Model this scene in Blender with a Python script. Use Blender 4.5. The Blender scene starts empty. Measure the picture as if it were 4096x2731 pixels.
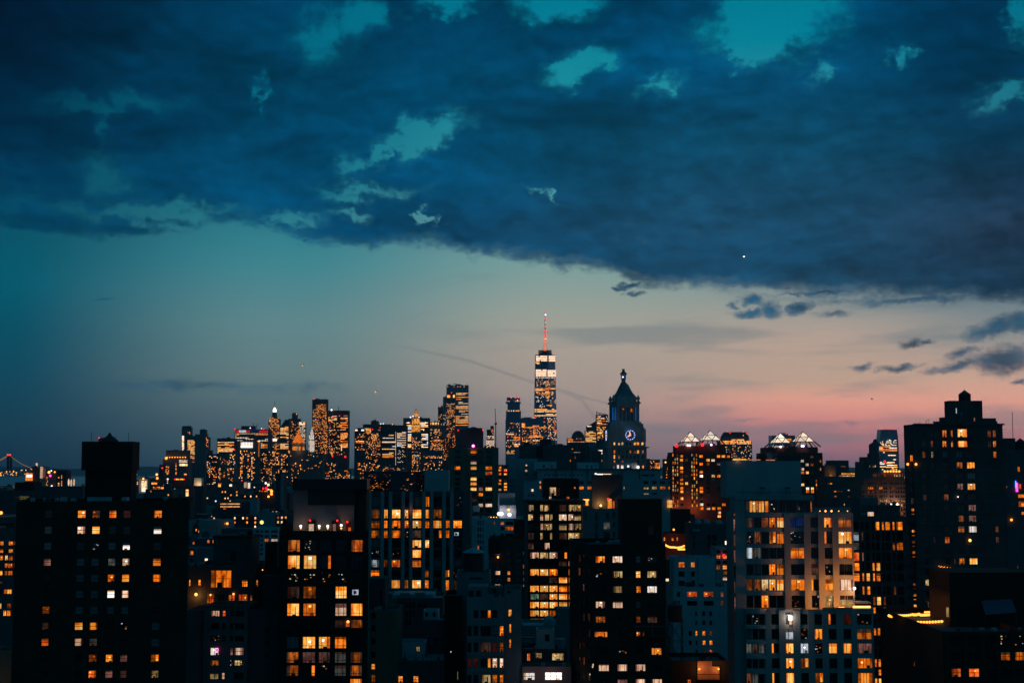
import bpy, bmesh, math, random
from mathutils import Vector, Matrix

R = random.Random(11)
S = bpy.context.scene
COL = S.collection
PI = math.pi

# ------------------------------------------------------------------ camera
CAM_H = 65.0
FPX, CX, CY = 5688.9, 2048.0, 1365.5          # 50 mm lens on a 36 mm sensor, 4096 px wide
HORIZON = 1876.0
PITCH = math.atan((HORIZON - CY) / FPX)
cp, sp = math.cos(PITCH), math.sin(PITCH)
cam = bpy.data.cameras.new('camera')
cam.lens, cam.sensor_width, cam.sensor_fit = 50.0, 36.0, 'HORIZONTAL'
cam.clip_start, cam.clip_end = 1.0, 90000.0
cam_o = bpy.data.objects.new('camera', cam)
COL.objects.link(cam_o)
cam_o.location = (0, 0, CAM_H)
cam_o.rotation_euler = (PI / 2 + PITCH, 0, 0)
S.camera = cam_o


def ray(px, py):
    r, u = (px - CX) / FPX, (CY - py) / FPX
    return r, cp - u * sp, sp + u * cp


def P(px, py, Y):
    """world x, z of the point seen at a photo pixel when it lies Y metres ahead"""
    d = ray(px, py)
    t = Y / d[1]
    return d[0] * t, CAM_H + d[2] * t


def AE(px, py):
    """azimuth and elevation (degrees) of a direction in the photo"""
    d = ray(px, py)
    return math.degrees(math.atan2(d[0], d[1])), math.degrees(math.atan2(d[2], math.hypot(d[0], d[1])))


def lin(c):
    f = lambda v: v / 12.92 if v <= 0.04045 else ((v + 0.055) / 1.055) ** 2.4
    return tuple(f(v / 255.0) for v in c[:3])


# ------------------------------------------------------------------ render / view
S.view_settings.view_transform = 'Standard'
S.view_settings.look = 'None'
S.view_settings.exposure = 0.0
S.view_settings.gamma = 1.0
S.view_settings.use_curve_mapping = False
S.render.engine = 'CYCLES'
S.cycles.max_bounces = 5
S.cycles.diffuse_bounces = 2
S.cycles.glossy_bounces = 2
S.cycles.transmission_bounces = 2
S.cycles.transparent_max_bounces = 12
S.cycles.volume_bounces = 0
S.cycles.sample_clamp_indirect = 1.5
S.cycles.sample_clamp_direct = 2.5
S.cycles.use_denoising = True
S.cycles.caustics_reflective = False
S.cycles.caustics_refractive = False

# ------------------------------------------------------------------ sky
world = bpy.data.worlds.new('World')
S.world = world
world.use_nodes = True
NT = world.node_tree
for n in list(NT.nodes):
    NT.nodes.remove(n)


def N(tp, **kw):
    n = NT.nodes.new(tp)
    for k, v in kw.items():
        setattr(n, k, v)
    return n


def L(a, b):
    NT.links.new(a, b)


def M(op, a, b=None, c=None, clamp=False):
    n = N('ShaderNodeMath', operation=op, use_clamp=clamp)
    for i, v in enumerate((a, b, c)):
        if v is None:
            continue
        if isinstance(v, (int, float)):
            n.inputs[i].default_value = v
        else:
            L(v, n.inputs[i])
    return n.outputs[0]


def mixc(f, a, b, mode='MIX'):
    n = N('ShaderNodeMix', data_type='RGBA', blend_type=mode)
    for k, v in ((0, f), (6, a), (7, b)):
        if isinstance(v, (int, float)):
            n.inputs[k].default_value = v
        elif isinstance(v, tuple):
            n.inputs[k].default_value = (*v, 1.0)
        else:
            L(v, n.inputs[k])
    return n.outputs[2]


def sstep(x, lo, hi):
    n = N('ShaderNodeMapRange', interpolation_type='SMOOTHSTEP')
    L(x, n.inputs[0])
    n.inputs[1].default_value, n.inputs[2].default_value = lo, hi
    n.inputs[3].default_value, n.inputs[4].default_value = 0.0, 1.0
    return n.outputs[0]


def ramp(x, lo, hi, stops):
    """stops: (value, sRGB) pairs"""
    n = N('ShaderNodeMapRange')
    L(x, n.inputs[0])
    n.inputs[1].default_value, n.inputs[2].default_value = lo, hi
    r = N('ShaderNodeValToRGB')
    L(n.outputs[0], r.inputs[0])
    el = r.color_ramp.elements
    stops = sorted(stops)
    while len(el) < len(stops):
        el.new(0.5)
    for e, (v, c) in zip(el, stops):
        e.position = min(1, max(0, (v - lo) / (hi - lo)))
        e.color = (*lin(c), 1.0)
    return r.outputs[0]


tc = N('ShaderNodeTexCoord')
sep = N('ShaderNodeSeparateXYZ')
L(tc.outputs['Generated'], sep.inputs[0])
dx, dy, dz = sep.outputs
AZ = M('MULTIPLY', M('ARCTAN2', dx, dy), 180 / PI)
EL = M('MULTIPLY', M('ARCSINE', dz), 180 / PI)
com = N('ShaderNodeCombineXYZ')
L(AZ, com.inputs[0]); L(EL, com.inputs[1])
AEv = com.outputs[0]


def noise(vec, scale, detail=4.0, rough=0.55, stretch=(1, 1, 1), off=(0, 0, 0), distort=0.0):
    mp = N('ShaderNodeMapping')
    mp.inputs[1].default_value = off
    mp.inputs[3].default_value = stretch
    L(vec, mp.inputs[0])
    n = N('ShaderNodeTexNoise', noise_dimensions='2D')
    n.inputs['Scale'].default_value = scale
    n.inputs['Detail'].default_value = detail
    n.inputs['Roughness'].default_value = rough
    n.inputs['Distortion'].default_value = distort
    L(mp.outputs[0], n.inputs['Vector'])
    return n.outputs[0], n.outputs[1]


def clear_station(px, stops):
    return [(AE(px, y)[1], c) for y, c in stops]


STATIONS = [
    (0, [(1876, (14, 38, 56)), (1700, (18, 54, 72)), (1500, (12, 68, 88)), (1300, (4, 78, 98)), (1130, (2, 88, 108)), (850, (8, 80, 100)), (400, (0, 60, 84)), (0, (0, 44, 66))]),
    (1150, [(1876, (46, 70, 84)), (1700, (78, 96, 104)), (1500, (100, 124, 126)), (1300, (96, 134, 138)), (1050, (62, 132, 142)), (800, (28, 116, 134)), (450, (6, 108, 132)), (0, (0, 104, 130))]),
    (2300, [(1876, (96, 94, 102)), (1750, (138, 122, 122)), (1600, (164, 146, 138)), (1400, (170, 158, 146)), (1250, (154, 160, 150)), (1080, (126, 158, 154)), (700, (52, 148, 160)), (300, (20, 136, 152)), (0, (0, 120, 146))]),
    (3250, [(1876, (102, 92, 106)), (1800, (158, 110, 122)), (1700, (206, 130, 128)), (1600, (228, 158, 138)), (1520, (190, 160, 140)), (1350, (182, 160, 146)), (1200, (144, 152, 148)), (1000, (104, 142, 150)), (600, (56, 144, 158)), (150, (4, 128, 150)), (0, (0, 122, 146))]),
    (4096, [(1876, (100, 82, 98)), (1760, (194, 116, 118)), (1620, (230, 158, 138)), (1500, (204, 164, 144)), (1350, (144, 144, 140)), (1150, (92, 120, 132)), (800, (54, 112, 128)), (300, (20, 114, 134)), (0, (0, 110, 134))]),
]
sky = None
prev_az = None
for px, st in STATIONS:
    col = ramp(EL, -2.0, 19.0, clear_station(px, st))
    az = AE(px, 1500)[0]
    if sky is None:
        sky = col
    else:
        sky = mixc(sstep(AZ, prev_az, az), sky, col)
    prev_az = az
back = M('MAXIMUM', sstep(AZ, 50.0, 105.0), sstep(M('MULTIPLY', AZ, -1.0), 60.0, 120.0))
sky = mixc(back, sky, ramp(EL, -2.0, 19.0, [(0.0, (14, 46, 66)), (6.0, (0, 78, 102)), (19.0, (0, 96, 122))]))
# thin high streaks across the clear band
st1, _ = noise(AEv, 0.42, 4, 0.5, (0.28, 1.9, 1), (3.1, 7.7, 0), 0.1)
streak = M('MULTIPLY', M('MULTIPLY', sstep(st1, 0.46, 0.68), sstep(AZ, -9.0, 6.0)), M('SUBTRACT', 1.0, sstep(EL, 8.5, 10.5)))
sky = mixc(M('MULTIPLY', streak, 0.5), sky, lin((98, 118, 126)))

# domain warp that gives every cloud edge its billows
_, w1 = noise(AEv, 0.75, 3, 0.5, (1, 1.3, 1), (11, 5, 0))
_, w2 = noise(AEv, 2.6, 5, 0.62, (1, 1.25, 1), (4, 9, 0))


def vec_op(op, a, b):
    n = N('ShaderNodeVectorMath', operation=op)
    for i, v in enumerate((a, b)):
        if isinstance(v, tuple):
            n.inputs[i].default_value = v
        else:
            L(v, n.inputs[i])
    return n.outputs[0]


warp = vec_op('ADD', vec_op('MULTIPLY', vec_op('SUBTRACT', w1, (0.5, 0.5, 0.5)), (2.0, 1.3, 0)),
              vec_op('MULTIPLY', vec_op('SUBTRACT', w2, (0.5, 0.5, 0.5)), (1.15, 0.75, 0)))
warped = vec_op('ADD', AEv, warp)
warp_s = vec_op('MULTIPLY', warp, (0.45, 0.4, 0))
warped_s = vec_op('ADD', AEv, warp_s)
PXD = 1 / 99.0                                   # degrees per photo pixel, near enough


def ellipse(vec, cx, cy, rx, ry, ang=0.0):
    """signed distance-like value: 0 on the rim, 1 in the middle, negative outside"""
    a, e = AE(cx, cy)
    mp = N('ShaderNodeMapping', vector_type='TEXTURE')
    mp.inputs[1].default_value = (a, e, 0)
    mp.inputs[2].default_value = (0, 0, math.radians(ang))
    mp.inputs[3].default_value = (rx * PXD, ry * PXD, 1)
    L(vec, mp.inputs[0])
    ln = N('ShaderNodeVectorMath', operation='LENGTH')
    L(mp.outputs[0], ln.inputs[0])
    return M('SUBTRACT', 1.0, ln.outputs['Value'])


def curve(x, lo, hi, pts, vlo, vhi):
    """piecewise-smooth function of x through pts"""
    mr = N('ShaderNodeMapRange')
    L(x, mr.inputs[0])
    mr.inputs[1].default_value, mr.inputs[2].default_value = lo, hi
    c = N('ShaderNodeFloatCurve')
    L(mr.outputs[0], c.inputs[1])
    cu = c.mapping.curves[0]
    pts = sorted(pts)
    for i, (px, v) in enumerate(pts):
        p = ((px - lo) / (hi - lo), (v - vlo) / (vhi - vlo))
        if i < 2:
            cu.points[i].location = p
        else:
            cu.points.new(*p)
    c.mapping.update()
    return M('MULTIPLY_ADD', c.outputs[0], vhi - vlo, vlo)


# lower rim of the cloud deck: where it hangs over the clear band
RIM = [(-400, 880), (0, 890), (250, 905), (480, 925), (760, 905), (1000, 905), (1180, 945), (1330, 985), (1500, 982), (1700, 985), (1850, 1008),
       (2050, 1040), (2250, 1047), (2400, 1072), (2500, 1120), (2600, 1150), (2800, 1156), (3050, 1160), (3250, 1178), (3500, 1192), (3800, 1205), (4096, 1215), (4400, 1225)]
sepw = N('ShaderNodeSeparateXYZ')
L(warped_s, sepw.inputs[0])
WAZ, WEL = sepw.outputs[0], sepw.outputs[1]
rim = curve(WAZ, -24.0, 24.0, [AE(x, y) for x, y in RIM], 0.0, 20.0)
deck = M('SUBTRACT', WEL, rim)                  # degrees above the rim
field = M('MINIMUM', M('MULTIPLY', deck, 2.2), 1.5)

GAPS = [  # cx, cy, rx, ry, tilt (deg), depth
    (1680, 545, 165, 74, 22, 2.3), (1560, 612, 120, 26, 18, 1.5), (1405, 665, 50, 50, 30, 1.3),
    (2310, 265, 130, 66, 18, 2.2), (3090, 90, 270, 160, 12, 2.6), (2960, 205, 74, 70, 40, 2.2), (2225, 15, 150, 60, 0, 1.6),
    (1450, 70, 110, 70, 10, 1.5), (1800, 14, 110, 36, 0, 1.6), (405, 415, 160, 22, 4, 0.8), (420, 520, 26, 60, 0, 0.8), (1050, 382, 20, 46, 0, 0.9),
    (560, 850, 280, 34, 3, 0.95), (160, 840, 190, 30, 0, 0.8), (780, 860, 60, 40, 0, 1.0), (1150, 868, 90, 24, 0, 0.9), (1716, 882, 42, 22, -25, 1.9), (2190, 788, 52, 9, -32, 0.8),
    (3292, 292, 40, 26, 30, 1.0), (3600, 225, 32, 26, 0, 0.9), (4030, 365, 90, 34, 20, 1.1), 
    (1420, 770, 120, 20, 0, 0.7), (420, 700, 60, 60, 0, 0.65), (2640, 345, 50, 18, 10, 0.7), (1390, 855, 60, 16, 0, 1.0), (1280, 140, 90, 60, 60, 0.75), (4085, 60, 40, 90, 0, 1.0),
]
for cx, cy, rx, ry, an, dp in GAPS:
    e = ellipse(warped, cx, cy, rx, ry, an)
    field = M('MINIMUM', field, M('MULTIPLY', M('ADD', e, -0.15), -dp))
PUFFS = [  # loose clouds under the deck
    (3006, 1200, 46, 26, 0, 1.6), (2985, 1257, 70, 20, 0, 1.5), (3088, 1238, 62, 36, 0, 1.7), (3195, 1236, 58, 28, 15, 1.6), (2935, 1217, 26, 12, 0, 1.2), (3332, 1254, 54, 11, 0, 0.7),
    (3660, 1370, 46, 20, 0, 1.5), (3716, 1373, 22, 15, 0, 1.3), (3445, 1467, 48, 18, 14, 1.5), (3585, 1472, 86, 15, 7, 1.5), (3860, 1462, 150, 20, 7, 1.5), (4010, 1440, 130, 46, 6, 1.8),
    (3850, 1410, 66, 24, 14, 1.5), (3990, 1308, 130, 36, 14, 1.6), (4100, 1290, 70, 40, 0, 1.6), (4075, 1528, 40, 9, 0, 1.1), (2536, 1171, 32, 11, 0, 1.2), (2490, 1151, 34, 9, 6, 1.2), (2530, 1138, 44, 13, 4, 1.4),
    (2969, 1678, 80, 5, 2, 0.8), (3390, 1692, 22, 8, -30, 0.5), (580, 1535, 110, 7, 0, 0.6), (800, 1545, 240, 14, 0, 0.35), (420, 1192, 30, 4, 5, 0.5),
    (230, 890, 150, 50, -8, 1.8), (480, 915, 190, 24, 0, 1.4), (120, 905, 120, 14, 0, 1.2), (1238, 957, 14, 8, 0, 1.0), (3700, 1195, 320, 16, 1, 1.0), (3300, 1168, 210, 9, 1, 1.0),
]
for cx, cy, rx, ry, an, dp in PUFFS:
    e = ellipse(warped_s, cx, cy, rx, ry, an)
    field = M('MAXIMUM', field, M('MULTIPLY', M('ADD', e, 0.05), dp))


def billow(off, sizes=((0.34, 0.9, 0.0), (0.95, 0.6, 17.0), (2.3, 0.34, 31.0))):
    """rounded heaps with sharp creases between them, three sizes"""
    tot = None
    for sc, am, o in sizes:
        n_, _ = noise(warped_s, sc, 1.0, 0.5, (0.85, 1.25, 1), (3 + o + off[0] * sc, 9 + o + off[1] * sc, 0))
        v = M('MULTIPLY', M('ABSOLUTE', M('MULTIPLY_ADD', n_, 2.0, -1.0)), am)
        tot = v if tot is None else M('ADD', tot, v)
    return tot


heap = billow((0, 0))
n1, _ = noise(AEv, 1.8, 6, 0.62, (0.8, 1.7, 1), (2, 3, 0))
fieldn = M('ADD', M('ADD', field, M('MULTIPLY', M('SUBTRACT', n1, 0.5), 1.1)), M('MULTIPLY_ADD', heap, 0.85, -0.42))
# beyond the part of the sky in view the deck breaks up with noise alone
cover = sstep(fieldn, -0.62, 0.52)
n_out, _ = noise(AEv, 0.16, 6, 0.6, (0.7, 1.2, 1), (8, 1, 0))
outside = M('MAXIMUM', sstep(EL, 19.0, 26.0), M('MAXIMUM', sstep(AZ, 22.0, 30.0), sstep(M('MULTIPLY', AZ, -1.0), 22.0, 30.0)))
cover_out = M('MULTIPLY', sstep(n_out, 0.40, 0.56), sstep(EL, 5.0, 11.0))
mxc = N('ShaderNodeMix', data_type='FLOAT')
L(outside, mxc.inputs[0]); L(cover, mxc.inputs[2]); L(cover_out, mxc.inputs[3])
cover = mxc.outputs[0]

# cloud colour: darkest at the upper left, greyer towards the west (right)
cl_l = ramp(EL, 0.0, 19.0, [(AE(0, y)[1], c) for y, c in ((1700, (48, 78, 94)), (1500, (44, 84, 102)), (1200, (0, 74, 100)), (900, (0, 66, 92)), (600, (0, 48, 74)), (300, (0, 32, 54)), (0, (0, 20, 40)))])
cl_m = ramp(EL, 0.0, 19.0, [(AE(1500, y)[1], c) for y, c in ((1400, (30, 84, 106)), (1150, (0, 72, 104)), (900, (0, 70, 102)), (600, (0, 68, 98)), (300, (0, 64, 92)), (0, (0, 58, 88)))])
cl_r = ramp(EL, 0.0, 19.0, [(AE(3300, y)[1], c) for y, c in ((1680, (112, 112, 116)), (1500, (72, 100, 112)), (1250, (36, 88, 108)), (1080, (10, 66, 92)), (850, (18, 70, 96)), (550, (8, 72, 98)), (250, (0, 74, 108)), (0, (0, 70, 104)))])
cl_rr = ramp(EL, 0.0, 19.0, [(AE(4090, y)[1], c) for y, c in ((1500, (72, 92, 104)), (1300, (44, 84, 100)), (1150, (18, 54, 76)), (900, (30, 54, 74)), (550, (6, 54, 78)), (250, (0, 46, 72)), (0, (0, 48, 76)))])
cloud = mixc(sstep(AZ, AE(0, 600)[0] - 1, AE(1150, 600)[0]), cl_l, cl_m)
cloud = mixc(sstep(AZ, AE(1700, 600)[0], AE(3000, 600)[0]), cloud, cl_r)
cloud = mixc(sstep(AZ, AE(3100, 600)[0], AE(4096, 600)[0]), cloud, cl_rr)
c1, _ = noise(AEv, 0.22, 7, 0.55, (0.7, 2.0, 1), (5, 2, 0), 0.15)
c2, _ = noise(AEv, 1.5, 5, 0.6, (0.6, 1.6, 1), (1, 6, 0), 0.1)
shade = M('ADD', M('MULTIPLY', c1, 0.75), M('MULTIPLY', c2, 0.25))
mr = N('ShaderNodeMapRange')
L(shade, mr.inputs[0])
mr.inputs[1].default_value, mr.inputs[2].default_value, mr.inputs[3].default_value, mr.inputs[4].default_value = 0.32, 0.68, 0.58, 1.40
cloud = mixc(1.0, cloud, mr.outputs[0], 'MULTIPLY')
BIG = ((0.17, 1.7, 5.0), (0.34, 0.9, 0.0), (0.95, 0.30, 17.0), (2.3, 0.08, 31.0))
relief = M('MULTIPLY_ADD', M('SUBTRACT', billow((0, 0), BIG), billow((0.18, 0.42), BIG)), 0.95, 0.97)  # lit and shaded flanks of the heaps, painted into the cloud colour
rel2 = N('ShaderNodeClamp')
L(relief, rel2.inputs[0]); rel2.inputs[1].default_value, rel2.inputs[2].default_value = 0.60, 1.55
cloud = mixc(1.0, cloud, rel2.outputs[0], 'MULTIPLY')
cloud = mixc(1.0, cloud, (1.0, 0.90, 1.03), 'MULTIPLY')
# thinner cloud near a rim lets the sky behind shine through
thin = M('SUBTRACT', 1.0, sstep(fieldn, 0.1, 1.3))
cloud = mixc(M('MULTIPLY', thin, M('MULTIPLY_ADD', sstep(EL, 5.0, 8.0), -0.18, 0.38)), cloud, sky)
final = mixc(M('MULTIPLY', cover, 0.97), sky, cloud)
# an old vapour trail drifting above the towers
trail_pts = [(1430, 1350), (1620, 1388), (1880, 1444), (2130, 1528), (2240, 1560), (2330, 1600), (2400, 1700)]
trail2 = [(2260, 1562), (2330, 1588), (2440, 1614)]
tr = None
for pts, wd in ((trail_pts, 0.075), (trail2, 0.055)):
    for (xa, ya), (xb, yb) in zip(pts, pts[1:]):
        a, b = AE(xa, ya), AE(xb, yb)
        ln_ = math.hypot(b[0] - a[0], b[1] - a[1])
        mp = N('ShaderNodeMapping', vector_type='TEXTURE')
        mp.inputs[1].default_value = ((a[0] + b[0]) / 2, (a[1] + b[1]) / 2, 0)
        mp.inputs[2].default_value = (0, 0, math.atan2(b[1] - a[1], b[0] - a[0]))
        L(AEv, mp.inputs[0])
        s3 = N('ShaderNodeSeparateXYZ')
        L(mp.outputs[0], s3.inputs[0])
        along = M('SUBTRACT', M('ABSOLUTE', s3.outputs[0]), ln_ / 2)
        across = M('ABSOLUTE', s3.outputs[1])
        v = M('MULTIPLY', M('SUBTRACT', 1.0, sstep(across, wd * 0.4, wd * 1.3)), M('SUBTRACT', 1.0, sstep(along, -0.02, 0.08)))
        tr = v if tr is None else M('MAXIMUM', tr, v)
fade = sstep(AZ, AE(1400, 1400)[0], AE(1900, 1400)[0])
final = mixc(M('MULTIPLY', M('MULTIPLY', tr, fade), 0.28), final, lin((86, 104, 114)))
# the low sky is brighter than it reads through the evening haze
path = M('DIVIDE', 495.0, M('MAXIMUM', dz, 0.028))
lift = M('MULTIPLY', M('EXPONENT', M('MULTIPLY', path, 3.3e-5)), 1.0)
hsv = N('ShaderNodeVectorMath', operation='SCALE')
L(final, hsv.inputs[0]); L(lift, hsv.inputs['Scale'])
final = hsv.outputs[0]
bg = N('ShaderNodeBackground')
bg.inputs[1].default_value = 1.0
L(final, bg.inputs[0])
wo = N('ShaderNodeOutputWorld')
L(bg.outputs[0], wo.inputs[0])
world.cycles.sampling_method = 'MANUAL'
world.cycles.sample_map_resolution = 512

# ------------------------------------------------------------------ afterglow: a very weak, very broad sun just set in the west
sun = bpy.data.lights.new('afterglow_sun', 'SUN')
sun.energy, sun.angle, sun.color = 0.02, math.radians(40), (1.0, 0.55, 0.45)
sun_o = bpy.data.objects.new('afterglow_sun', sun)
COL.objects.link(sun_o)
sun_o.rotation_euler = Vector((-0.75, -0.62, -0.12)).to_track_quat('-Z', 'Y').to_euler()

# ------------------------------------------------------------------ materials
MATS = {}


def _mat(name):
    m = bpy.data.materials.new(name)
    m.use_nodes = True
    m.node_tree.nodes.clear()
    MATS[name] = m
    return m, m.node_tree


def wall_mat(name, rgb, rough=0.85, var=0.3, scale=0.25, spec=0.25, courses=0.0):
    """matt masonry: base colour in linear albedo, blotchy weathering, streaks down the face and fine relief"""
    m, t = _mat(name)
    n = t.nodes.new
    out, b = n('ShaderNodeOutputMaterial'), n('ShaderNodeBsdfPrincipled')
    t.links.new(b.outputs[0], out.inputs[0])
    b.inputs['Roughness'].default_value = rough
    b.inputs['Specular IOR Level'].default_value = spec
    tcn, mp, mp2, n1, n2 = n('ShaderNodeTexCoord'), n('ShaderNodeMapping'), n('ShaderNodeMapping'), n('ShaderNodeTexNoise'), n('ShaderNodeTexNoise')
    t.links.new(tcn.outputs['Object'], mp.inputs[0]); t.links.new(tcn.outputs['Object'], mp2.inputs[0])
    mp.inputs[3].default_value = (scale, scale, scale * 0.8)
    mp2.inputs[3].default_value = (scale * 5, scale * 5, scale * 0.35)
    n1.inputs['Scale'].default_value, n1.inputs['Detail'].default_value = 1.0, 6
    n2.inputs['Scale'].default_value, n2.inputs['Detail'].default_value = 1.0, 4
    t.links.new(mp.outputs[0], n1.inputs['Vector']); t.links.new(mp2.outputs[0], n2.inputs['Vector'])
    add = n('ShaderNodeMath'); add.operation = 'MULTIPLY_ADD'
    add.inputs[1].default_value = 0.45
    t.links.new(n2.outputs[0], add.inputs[0]); t.links.new(n1.outputs[0], add.inputs[2])
    r = n('ShaderNodeMapRange')
    r.inputs[1].default_value, r.inputs[2].default_value, r.inputs[3].default_value, r.inputs[4].default_value = 0.45, 1.0, 1 - var, 1 + var
    t.links.new(add.outputs[0], r.inputs[0])
    mx = n('ShaderNodeMix'); mx.data_type, mx.blend_type = 'RGBA', 'MULTIPLY'
    mx.inputs[0].default_value = 1.0
    mx.inputs[6].default_value = (*rgb, 1)
    t.links.new(r.outputs[0], mx.inputs[7])
    t.links.new(mx.outputs[2], b.inputs['Base Color'])
    return m


def plain_mat(name, rgb, rough=0.6, metal=0.0, spec=0.4):
    m, t = _mat(name)
    out, b = t.nodes.new('ShaderNodeOutputMaterial'), t.nodes.new('ShaderNodeBsdfPrincipled')
    t.links.new(b.outputs[0], out.inputs[0])
    b.inputs['Base Color'].default_value = (*rgb, 1)
    b.inputs['Roughness'].default_value, b.inputs['Metallic'].default_value = rough, metal
    b.inputs['Specular IOR Level'].default_value = spec
    return m


def lit_mat(name, lo, mid, hi, k=1.0, scale=0.55, sample=False):
    """a lit room seen through its window: warm and uneven"""
    m, t = _mat(name)
    n = t.nodes.new
    out, e = n('ShaderNodeOutputMaterial'), n('ShaderNodeEmission')
    t.links.new(e.outputs[0], out.inputs[0])
    tcn, oi, ad, mp, n1, rp = n('ShaderNodeTexCoord'), n('ShaderNodeObjectInfo'), n('ShaderNodeVectorMath'), n('ShaderNodeMapping'), n('ShaderNodeTexNoise'), n('ShaderNodeValToRGB')
    ml = n('ShaderNodeMath'); ml.operation = 'MULTIPLY'; ml.inputs[1].default_value = 173.0
    t.links.new(oi.outputs['Random'], ml.inputs[0])
    t.links.new(tcn.outputs['Object'], ad.inputs[0]); t.links.new(ml.outputs[0], ad.inputs[1])
    mp.inputs[3].default_value = (scale * 1.5, scale * 1.5, scale * 0.8)
    t.links.new(ad.outputs[0], mp.inputs[0]); t.links.new(mp.outputs[0], n1.inputs['Vector'])
    n1.inputs['Scale'].default_value, n1.inputs['Detail'].default_value, n1.inputs['Roughness'].default_value = 1.0, 3, 0.6
    t.links.new(n1.outputs[0], rp.inputs[0])
    el = rp.color_ramp.elements
    el.new(0.5)
    for q, (p, c) in zip(el, ((0.33, lo), (0.5, mid), (0.68, hi))):
        q.position, q.color = p, (*lin(c), 1)
    t.links.new(rp.outputs[0], e.inputs[0])
    st = n('ShaderNodeMath'); st.operation = 'MULTIPLY_ADD'; st.inputs[1].default_value, st.inputs[2].default_value = 0.75 * k, 0.58 * k
    t.links.new(oi.outputs['Random'], st.inputs[0]); t.links.new(st.outputs[0], e.inputs[1])
    m.cycles.emission_sampling = 'AUTO' if sample else 'NONE'
    return m


def glow_mat(name, c, k, sample=True):
    m, t = _mat(name)
    out, e = t.nodes.new('ShaderNodeOutputMaterial'), t.nodes.new('ShaderNodeEmission')
    e.inputs[0].default_value, e.inputs[1].default_value = (*lin(c), 1), k
    t.links.new(e.outputs[0], out.inputs[0])
    m.cycles.emission_sampling = 'AUTO' if sample else 'NONE'
    return m


def pane_mat(name):
    """clear glass: mostly see-through with a weak mirror of the sky"""
    m, t = _mat(name)
    n = t.nodes.new
    out, mx, tr, gl = n('ShaderNodeOutputMaterial'), n('ShaderNodeMixShader'), n('ShaderNodeBsdfTransparent'), n('ShaderNodeBsdfGlossy')
    gl.inputs['Roughness'].default_value = 0.05
    mx.inputs[0].default_value = 0.06
    t.links.new(tr.outputs[0], mx.inputs[1]); t.links.new(gl.outputs[0], mx.inputs[2]); t.links.new(mx.outputs[0], out.inputs[0])
    return m


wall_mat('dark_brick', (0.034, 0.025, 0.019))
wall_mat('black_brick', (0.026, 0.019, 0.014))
wall_mat('brown_brick', (0.075, 0.045, 0.035))
wall_mat('red_brick', (0.26, 0.06, 0.045))
wall_mat('grey_brick', (0.085, 0.082, 0.08))
wall_mat('tan_brick', (0.24, 0.15, 0.10))
wall_mat('pink_stucco', (0.20, 0.15, 0.145))
wall_mat('limestone', (0.33, 0.31, 0.295), var=0.2)
wall_mat('pale_render', (0.36, 0.36, 0.36), var=0.16)
wall_mat('white_brick', (0.52, 0.52, 0.52), var=0.16)
wall_mat('grey_concrete', (0.19, 0.19, 0.19), var=0.24)
wall_mat('dark_stone', (0.10, 0.10, 0.10))
wall_mat('green_slate', (0.14, 0.19, 0.19))
wall_mat('roof_tar', (0.09, 0.09, 0.095), rough=0.9)
wall_mat('roof_silver', (0.36, 0.38, 0.40), rough=0.7)
wall_mat('tank_wood', (0.055, 0.042, 0.034), rough=0.9)
wall_mat('rust_brick', (0.30, 0.15, 0.11))
wall_mat('asphalt', (0.05, 0.05, 0.05), rough=0.9)
plain_mat('black_metal', (0.012, 0.012, 0.013), 0.45)
plain_mat('dark_metal', (0.03, 0.03, 0.032), 0.5)
plain_mat('grey_metal', (0.22, 0.23, 0.24), 0.45, 0.3)
plain_mat('pale_frame', (0.34, 0.34, 0.34), 0.6)
plain_mat('bronze_frame', (0.05, 0.035, 0.025), 0.5)
plain_mat('dark_glass', (0.008, 0.010, 0.012), 0.10, 0.0, 0.5)
plain_mat('blue_glass', (0.05, 0.085, 0.11), 0.18, 0.55, 0.6)
plain_mat('teal_glass', (0.03, 0.055, 0.065), 0.2, 0.4, 0.5)
plain_mat('black_glass', (0.006, 0.007, 0.008), 0.06, 0.0, 0.7)
plain_mat('curtain_grey', (0.22, 0.22, 0.22), 0.9)
plain_mat('curtain_dim', (0.07, 0.07, 0.07), 0.9)
plain_mat('furniture_dark', (0.012, 0.010, 0.008), 0.8)
plain_mat('blue_awning', (0.05, 0.085, 0.13), 0.8)
plain_mat('foliage', (0.045, 0.06, 0.03), 0.9)
pane_mat('clear_pane')
# lit rooms: (darker, middle, brighter) as they read at full exposure
lit_mat('room_orange', (176, 66, 6), (252, 120, 20), (255, 164, 58), 1.0)
lit_mat('room_bright', (255, 134, 28), (255, 176, 76), (255, 220, 150), 1.1)
lit_mat('room_amber', (70, 28, 4), (136, 62, 10), (214, 108, 24), 0.85)
lit_mat('room_red', (130, 34, 8), (232, 84, 22), (255, 146, 62), 0.9)
lit_mat('room_yellow', (104, 82, 48), (186, 148, 92), (236, 204, 146), 0.85)
lit_mat('room_white', (206, 146, 108), (240, 190, 152), (255, 226, 198), 0.9)
lit_mat('room_glare', (255, 226, 196), (255, 240, 226), (255, 252, 246), 1.4)
lit_mat('room_cool', (110, 124, 136), (176, 190, 204), (228, 236, 246), 0.8)
lit_mat('room_pink', (72, 42, 38), (124, 80, 72), (170, 112, 100), 0.75)
lit_mat('room_dim', (34, 20, 14), (58, 40, 30), (92, 66, 50), 0.75)
lit_mat('room_wine', (22, 5, 3), (48, 12, 8), (70, 20, 14), 0.8)
lit_mat('room_grey', (40, 42, 40), (72, 74, 70), (104, 104, 96), 0.75)
lit_mat('room_green', (44, 70, 56), (90, 130, 104), (150, 190, 160), 0.75)
lit_mat('room_blue', (2, 10, 34), (4, 18, 66), (10, 36, 110), 0.8)
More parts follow.
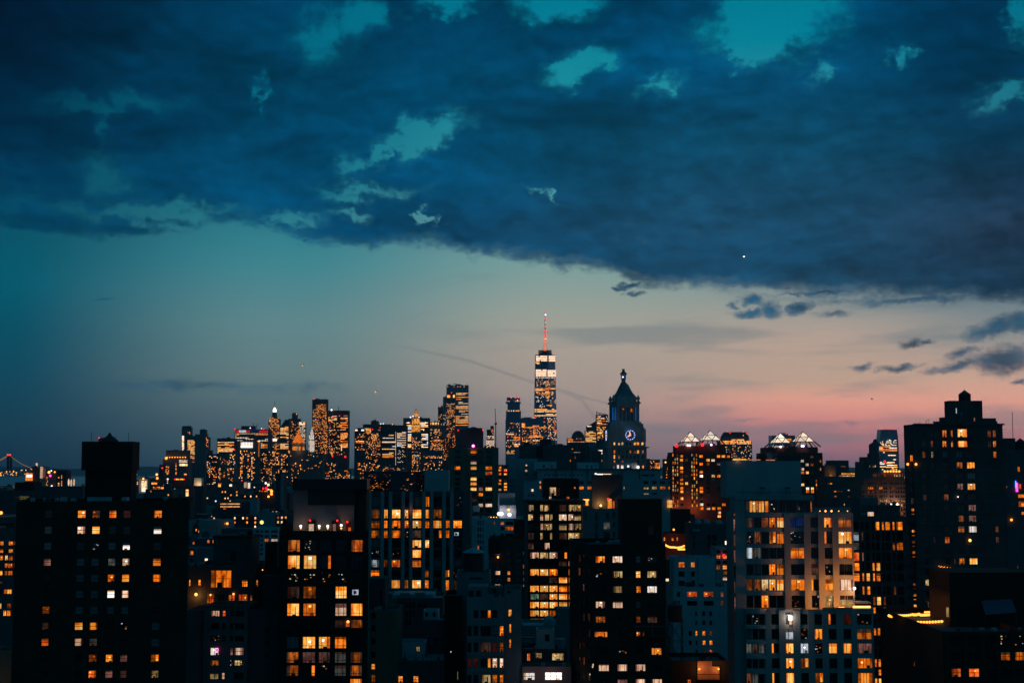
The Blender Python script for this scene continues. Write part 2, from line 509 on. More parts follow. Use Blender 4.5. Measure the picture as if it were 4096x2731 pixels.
for q, a_, b_, c_ in (('orange', (214, 96, 20), (255, 142, 44), (255, 184, 96)), ('bright', (255, 146, 58), (255, 186, 104), (255, 226, 176)), ('amber', (120, 52, 12), (190, 92, 26), (240, 132, 50)),
                      ('white', (230, 168, 128), (255, 206, 166), (255, 234, 210)), ('cool', (140, 156, 168), (200, 212, 222), (240, 244, 250)), ('yellow', (170, 126, 70), (226, 176, 106), (250, 216, 160)), ('glare', (255, 220, 190), (255, 238, 222), (255, 250, 244))):
    lit_mat('city_' + q, a_, b_, c_, 1.7, 0.2)
glow_mat('lamp_warm', (255, 176, 92), 2.6, False)
glow_mat('lamp_white', (255, 238, 228), 5.0, False)
glow_mat('lamp_amber', (255, 150, 56), 3.0, False)
glow_mat('lamp_cool', (226, 226, 255), 4.0, False)
glow_mat('lamp_red', (255, 30, 36), 3.0, False)
glow_mat('lamp_blue', (60, 130, 255), 3.0, False)
glow_mat('lamp_magenta', (255, 70, 190), 2.4, False)
glow_mat('bulb_warm', (255, 176, 96), 8.0, True)
glow_mat('bulb_white', (255, 230, 210), 10.0, True)
glow_mat('clock_hand_glow', (255, 176, 160), 1.3, False)
glow_mat('glow_blue_soft', (20, 92, 190), 1.0, False)
glow_mat('lamp_blue_dim', (10, 44, 120), 1.0, False)
lit_mat('pyramid_glow', (240, 200, 164), (255, 232, 208), (255, 246, 230), 1.2, 0.12)
glow_mat('sign_glow', (120, 112, 66), 0.8, False)
glow_mat('clock_ring', (70, 132, 255), 1.5, False)
glow_mat('crown_red', (214, 22, 34), 0.8, False)
glow_mat('mast_glow', (255, 110, 60), 1.3, False)
glow_mat('gold_flood', (255, 150, 30), 1.0, False)
ROOM = {'o': 'room_orange', 'O': 'room_bright', 'm': 'room_amber', 'r': 'room_red', 'y': 'room_yellow', 'w': 'room_white', 'W': 'room_glare', 'c': 'room_cool',
        'p': 'room_pink', 'q': 'room_dim', 'R': 'room_wine', 'g': 'room_grey', 'e': 'room_green', 'B': 'room_blue'}
DIMMER = {'o': 'm', 'O': 'o', 'm': 'q', 'r': 'm', 'y': 'q', 'w': 'p', 'W': 'w', 'c': 'g', 'p': 'q', 'q': 'R', 'R': 'R', 'g': 'q', 'e': 'g', 'B': 'B'}
LAMP = {'o': 'lamp_warm', 'O': 'lamp_white', 'm': 'room_orange', 'r': 'lamp_amber', 'y': 'lamp_warm', 'w': 'lamp_white', 'W': 'lamp_white', 'c': 'lamp_cool',
        'p': 'room_white', 'q': 'room_amber', 'R': 'room_red', 'g': 'room_cool', 'e': 'room_cool', 'B': 'room_blue'}


# ------------------------------------------------------------------ mesh building
class MB:
    def __init__(s):
        s.v, s.f, s.m, s.mats = [], [], [], []

    def mi(s, mat):
        if mat not in s.mats:
            s.mats.append(mat)
        return s.mats.index(mat)

    def poly(s, pts, mat):
        i = len(s.v)
        s.v += [tuple(p) for p in pts]
        s.f.append(tuple(range(i, i + len(pts))))
        s.m.append(s.mi(mat))

    def box(s, x0, x1, y0, y1, z0, z1, mat, bottom=True):
        i = len(s.v)
        s.v += [(x0, y0, z0), (x1, y0, z0), (x1, y1, z0), (x0, y1, z0), (x0, y0, z1), (x1, y0, z1), (x1, y1, z1), (x0, y1, z1)]
        fs = [(0, 1, 5, 4), (1, 2, 6, 5), (2, 3, 7, 6), (3, 0, 4, 7), (4, 5, 6, 7)]
        if bottom:
            fs.append((3, 2, 1, 0))
        k = s.mi(mat)
        for f in fs:
            s.f.append(tuple(i + a for a in f)); s.m.append(k)

    def prism(s, base, z0, z1, mat, top=None, cap=True):
        """extrude a plan polygon; top may be another polygon of the same length"""
        top = top or base
        n = len(base)
        i = len(s.v)
        s.v += [(x, y, z0) for x, y in base] + [(x, y, z1) for x, y in top]
        k = s.mi(mat)
        for a in range(n):
            b = (a + 1) % n
            s.f.append((i + a, i + b, i + n + b, i + n + a)); s.m.append(k)
        if cap:
            s.f.append(tuple(range(i + n, i + 2 * n))); s.m.append(k)

    def ngon(s, cx, cy, r, n=12, rot=0.0):
        return [(cx + r * math.cos(rot + 2 * PI * a / n), cy + r * math.sin(rot + 2 * PI * a / n)) for a in range(n)]

    def lathe(s, cx, cy, prof, mat, n=14, rot=0.0):
        for (r0, z0), (r1, z1) in zip(prof, prof[1:]):
            s.prism(s.ngon(cx, cy, max(r0, 1e-3), n, rot), z0, z1, mat, s.ngon(cx, cy, max(r1, 1e-3), n, rot), cap=False)
        s.poly([(x, y, prof[-1][1]) for x, y in s.ngon(cx, cy, max(prof[-1][0], 1e-3), n, rot)], mat)

    def bar(s, a, b, w, mat):
        a, b = Vector(a), Vector(b)
        d = (b - a).normalized()
        u = d.cross(Vector((0, 0, 1)) if abs(d.z) < 0.95 else Vector((1, 0, 0))).normalized()
        v = d.cross(u)
        h = w / 2
        i = len(s.v)
        for c in (a, b):
            for su, sv in ((-1, -1), (1, -1), (1, 1), (-1, 1)):
                s.v.append(tuple(c + u * h * su + v * h * sv))
        k = s.mi(mat)
        for f in ((0, 1, 5, 4), (1, 2, 6, 5), (2, 3, 7, 6), (3, 0, 4, 7), (0, 3, 2, 1), (4, 5, 6, 7)):
            s.f.append(tuple(i + q for q in f)); s.m.append(k)

    def ball(s, c, r, mat, n=8):
        cx, cy, cz = c
        pr = [(r * math.sin(PI * k / 5), cz - r * math.cos(PI * k / 5)) for k in range(6)]
        s.lathe(cx, cy, pr, mat, n)

    def mesh(s, name, off=(0, 0, 0)):
        me = bpy.data.meshes.new(name)
        ox, oy, oz = off
        me.from_pydata([(x - ox, y - oy, z - oz) for x, y, z in s.v], [], s.f)
        for m in s.mats:
            me.materials.append(MATS[m])
        me.polygons.foreach_set('material_index', s.m)
        me.update()
        return me

    def build(s, name, parent=None, label=None):
        """link as one object; geometry is given in world coordinates"""
        if not s.f:
            return None
        off = tuple(parent.matrix_world.translation) if parent is not None else (0, 0, 0)
        if parent is not None:
            off = ORIG[parent.name]
        o = bpy.data.objects.new(name, s.mesh(name, off))
        COL.objects.link(o)
        o.parent = parent
        ORIG[o.name] = off
        if label:
            o['label'] = label
        return o


ORIG = {}
LABELS = {}


def tag(o, label, cat, group=None, kind=None):
    o['label'], o['category'] = label, cat
    if group:
        o['group'] = group
    if kind:
        o['kind'] = kind
    LABELS.setdefault(label, []).append(o.name)
    return o


def thing(name, label, cat, loc, group=None):
    o = bpy.data.objects.new(name, None)
    o.empty_display_size = 0.5
    COL.objects.link(o)
    o.location = loc
    ORIG[o.name] = tuple(loc)
    return tag(o, label, cat, group)


def put(name, me, parent, world, rz=0.0):
    """link a shared mesh as a child at a world position"""
    o = bpy.data.objects.new(name, me)
    COL.objects.link(o)
    o.parent = parent
    b = ORIG[parent.name]
    o.location = (world[0] - b[0], world[1] - b[1], world[2] - b[2])
    o.rotation_euler = (0, 0, rz)
    ORIG[o.name] = tuple(world)
    return o


def single(mb, name, label, cat, group=None, kind=None, at=None):
    """a thing that is one mesh"""
    at = at or (0, 0, 0)
    o = bpy.data.objects.new(name, mb.mesh(name, at))
    o.location = at
    COL.objects.link(o)
    ORIG[o.name] = tuple(at)
    return tag(o, label, cat, group, kind)


# ------------------------------------------------------------------ windows
WCACHE = {}


def bars(mb, w, h, style, fm):
    hw, hh, t = w / 2, h / 2, 0.055
    b = lambda x0, x1, z0, z1: mb.box(x0, x1, -0.05, 0.03, z0, z1, fm)
    b(-hw, -hw + t, -hh, hh); b(hw - t, hw, -hh, hh); b(-hw + t, hw - t, hh - t, hh); b(-hw + t, hw - t, -hh, -hh + t)
    vx, hz = [], []
    if style == 'sash':
        hz = [0.0]
    elif style == 'sash2':
        hz, vx = [0.0], [0.5]
    elif style == 'two':
        vx = [0.36]
    elif style == 'half':
        vx = [0.5]
    elif style == 'tri':
        vx = [0.27, 0.73]
    elif style == 'tri2':
        vx = [0.40, 0.58]
    elif style == 'loft':
        vx, hz = [0.27, 0.73], [-0.27]
    elif style == 'loftn':
        vx, hz = [0.5], [-0.27]
    elif style == 'grid':
        vx, hz = [0.33, 0.67], [0.0]
    elif style == 'four':
        vx, hz = [0.25, 0.5, 0.75], [0.02]
    elif style == 'slats':
        k = max(2, round(w / 0.75))
        vx = [i / k for i in range(1, k)]
    elif style == 'ribbon':
        k = max(2, round(w / 1.35))
        vx = [i / k for i in range(1, k)]
    elif style == 'fact':
        k = max(2, round(w / 0.6))
        vx, hz = [i / k for i in range(1, k)], [-0.25, 0.0, 0.25]
    for f in vx:
        x = -hw + w * f
        b(x - t * 0.8, x + t * 0.8, -hh + t, hh - t)
    for f in hz:
        z = h * f
        mb.box(-hw + t, hw - t, -0.065, 0.045, z - t * 0.75, z + t * 0.75, fm)


def window_mesh(w, h, style, st, var, fm, detail):
    key = (round(w * 5), round(h * 5), style, st, var, fm, detail)
    if key in WCACHE:
        return WCACHE[key]
    r = random.Random(hash((round(w * 5), round(h * 5), var)) & 0xffff)
    mb = MB()
    hw, hh = w / 2, h / 2
    bars(mb, w, h, style, fm)
    yb = 0.36
    rect = lambda x0, x1, z0, z1, y, mt: mb.poly([(x0, y, z0), (x1, y, z0), (x1, y, z1), (x0, y, z1)], mt)
    glass = 'clear_pane'
    if st in 'dbDx':
        glass = 'dark_glass'
        if st == 'b':         # pale blind behind dark glass
            rect(-hw, hw, -hh, hh, yb, 'furniture_dark')
            rect(-hw, hw, -hh + h * r.uniform(0, .12), hh, 0.10, 'curtain_grey')
            glass = 'clear_pane'
        elif st == 'D':       # glowing specks painted in for street reflections
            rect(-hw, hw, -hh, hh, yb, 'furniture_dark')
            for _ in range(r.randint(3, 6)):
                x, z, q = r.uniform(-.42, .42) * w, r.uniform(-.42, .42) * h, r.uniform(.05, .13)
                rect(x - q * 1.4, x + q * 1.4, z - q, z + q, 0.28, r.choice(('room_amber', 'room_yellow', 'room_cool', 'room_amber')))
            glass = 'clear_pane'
        else:
            if detail:
                rect(-hw, hw, -hh, hh, yb, 'furniture_dark')
                if var == 1:
                    rect(-hw, -hw + w * .3, -hh, hh, 0.2, 'curtain_dim')
                elif var == 2:
                    rect(-hw, hw, hh - h * .35, hh, 0.2, 'curtain_dim')
    elif st == 'H':           # blind half drawn over a white lit room
        rect(-hw, hw, -hh, hh, yb, 'room_glare')
        rect(-hw, hw, hh - h * 0.42, hh, 0.15, 'curtain_grey')
        if r.random() < .6:
            rect(-hw * .6, hw * .3, -hh, -hh + h * .22, 0.25, 'room_pink')
    elif st == 'T':           # a television in a dark room
        rect(-hw, hw, -hh, hh, yb, 'furniture_dark')
        rect(-w * .40, w * .12, -h * .22, h * .22, 0.3, 'room_cool')
        rect(-w * .30, -w * .05, -h * .15, h * .12, 0.29, 'room_blue')
    elif st in 'LK':          # a slit of light past a drawn curtain; K on the right, L on the left
        rect(-hw, hw, -hh, hh, yb, 'furniture_dark')
        if st == 'K':
            rect(hw - w * .30, hw, -hh, hh, 0.3, 'room_orange')
        else:
            rect(-hw, -hw + w * .30, -hh, hh, 0.3, 'room_orange')
    elif st == 'M':           # half lit room
        rect(-hw, hw, -hh, hh, yb, 'furniture_dark')
        rect(-hw, hw * .1, -hh, hh, 0.3, 'room_amber')
        rect(hw * .2, hw, -hh + h * .1, hh, 0.3, 'room_orange')
        rect(hw * .35, hw * .75, -hh + h * .1, h * .1, 0.28, 'room_bright')
    else:
        back, dim, lamp = ROOM[st], ROOM[DIMMER[st]], LAMP[st]
        rect(-hw, hw, -hh, hh, yb, back)
        if detail:
            k = var % 5
            if k in (0, 2):
                rect(-hw, -hw + w * r.uniform(.12, .26), -hh, hh, 0.16, dim)
            if k in (0, 1):
                rect(hw - w * r.uniform(.12, .28), hw, -hh, hh, 0.17, dim)
            if k == 3:
                rect(-hw, hw, hh - h * r.uniform(.2, .4), hh, 0.14, dim)
            if k in (1, 2, 4):
                x = r.uniform(-.3, .15) * w
                rect(x, x + w * r.uniform(.2, .4), -hh, -hh + h * r.uniform(.12, .3), 0.24, 'furniture_dark' if k != 4 else dim)
            if k in (1, 4) and st not in 'pqRg':
                x, z, q = r.uniform(-.25, .25) * w, r.uniform(.05, .32) * h, min(w, h) * r.uniform(.07, .12)
                rect(x - q, x + q, z - q * .8, z + q * .8, 0.27, lamp)
            if k == 2:
                x = r.uniform(0, .25) * w
                rect(x, x + w * .1, -hh, h * .2, 0.28, dim)
    me = mb.mesh('window')
    pm = MB()
    pm.poly([(-hw + .03, 0, -hh + .03), (hw - .03, 0, -hh + .03), (hw - .03, 0, hh - .03), (-hw + .03, 0, hh - .03)], glass)
    WCACHE[key] = (me, pm.mesh('pane'))
    return WCACHE[key]


def far_window_mesh(w, h, style, st, fm, var=0):
    """a window too far off for its room to show: frame and one glowing or dark pane in a single mesh"""
    key = ('far', round(w * 4), round(h * 4), style, st, fm, var)
    if key in WCACHE:
        return WCACHE[key]
    mb = MB()
    bars(mb, w, h, style, fm)
    hw, hh = w / 2, h / 2
    rect = lambda x0, x1, z0, z1, y, mt: mb.poly([(x0, y, z0), (x1, y, z0), (x1, y, z1), (x0, y, z1)], mt)
    if st in 'dD':
        rect(-hw, hw, -hh, hh, 0.01, 'dark_glass')
    elif st == 'b':
        rect(-hw, hw, -hh, hh, 0.01, 'curtain_grey')
    elif st == 'H':
        rect(-hw, hw, 0, hh, 0.01, 'curtain_grey'); rect(-hw, hw, -hh, 0, 0.01, 'room_glare')
    elif st in 'KL':
        a = 1 if st == 'K' else -1
        rect(-hw, hw, -hh, hh, 0.02, 'dark_glass')
        rect(*sorted((hw * .3 * a, hw * a)), -hh, hh, 0.01, 'room_orange')
    else:
        rect(-hw, hw, -hh, hh, 0.02, ROOM[st])
        if var == 1:
            rect(-hw, -hw * .4, -hh, hh, 0.01, ROOM[DIMMER[st]])
        elif var == 2:
            rect(-hw, hw, hh * .3, hh, 0.01, ROOM[DIMMER[st]])
    WCACHE[key] = (mb.mesh('window'), None)
    return WCACHE[key]


# ------------------------------------------------------------------ buildings
class Bld:
    """a building from a plan polygon (counter-clockwise, first edge is the face seen from the camera); windows are cut into its faces"""

    def __init__(s, name, label, cat, plan, pytop, wmat, roof='roof_tar', near=True, frame='black_metal', reveal=0.42, base=0.0, group=None, ztop=None, par=0.9, recess=0.14, root=None):
        s.plan = plan
        s.H = ztop if ztop is not None else s._h(plan[0], plan[1], pytop)
        cx = (plan[0][0] + plan[1][0]) / 2
        s.root = root or thing(name, label, cat, (cx, (plan[0][1] + plan[1][1]) / 2, base), group)
        s.base, s.wmat, s.roof, s.near, s.frame, s.reveal, s.par, s.recess = base, wmat, roof, near, frame, reveal, par, recess
        s.rects = {i: [] for i in range(len(plan))}
        s.k = 0

    @staticmethod
    def _h(a, b, pytop):
        y = (a[1] + b[1]) / 2
        x = (a[0] + b[0]) / 2
        # photo pixel column of the face centre
        z = CAM_H
        for _ in range(3):
            px = CX + FPX * x / (y * cp + (z - CAM_H) * sp)
            z = P(px, pytop, y)[1]
        return z

    def hit(s, face, px, py):
        a, b = Vector(s.plan[face]), Vector(s.plan[(face + 1) % len(s.plan)])
        d = ray(px, py)
        dr = (b - a).normalized()
        n = Vector((-dr.y, dr.x))
        t = n.dot(a) / (n.x * d[0] + n.y * d[1])
        return (Vector((d[0] * t, d[1] * t)) - a).dot(dr), CAM_H + d[2] * t

    def win(s, x0, x1, y0, y1, st, style='sash', face=0, yref=None):
        ym = (y0 + y1) / 2
        xr = yref or ym
        s0, s1 = s.hit(face, x0, xr)[0], s.hit(face, x1, xr)[0]
        z1, z0 = s.hit(face, (x0 + x1) / 2, y0)[1], s.hit(face, (x0 + x1) / 2, y1)[1]
        s.rect(s0, s1, z0, z1, st, style, face)

    def rect(s, s0, s1, z0, z1, st, style='sash', face=0):
        a, b = Vector(s.plan[face]), Vector(s.plan[(face + 1) % len(s.plan)])
        ln = (b - a).length
        s0, s1 = max(s0, 0.05), min(s1, ln - 0.05)
        z1 = min(z1, s.H - 0.1)
        z0 = max(z0, s.base + 0.2)
        if s1 - s0 < 0.25 or z1 - z0 < 0.3:
            return
        for q in s.rects[face]:
            if s0 < q[1] and s1 > q[0] and z0 < q[3] and z1 > q[2]:
                return
        s.rects[face].append((s0, s1, z0, z1, st, style))

    def grid(s, cols, rows, states, style='sash', face=0, yref=None):
        """cols, rows: pixel spans; states: one string per row, '.' leaves the wall blank"""
        for (y0, y1), line in zip(rows, states):
            for i, ((x0, x1), ch) in enumerate(zip(cols, line)):
                if ch != '.':
                    s.win(x0, x1, y0, y1, ch, style[i] if isinstance(style, (list, tuple)) else style, face, yref)

    def finish(s, parts=True):
        mb = MB()
        n = len(s.plan)
        for i in range(n):
            a, b = Vector(s.plan[i]), Vector(s.plan[(i + 1) % n])
            dr = (b - a).normalized()
            inn = Vector((-dr.y, dr.x))
            ln = (b - a).length
            rz = math.atan2(dr.y, dr.x)
            pt = lambda q, z, dep=0.0: (a.x + dr.x * q + inn.x * dep, a.y + dr.y * q + inn.y * dep, z)
            rc = s.rects[i]
            zs = sorted({s.base, s.H} | {q[2] for q in rc} | {q[3] for q in rc})
            for z0, z1 in zip(zs, zs[1:]):
                if z1 - z0 < 1e-5:
                    continue
                row = sorted((q[0], q[1]) for q in rc if q[2] <= z0 + 1e-6 and q[3] >= z1 - 1e-6)
                x = 0.0
                for q0, q1 in row + [(ln, ln)]:
                    if q0 > x + 1e-5:
                        mb.poly([pt(x, z0), pt(q0, z0), pt(q0, z1), pt(x, z1)], s.wmat)
                    x = max(x, q1)
            for (s0, s1, z0, z1, st, style) in rc:
                d = s.reveal
                mb.poly([pt(s0, z0), pt(s0, z0, d), pt(s0, z1, d), pt(s0, z1)], s.wmat)
                mb.poly([pt(s1, z0, d), pt(s1, z0), pt(s1, z1), pt(s1, z1, d)], s.wmat)
                mb.poly([pt(s0, z0), pt(s1, z0), pt(s1, z0, d), pt(s0, z0, d)], s.wmat)
                mb.poly([pt(s0, z1, d), pt(s1, z1, d), pt(s1, z1), pt(s0, z1)], s.wmat)
                w, h = s1 - s0, z1 - z0
                s.k += 1
                if s.near:
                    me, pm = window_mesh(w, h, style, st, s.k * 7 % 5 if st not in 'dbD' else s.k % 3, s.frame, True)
                else:
                    me, pm = far_window_mesh(w, h, style, st, s.frame, s.k * 5 % 4)
                c = pt((s0 + s1) / 2, (z0 + z1) / 2, s.recess)
                wo = put('window', me, s.root, c, rz)
                if s.near:
                    put('pane', pm, wo, c)
                # the mesh is shared between windows of nearly the same size
                fx, fz = w / (me['w'] if 'w' in me else w), h / (me['h'] if 'h' in me else h)
                if 'w' not in me:
                    me['w'], me['h'] = w, h
                wo.scale = (fx, 1, fz)
        cx, cy = sum(p[0] for p in s.plan) / n, sum(p[1] for p in s.plan) / n
        inner = []
        for x, y in s.plan:
            v = Vector((cx - x, cy - y)).normalized() * 0.5
            inner.append((x + v.x, y + v.y))
        for i in range(n):
            j = (i + 1) % n
            (x0, y0), (x1, y1), (u0, v0), (u1, v1) = s.plan[i], s.plan[j], inner[i], inner[j]
            mb.poly([(x0, y0, s.H), (x1, y1, s.H), (u1, v1, s.H), (u0, v0, s.H)], s.wmat)
            mb.poly([(u1, v1, s.H - s.par), (u0, v0, s.H - s.par), (u0, v0, s.H), (u1, v1, s.H)], s.wmat)
        mb.build('wall', s.root)
        rb = MB()
        rb.poly([(x, y, s.H - s.par) for x, y in inner], s.roof)
        rb.build('roof', s.root)
        return s.root


def slab(px0, px1, yref, Y, D, Y1=None):
    """plan rectangle facing the camera between two photo columns"""
    x0, x1 = P(px0, yref, Y)[0], P(px1, yref, Y)[0]
    return [(x0, Y), (x1, Y), (x1, Y + D), (x0, Y + D)]


def facing(px0, px1, yref, Y, D):
    """plan rectangle turned square on to the line of sight"""
    u0, u1 = Vector((P(px0, yref, 1.0)[0], 1.0)), Vector((P(px1, yref, 1.0)[0], 1.0))
    n = (u0.normalized() + u1.normalized()).normalized()
    k = Y / n.y * 1.0
    a, b = u0 * (k / u0.dot(n)), u1 * (k / u1.dot(n))
    return [tuple(a), tuple(b), tuple(b + n * D), tuple(a + n * D)]


def pbox(mb, px0, px1, py0, py1, Y, D, mat):
    """box seen between photo pixels at distance Y"""
    pm, ym = (px0 + px1) / 2, (py0 + py1) / 2
    x0, x1 = P(px0, ym, Y)[0], P(px1, ym, Y)[0]
    mb.box(x0, x1, Y, Y + D, P(pm, py1, Y)[1], P(pm, py0, Y)[1], mat)


def part(root, name, spec, label=None):
    """spec: list of (px0, px1, py0, py1, Y, D, mat) boxes joined into one part"""
    mb = MB()
    for q in spec:
        pbox(mb, *q)
    return mb.build(name, root, label)


def lamp_at(px, py, Y, r, mat):
    x, z = P(px, py, Y)
    mb = MB()
    mb.ball((0, 0, 0), r, mat)
    return mb, (x, Y, z)


def beacon(px, py, Y, r, mat, root, name='lamp'):
    mb, c = lamp_at(px, py, Y, r, mat)
    key = ('ball', r, mat)
    if key not in WCACHE:
        WCACHE[key] = mb.mesh(name)
    return put(name, WCACHE[key], root, c)


def real_lamp(px, py, Y, power, color, name, size=0.3, spot=None):
    x, z = P(px, py, Y)
    l = bpy.data.lights.new(name, 'SPOT' if spot else 'POINT')
    l.energy, l.color, l.shadow_soft_size = power, color, size
    o = bpy.data.objects.new(name, l)
    COL.objects.link(o)
    o.location = (x, Y, z)
    if spot:
        l.spot_size, l.spot_blend = math.radians(spot[1]), 0.6
        o.rotation_euler = Vector(spot[0]).to_track_quat('-Z', 'Y').to_euler()
    return o


def clutter(root, px0, px1, pytop, Y, seed, n=8, big=1.0):
    """vents, pipes, cabinets and aerials standing on a roof, each a part of its own"""
    rr = random.Random(seed)
    for i in range(n):
        px = rr.uniform(px0, px1)
        yy = Y + rr.uniform(1.5, 5.0)
        k = rr.choice(('cabinet', 'pipe', 'pipe', 'fan', 'aerial', 'cabinet'))
        u = 284.0 / Y * big
        if k == 'cabinet':
            w, h = rr.uniform(8, 20) * u, rr.uniform(6, 13) * u
            part(root, 'air_conditioner', [(px, px + w, pytop - h, pytop + 8, yy, rr.uniform(.8, 1.6), rr.choice(('grey_metal', 'dark_metal', 'roof_silver')))])
        elif k == 'pipe':
            h = rr.uniform(7, 22) * u
            part(root, 'vent_pipe', [(px, px + 2.6 * u, pytop - h, pytop + 8, yy, .14 * big, 'dark_metal')])
        elif k == 'fan':
            x, z = P(px, pytop, yy)
            mb = MB()
            r_ = rr.uniform(.3, .55) * big
            mb.lathe(x, yy, [(r_ * .7, z - .6), (r_ * .7, z + r_ * .6), (r_ * 1.25, z + r_ * .7), (r_ * 1.15, z + r_ * 1.3), (r_ * .2, z + r_ * 1.6)], 'grey_metal', 10)
            mb.build('roof_fan', root)
        else:
            x, z = P(px, pytop, yy)
            h = rr.uniform(1.2, 2.8) * big
            mb = MB()
            mb.bar((x, yy, z - .5), (x, yy, z + h), .06 * big, 'black_metal')
            mb.bar((x - .5 * big, yy, z + h * .85), (x + .5 * big, yy, z + h * .85), .05 * big, 'black_metal')
            mb.build('aerial', root)

# ------------------------------------------------------------------ ground and water
g = MB()
g.poly([(-16000, -400, 0), (16000, -400, 0), (16000, 5200, 0), (-16000, 5200, 0)], 'asphalt')
go = single(g, 'ground', 'dark city ground between the buildings', 'ground', kind='structure')
plain_mat('harbour_water', (0.02, 0.035, 0.045), 0.12, 0.0, 0.5)
g = MB()
g.poly([(-30000, 5200, -1.5), (30000, 5200, -1.5), (30000, 46000, -1.5), (-30000, 46000, -1.5)], 'harbour_water')
single(g, 'water', 'dark harbour water beyond the city', 'water', kind='structure')


def span(c, w):
    return [(x - w / 2, x + w / 2) for x in c]


def rows(c, h):
    return [(y - h / 2, y + h / 2) for y in c]


# ------------------------------------------------------------------ dark tower with the tank housing, left
Y1 = 262
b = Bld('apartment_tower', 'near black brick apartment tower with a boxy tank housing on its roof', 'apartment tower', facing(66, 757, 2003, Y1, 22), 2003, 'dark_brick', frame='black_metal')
cols = [(180, 209), (311, 343), (370, 401), (437, 466), (494, 523), (616, 648)]
rws = rows([2055.5 + 63.9 * i for i in range(11)], 30)
b.grid(cols, rws, ['dOmoRo', 'bwOddH', 'bd' 'DbHd', 'pbbgWo'.replace('W', 'w'), 'dbboOo', 'dbbWwd', 'mbbbbd', 'qOodDb', 'rwgddb', 'ddmopM', 'ddrpqy'], 'sash', yref=2055)
r = b.finish()
clutter(r, 90, 320, 2001, Y1 + 1, 1, 7)
clutter(r, 545, 745, 2001, Y1 + 4, 2, 7)
part(r, 'bulkhead', [(340, 524, 1876, 2012, Y1 + 6, 4, 'black_brick')])
part(r, 'tank_housing', [(326, 530, 1765, 1880, Y1 + 5, 5, 'black_brick')])
mb = MB()
x, z = P(438, 1766, Y1 + 7.5)
z2 = P(438, 1738, Y1 + 7.5)[1]
mb.lathe(x, Y1 + 7.5, [(1.75, z), (1.55, z + .3), (0.35, z2 - .1), (0.3, z2 + .2), (0.05, z2 + .35)], 'tank_wood', 16)
mb.bar((x, Y1 + 7.5, z2), (x, Y1 + 7.5, z2 + .5), .06, 'black_metal')
mb.build('tank_roof', r)
for px, py in ((366, 1727), (515, 1729), (462, 1742)):
    mb = MB()
    x, z = P(px, py, Y1 + 8)
    mb.bar((x, Y1 + 8, z), (x, Y1 + 8, P(px, 1767, Y1 + 8)[1]), .07, 'black_metal')
    mb.build('antenna', r)
part(r, 'vent_drum', [(394, 414, 1750, 1767, Y1 + 7, 1.2, 'dark_metal')])
beacon(396, 1751, Y1 + 6.5, .12, 'lamp_red', r)
for a, c in ((348, 436), (486, 506), (240, 258)):
    part(r, 'skylight', [(a, c, 1988, 2006, Y1 + 2.4, 2, 'roof_silver')])
part(r, 'stair_head', [(572, 752, 1990, 2010, Y1 + 8, 4, 'black_brick')])
part(r, 'vent_box', [(128, 236, 1992, 2010, Y1 + 8, 5, 'black_brick')])

# ------------------------------------------------------------------ black loft with the lit roof terrace
Y2 = 284
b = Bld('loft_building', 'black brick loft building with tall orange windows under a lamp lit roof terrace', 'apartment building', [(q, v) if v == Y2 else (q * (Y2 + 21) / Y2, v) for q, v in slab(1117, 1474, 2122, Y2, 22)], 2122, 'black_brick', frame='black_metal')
cols = [(1151, 1199), (1215, 1265), (1279, 1324), (1343, 1388), (1405, 1452)]
rws = [(2158, 2206), (2220, 2274), (2285, 2328), (2344, 2392), (2412, 2462), (2477, 2510), (2545, 2592), (2606, 2650), (2659, 2702), (2713, 2758)]
b.grid(cols, rws, ['oDddo', 'OOKdd', 'DDDDd', 'qmdOT', 'OodwO', 'dddqm', 'bOOod', 'mppgm', 'mKDgm', 'ddddO'], 'loft', yref=2230)
r = b.finish()
part(r, 'penthouse', [(1174, 1416, 1930, 2124, Y2 + 9, 8, 'grey_concrete')])
part(r, 'penthouse_cap', [(1171, 1468, 1914, 1958, Y2 + 8, 6, 'black_metal')])
part(r, 'black_panel', [(1232, 1421, 1958, 2019, Y2 + 8.7, .3, 'black_metal')])
part(r, 'stair_wall', [(1417, 1464, 1958, 2124, Y2 + 10, 6, 'dark_brick')])
for a, c, y0, m in ((1231, 1262, 2085, 'room_white'), (1327, 1358, 2085, 'room_pink')):
    part(r, 'terrace_door', [(a, c, y0, 2124, Y2 + 7.4, 1.4, 'dark_brick'), (a + 4, a + (16 if m == 'room_white' else 8) + 8, y0 + 10, 2124, Y2 + 7.3, .1, m), (a, c, y0 - 3, y0 + 7, Y2 + 7, 1.8, 'black_metal')])
part(r, 'red_glow_panel', [(1383, 1404, 2084, 2124, Y2 + 7.6, .3, 'room_wine'), (1393, 1403, 2108, 2124, Y2 + 7.5, .1, 'room_red')])  # glowing panel stands in for the red glow on the terrace
for x in (1203, 1277, 1311, 1365):
    beacon(x, 2103 if x != 1365 else 2100, Y2 + 7.6, .26, 'lamp_white', r)
    beacon(x, 2112, Y2 + 7.7, .2, 'lamp_warm', r)
for x, y in ((1240, 2081), (1349, 2081), (1389, 2087)):
    beacon(x, y, Y2 + 7, .2, 'lamp_red', r)
mb = MB()
za = P(1300, 2114, Y2 + .5)[1]
xa, xb = P(1150, 2114, Y2 + .5)[0], P(1440, 2114, Y2 + .5)[0]
mb.bar((xa, Y2 + .5, za), (xb, Y2 + .5, za), .05, 'black_metal')
for i in range(13):
    x = xa + (xb - xa) * i / 12
    mb.bar((x, Y2 + .5, za), (x, Y2 + .5, za - .9), .04, 'black_metal')
mb.build('railing', r)
part(r, 'ledge', [(1110, 1480, 2510, 2516, Y2 - .7, .9, 'black_brick')])
part(r, 'porch_door', [(1384, 1398, 2484, 2505, Y2 - .1, .12, 'room_red')])
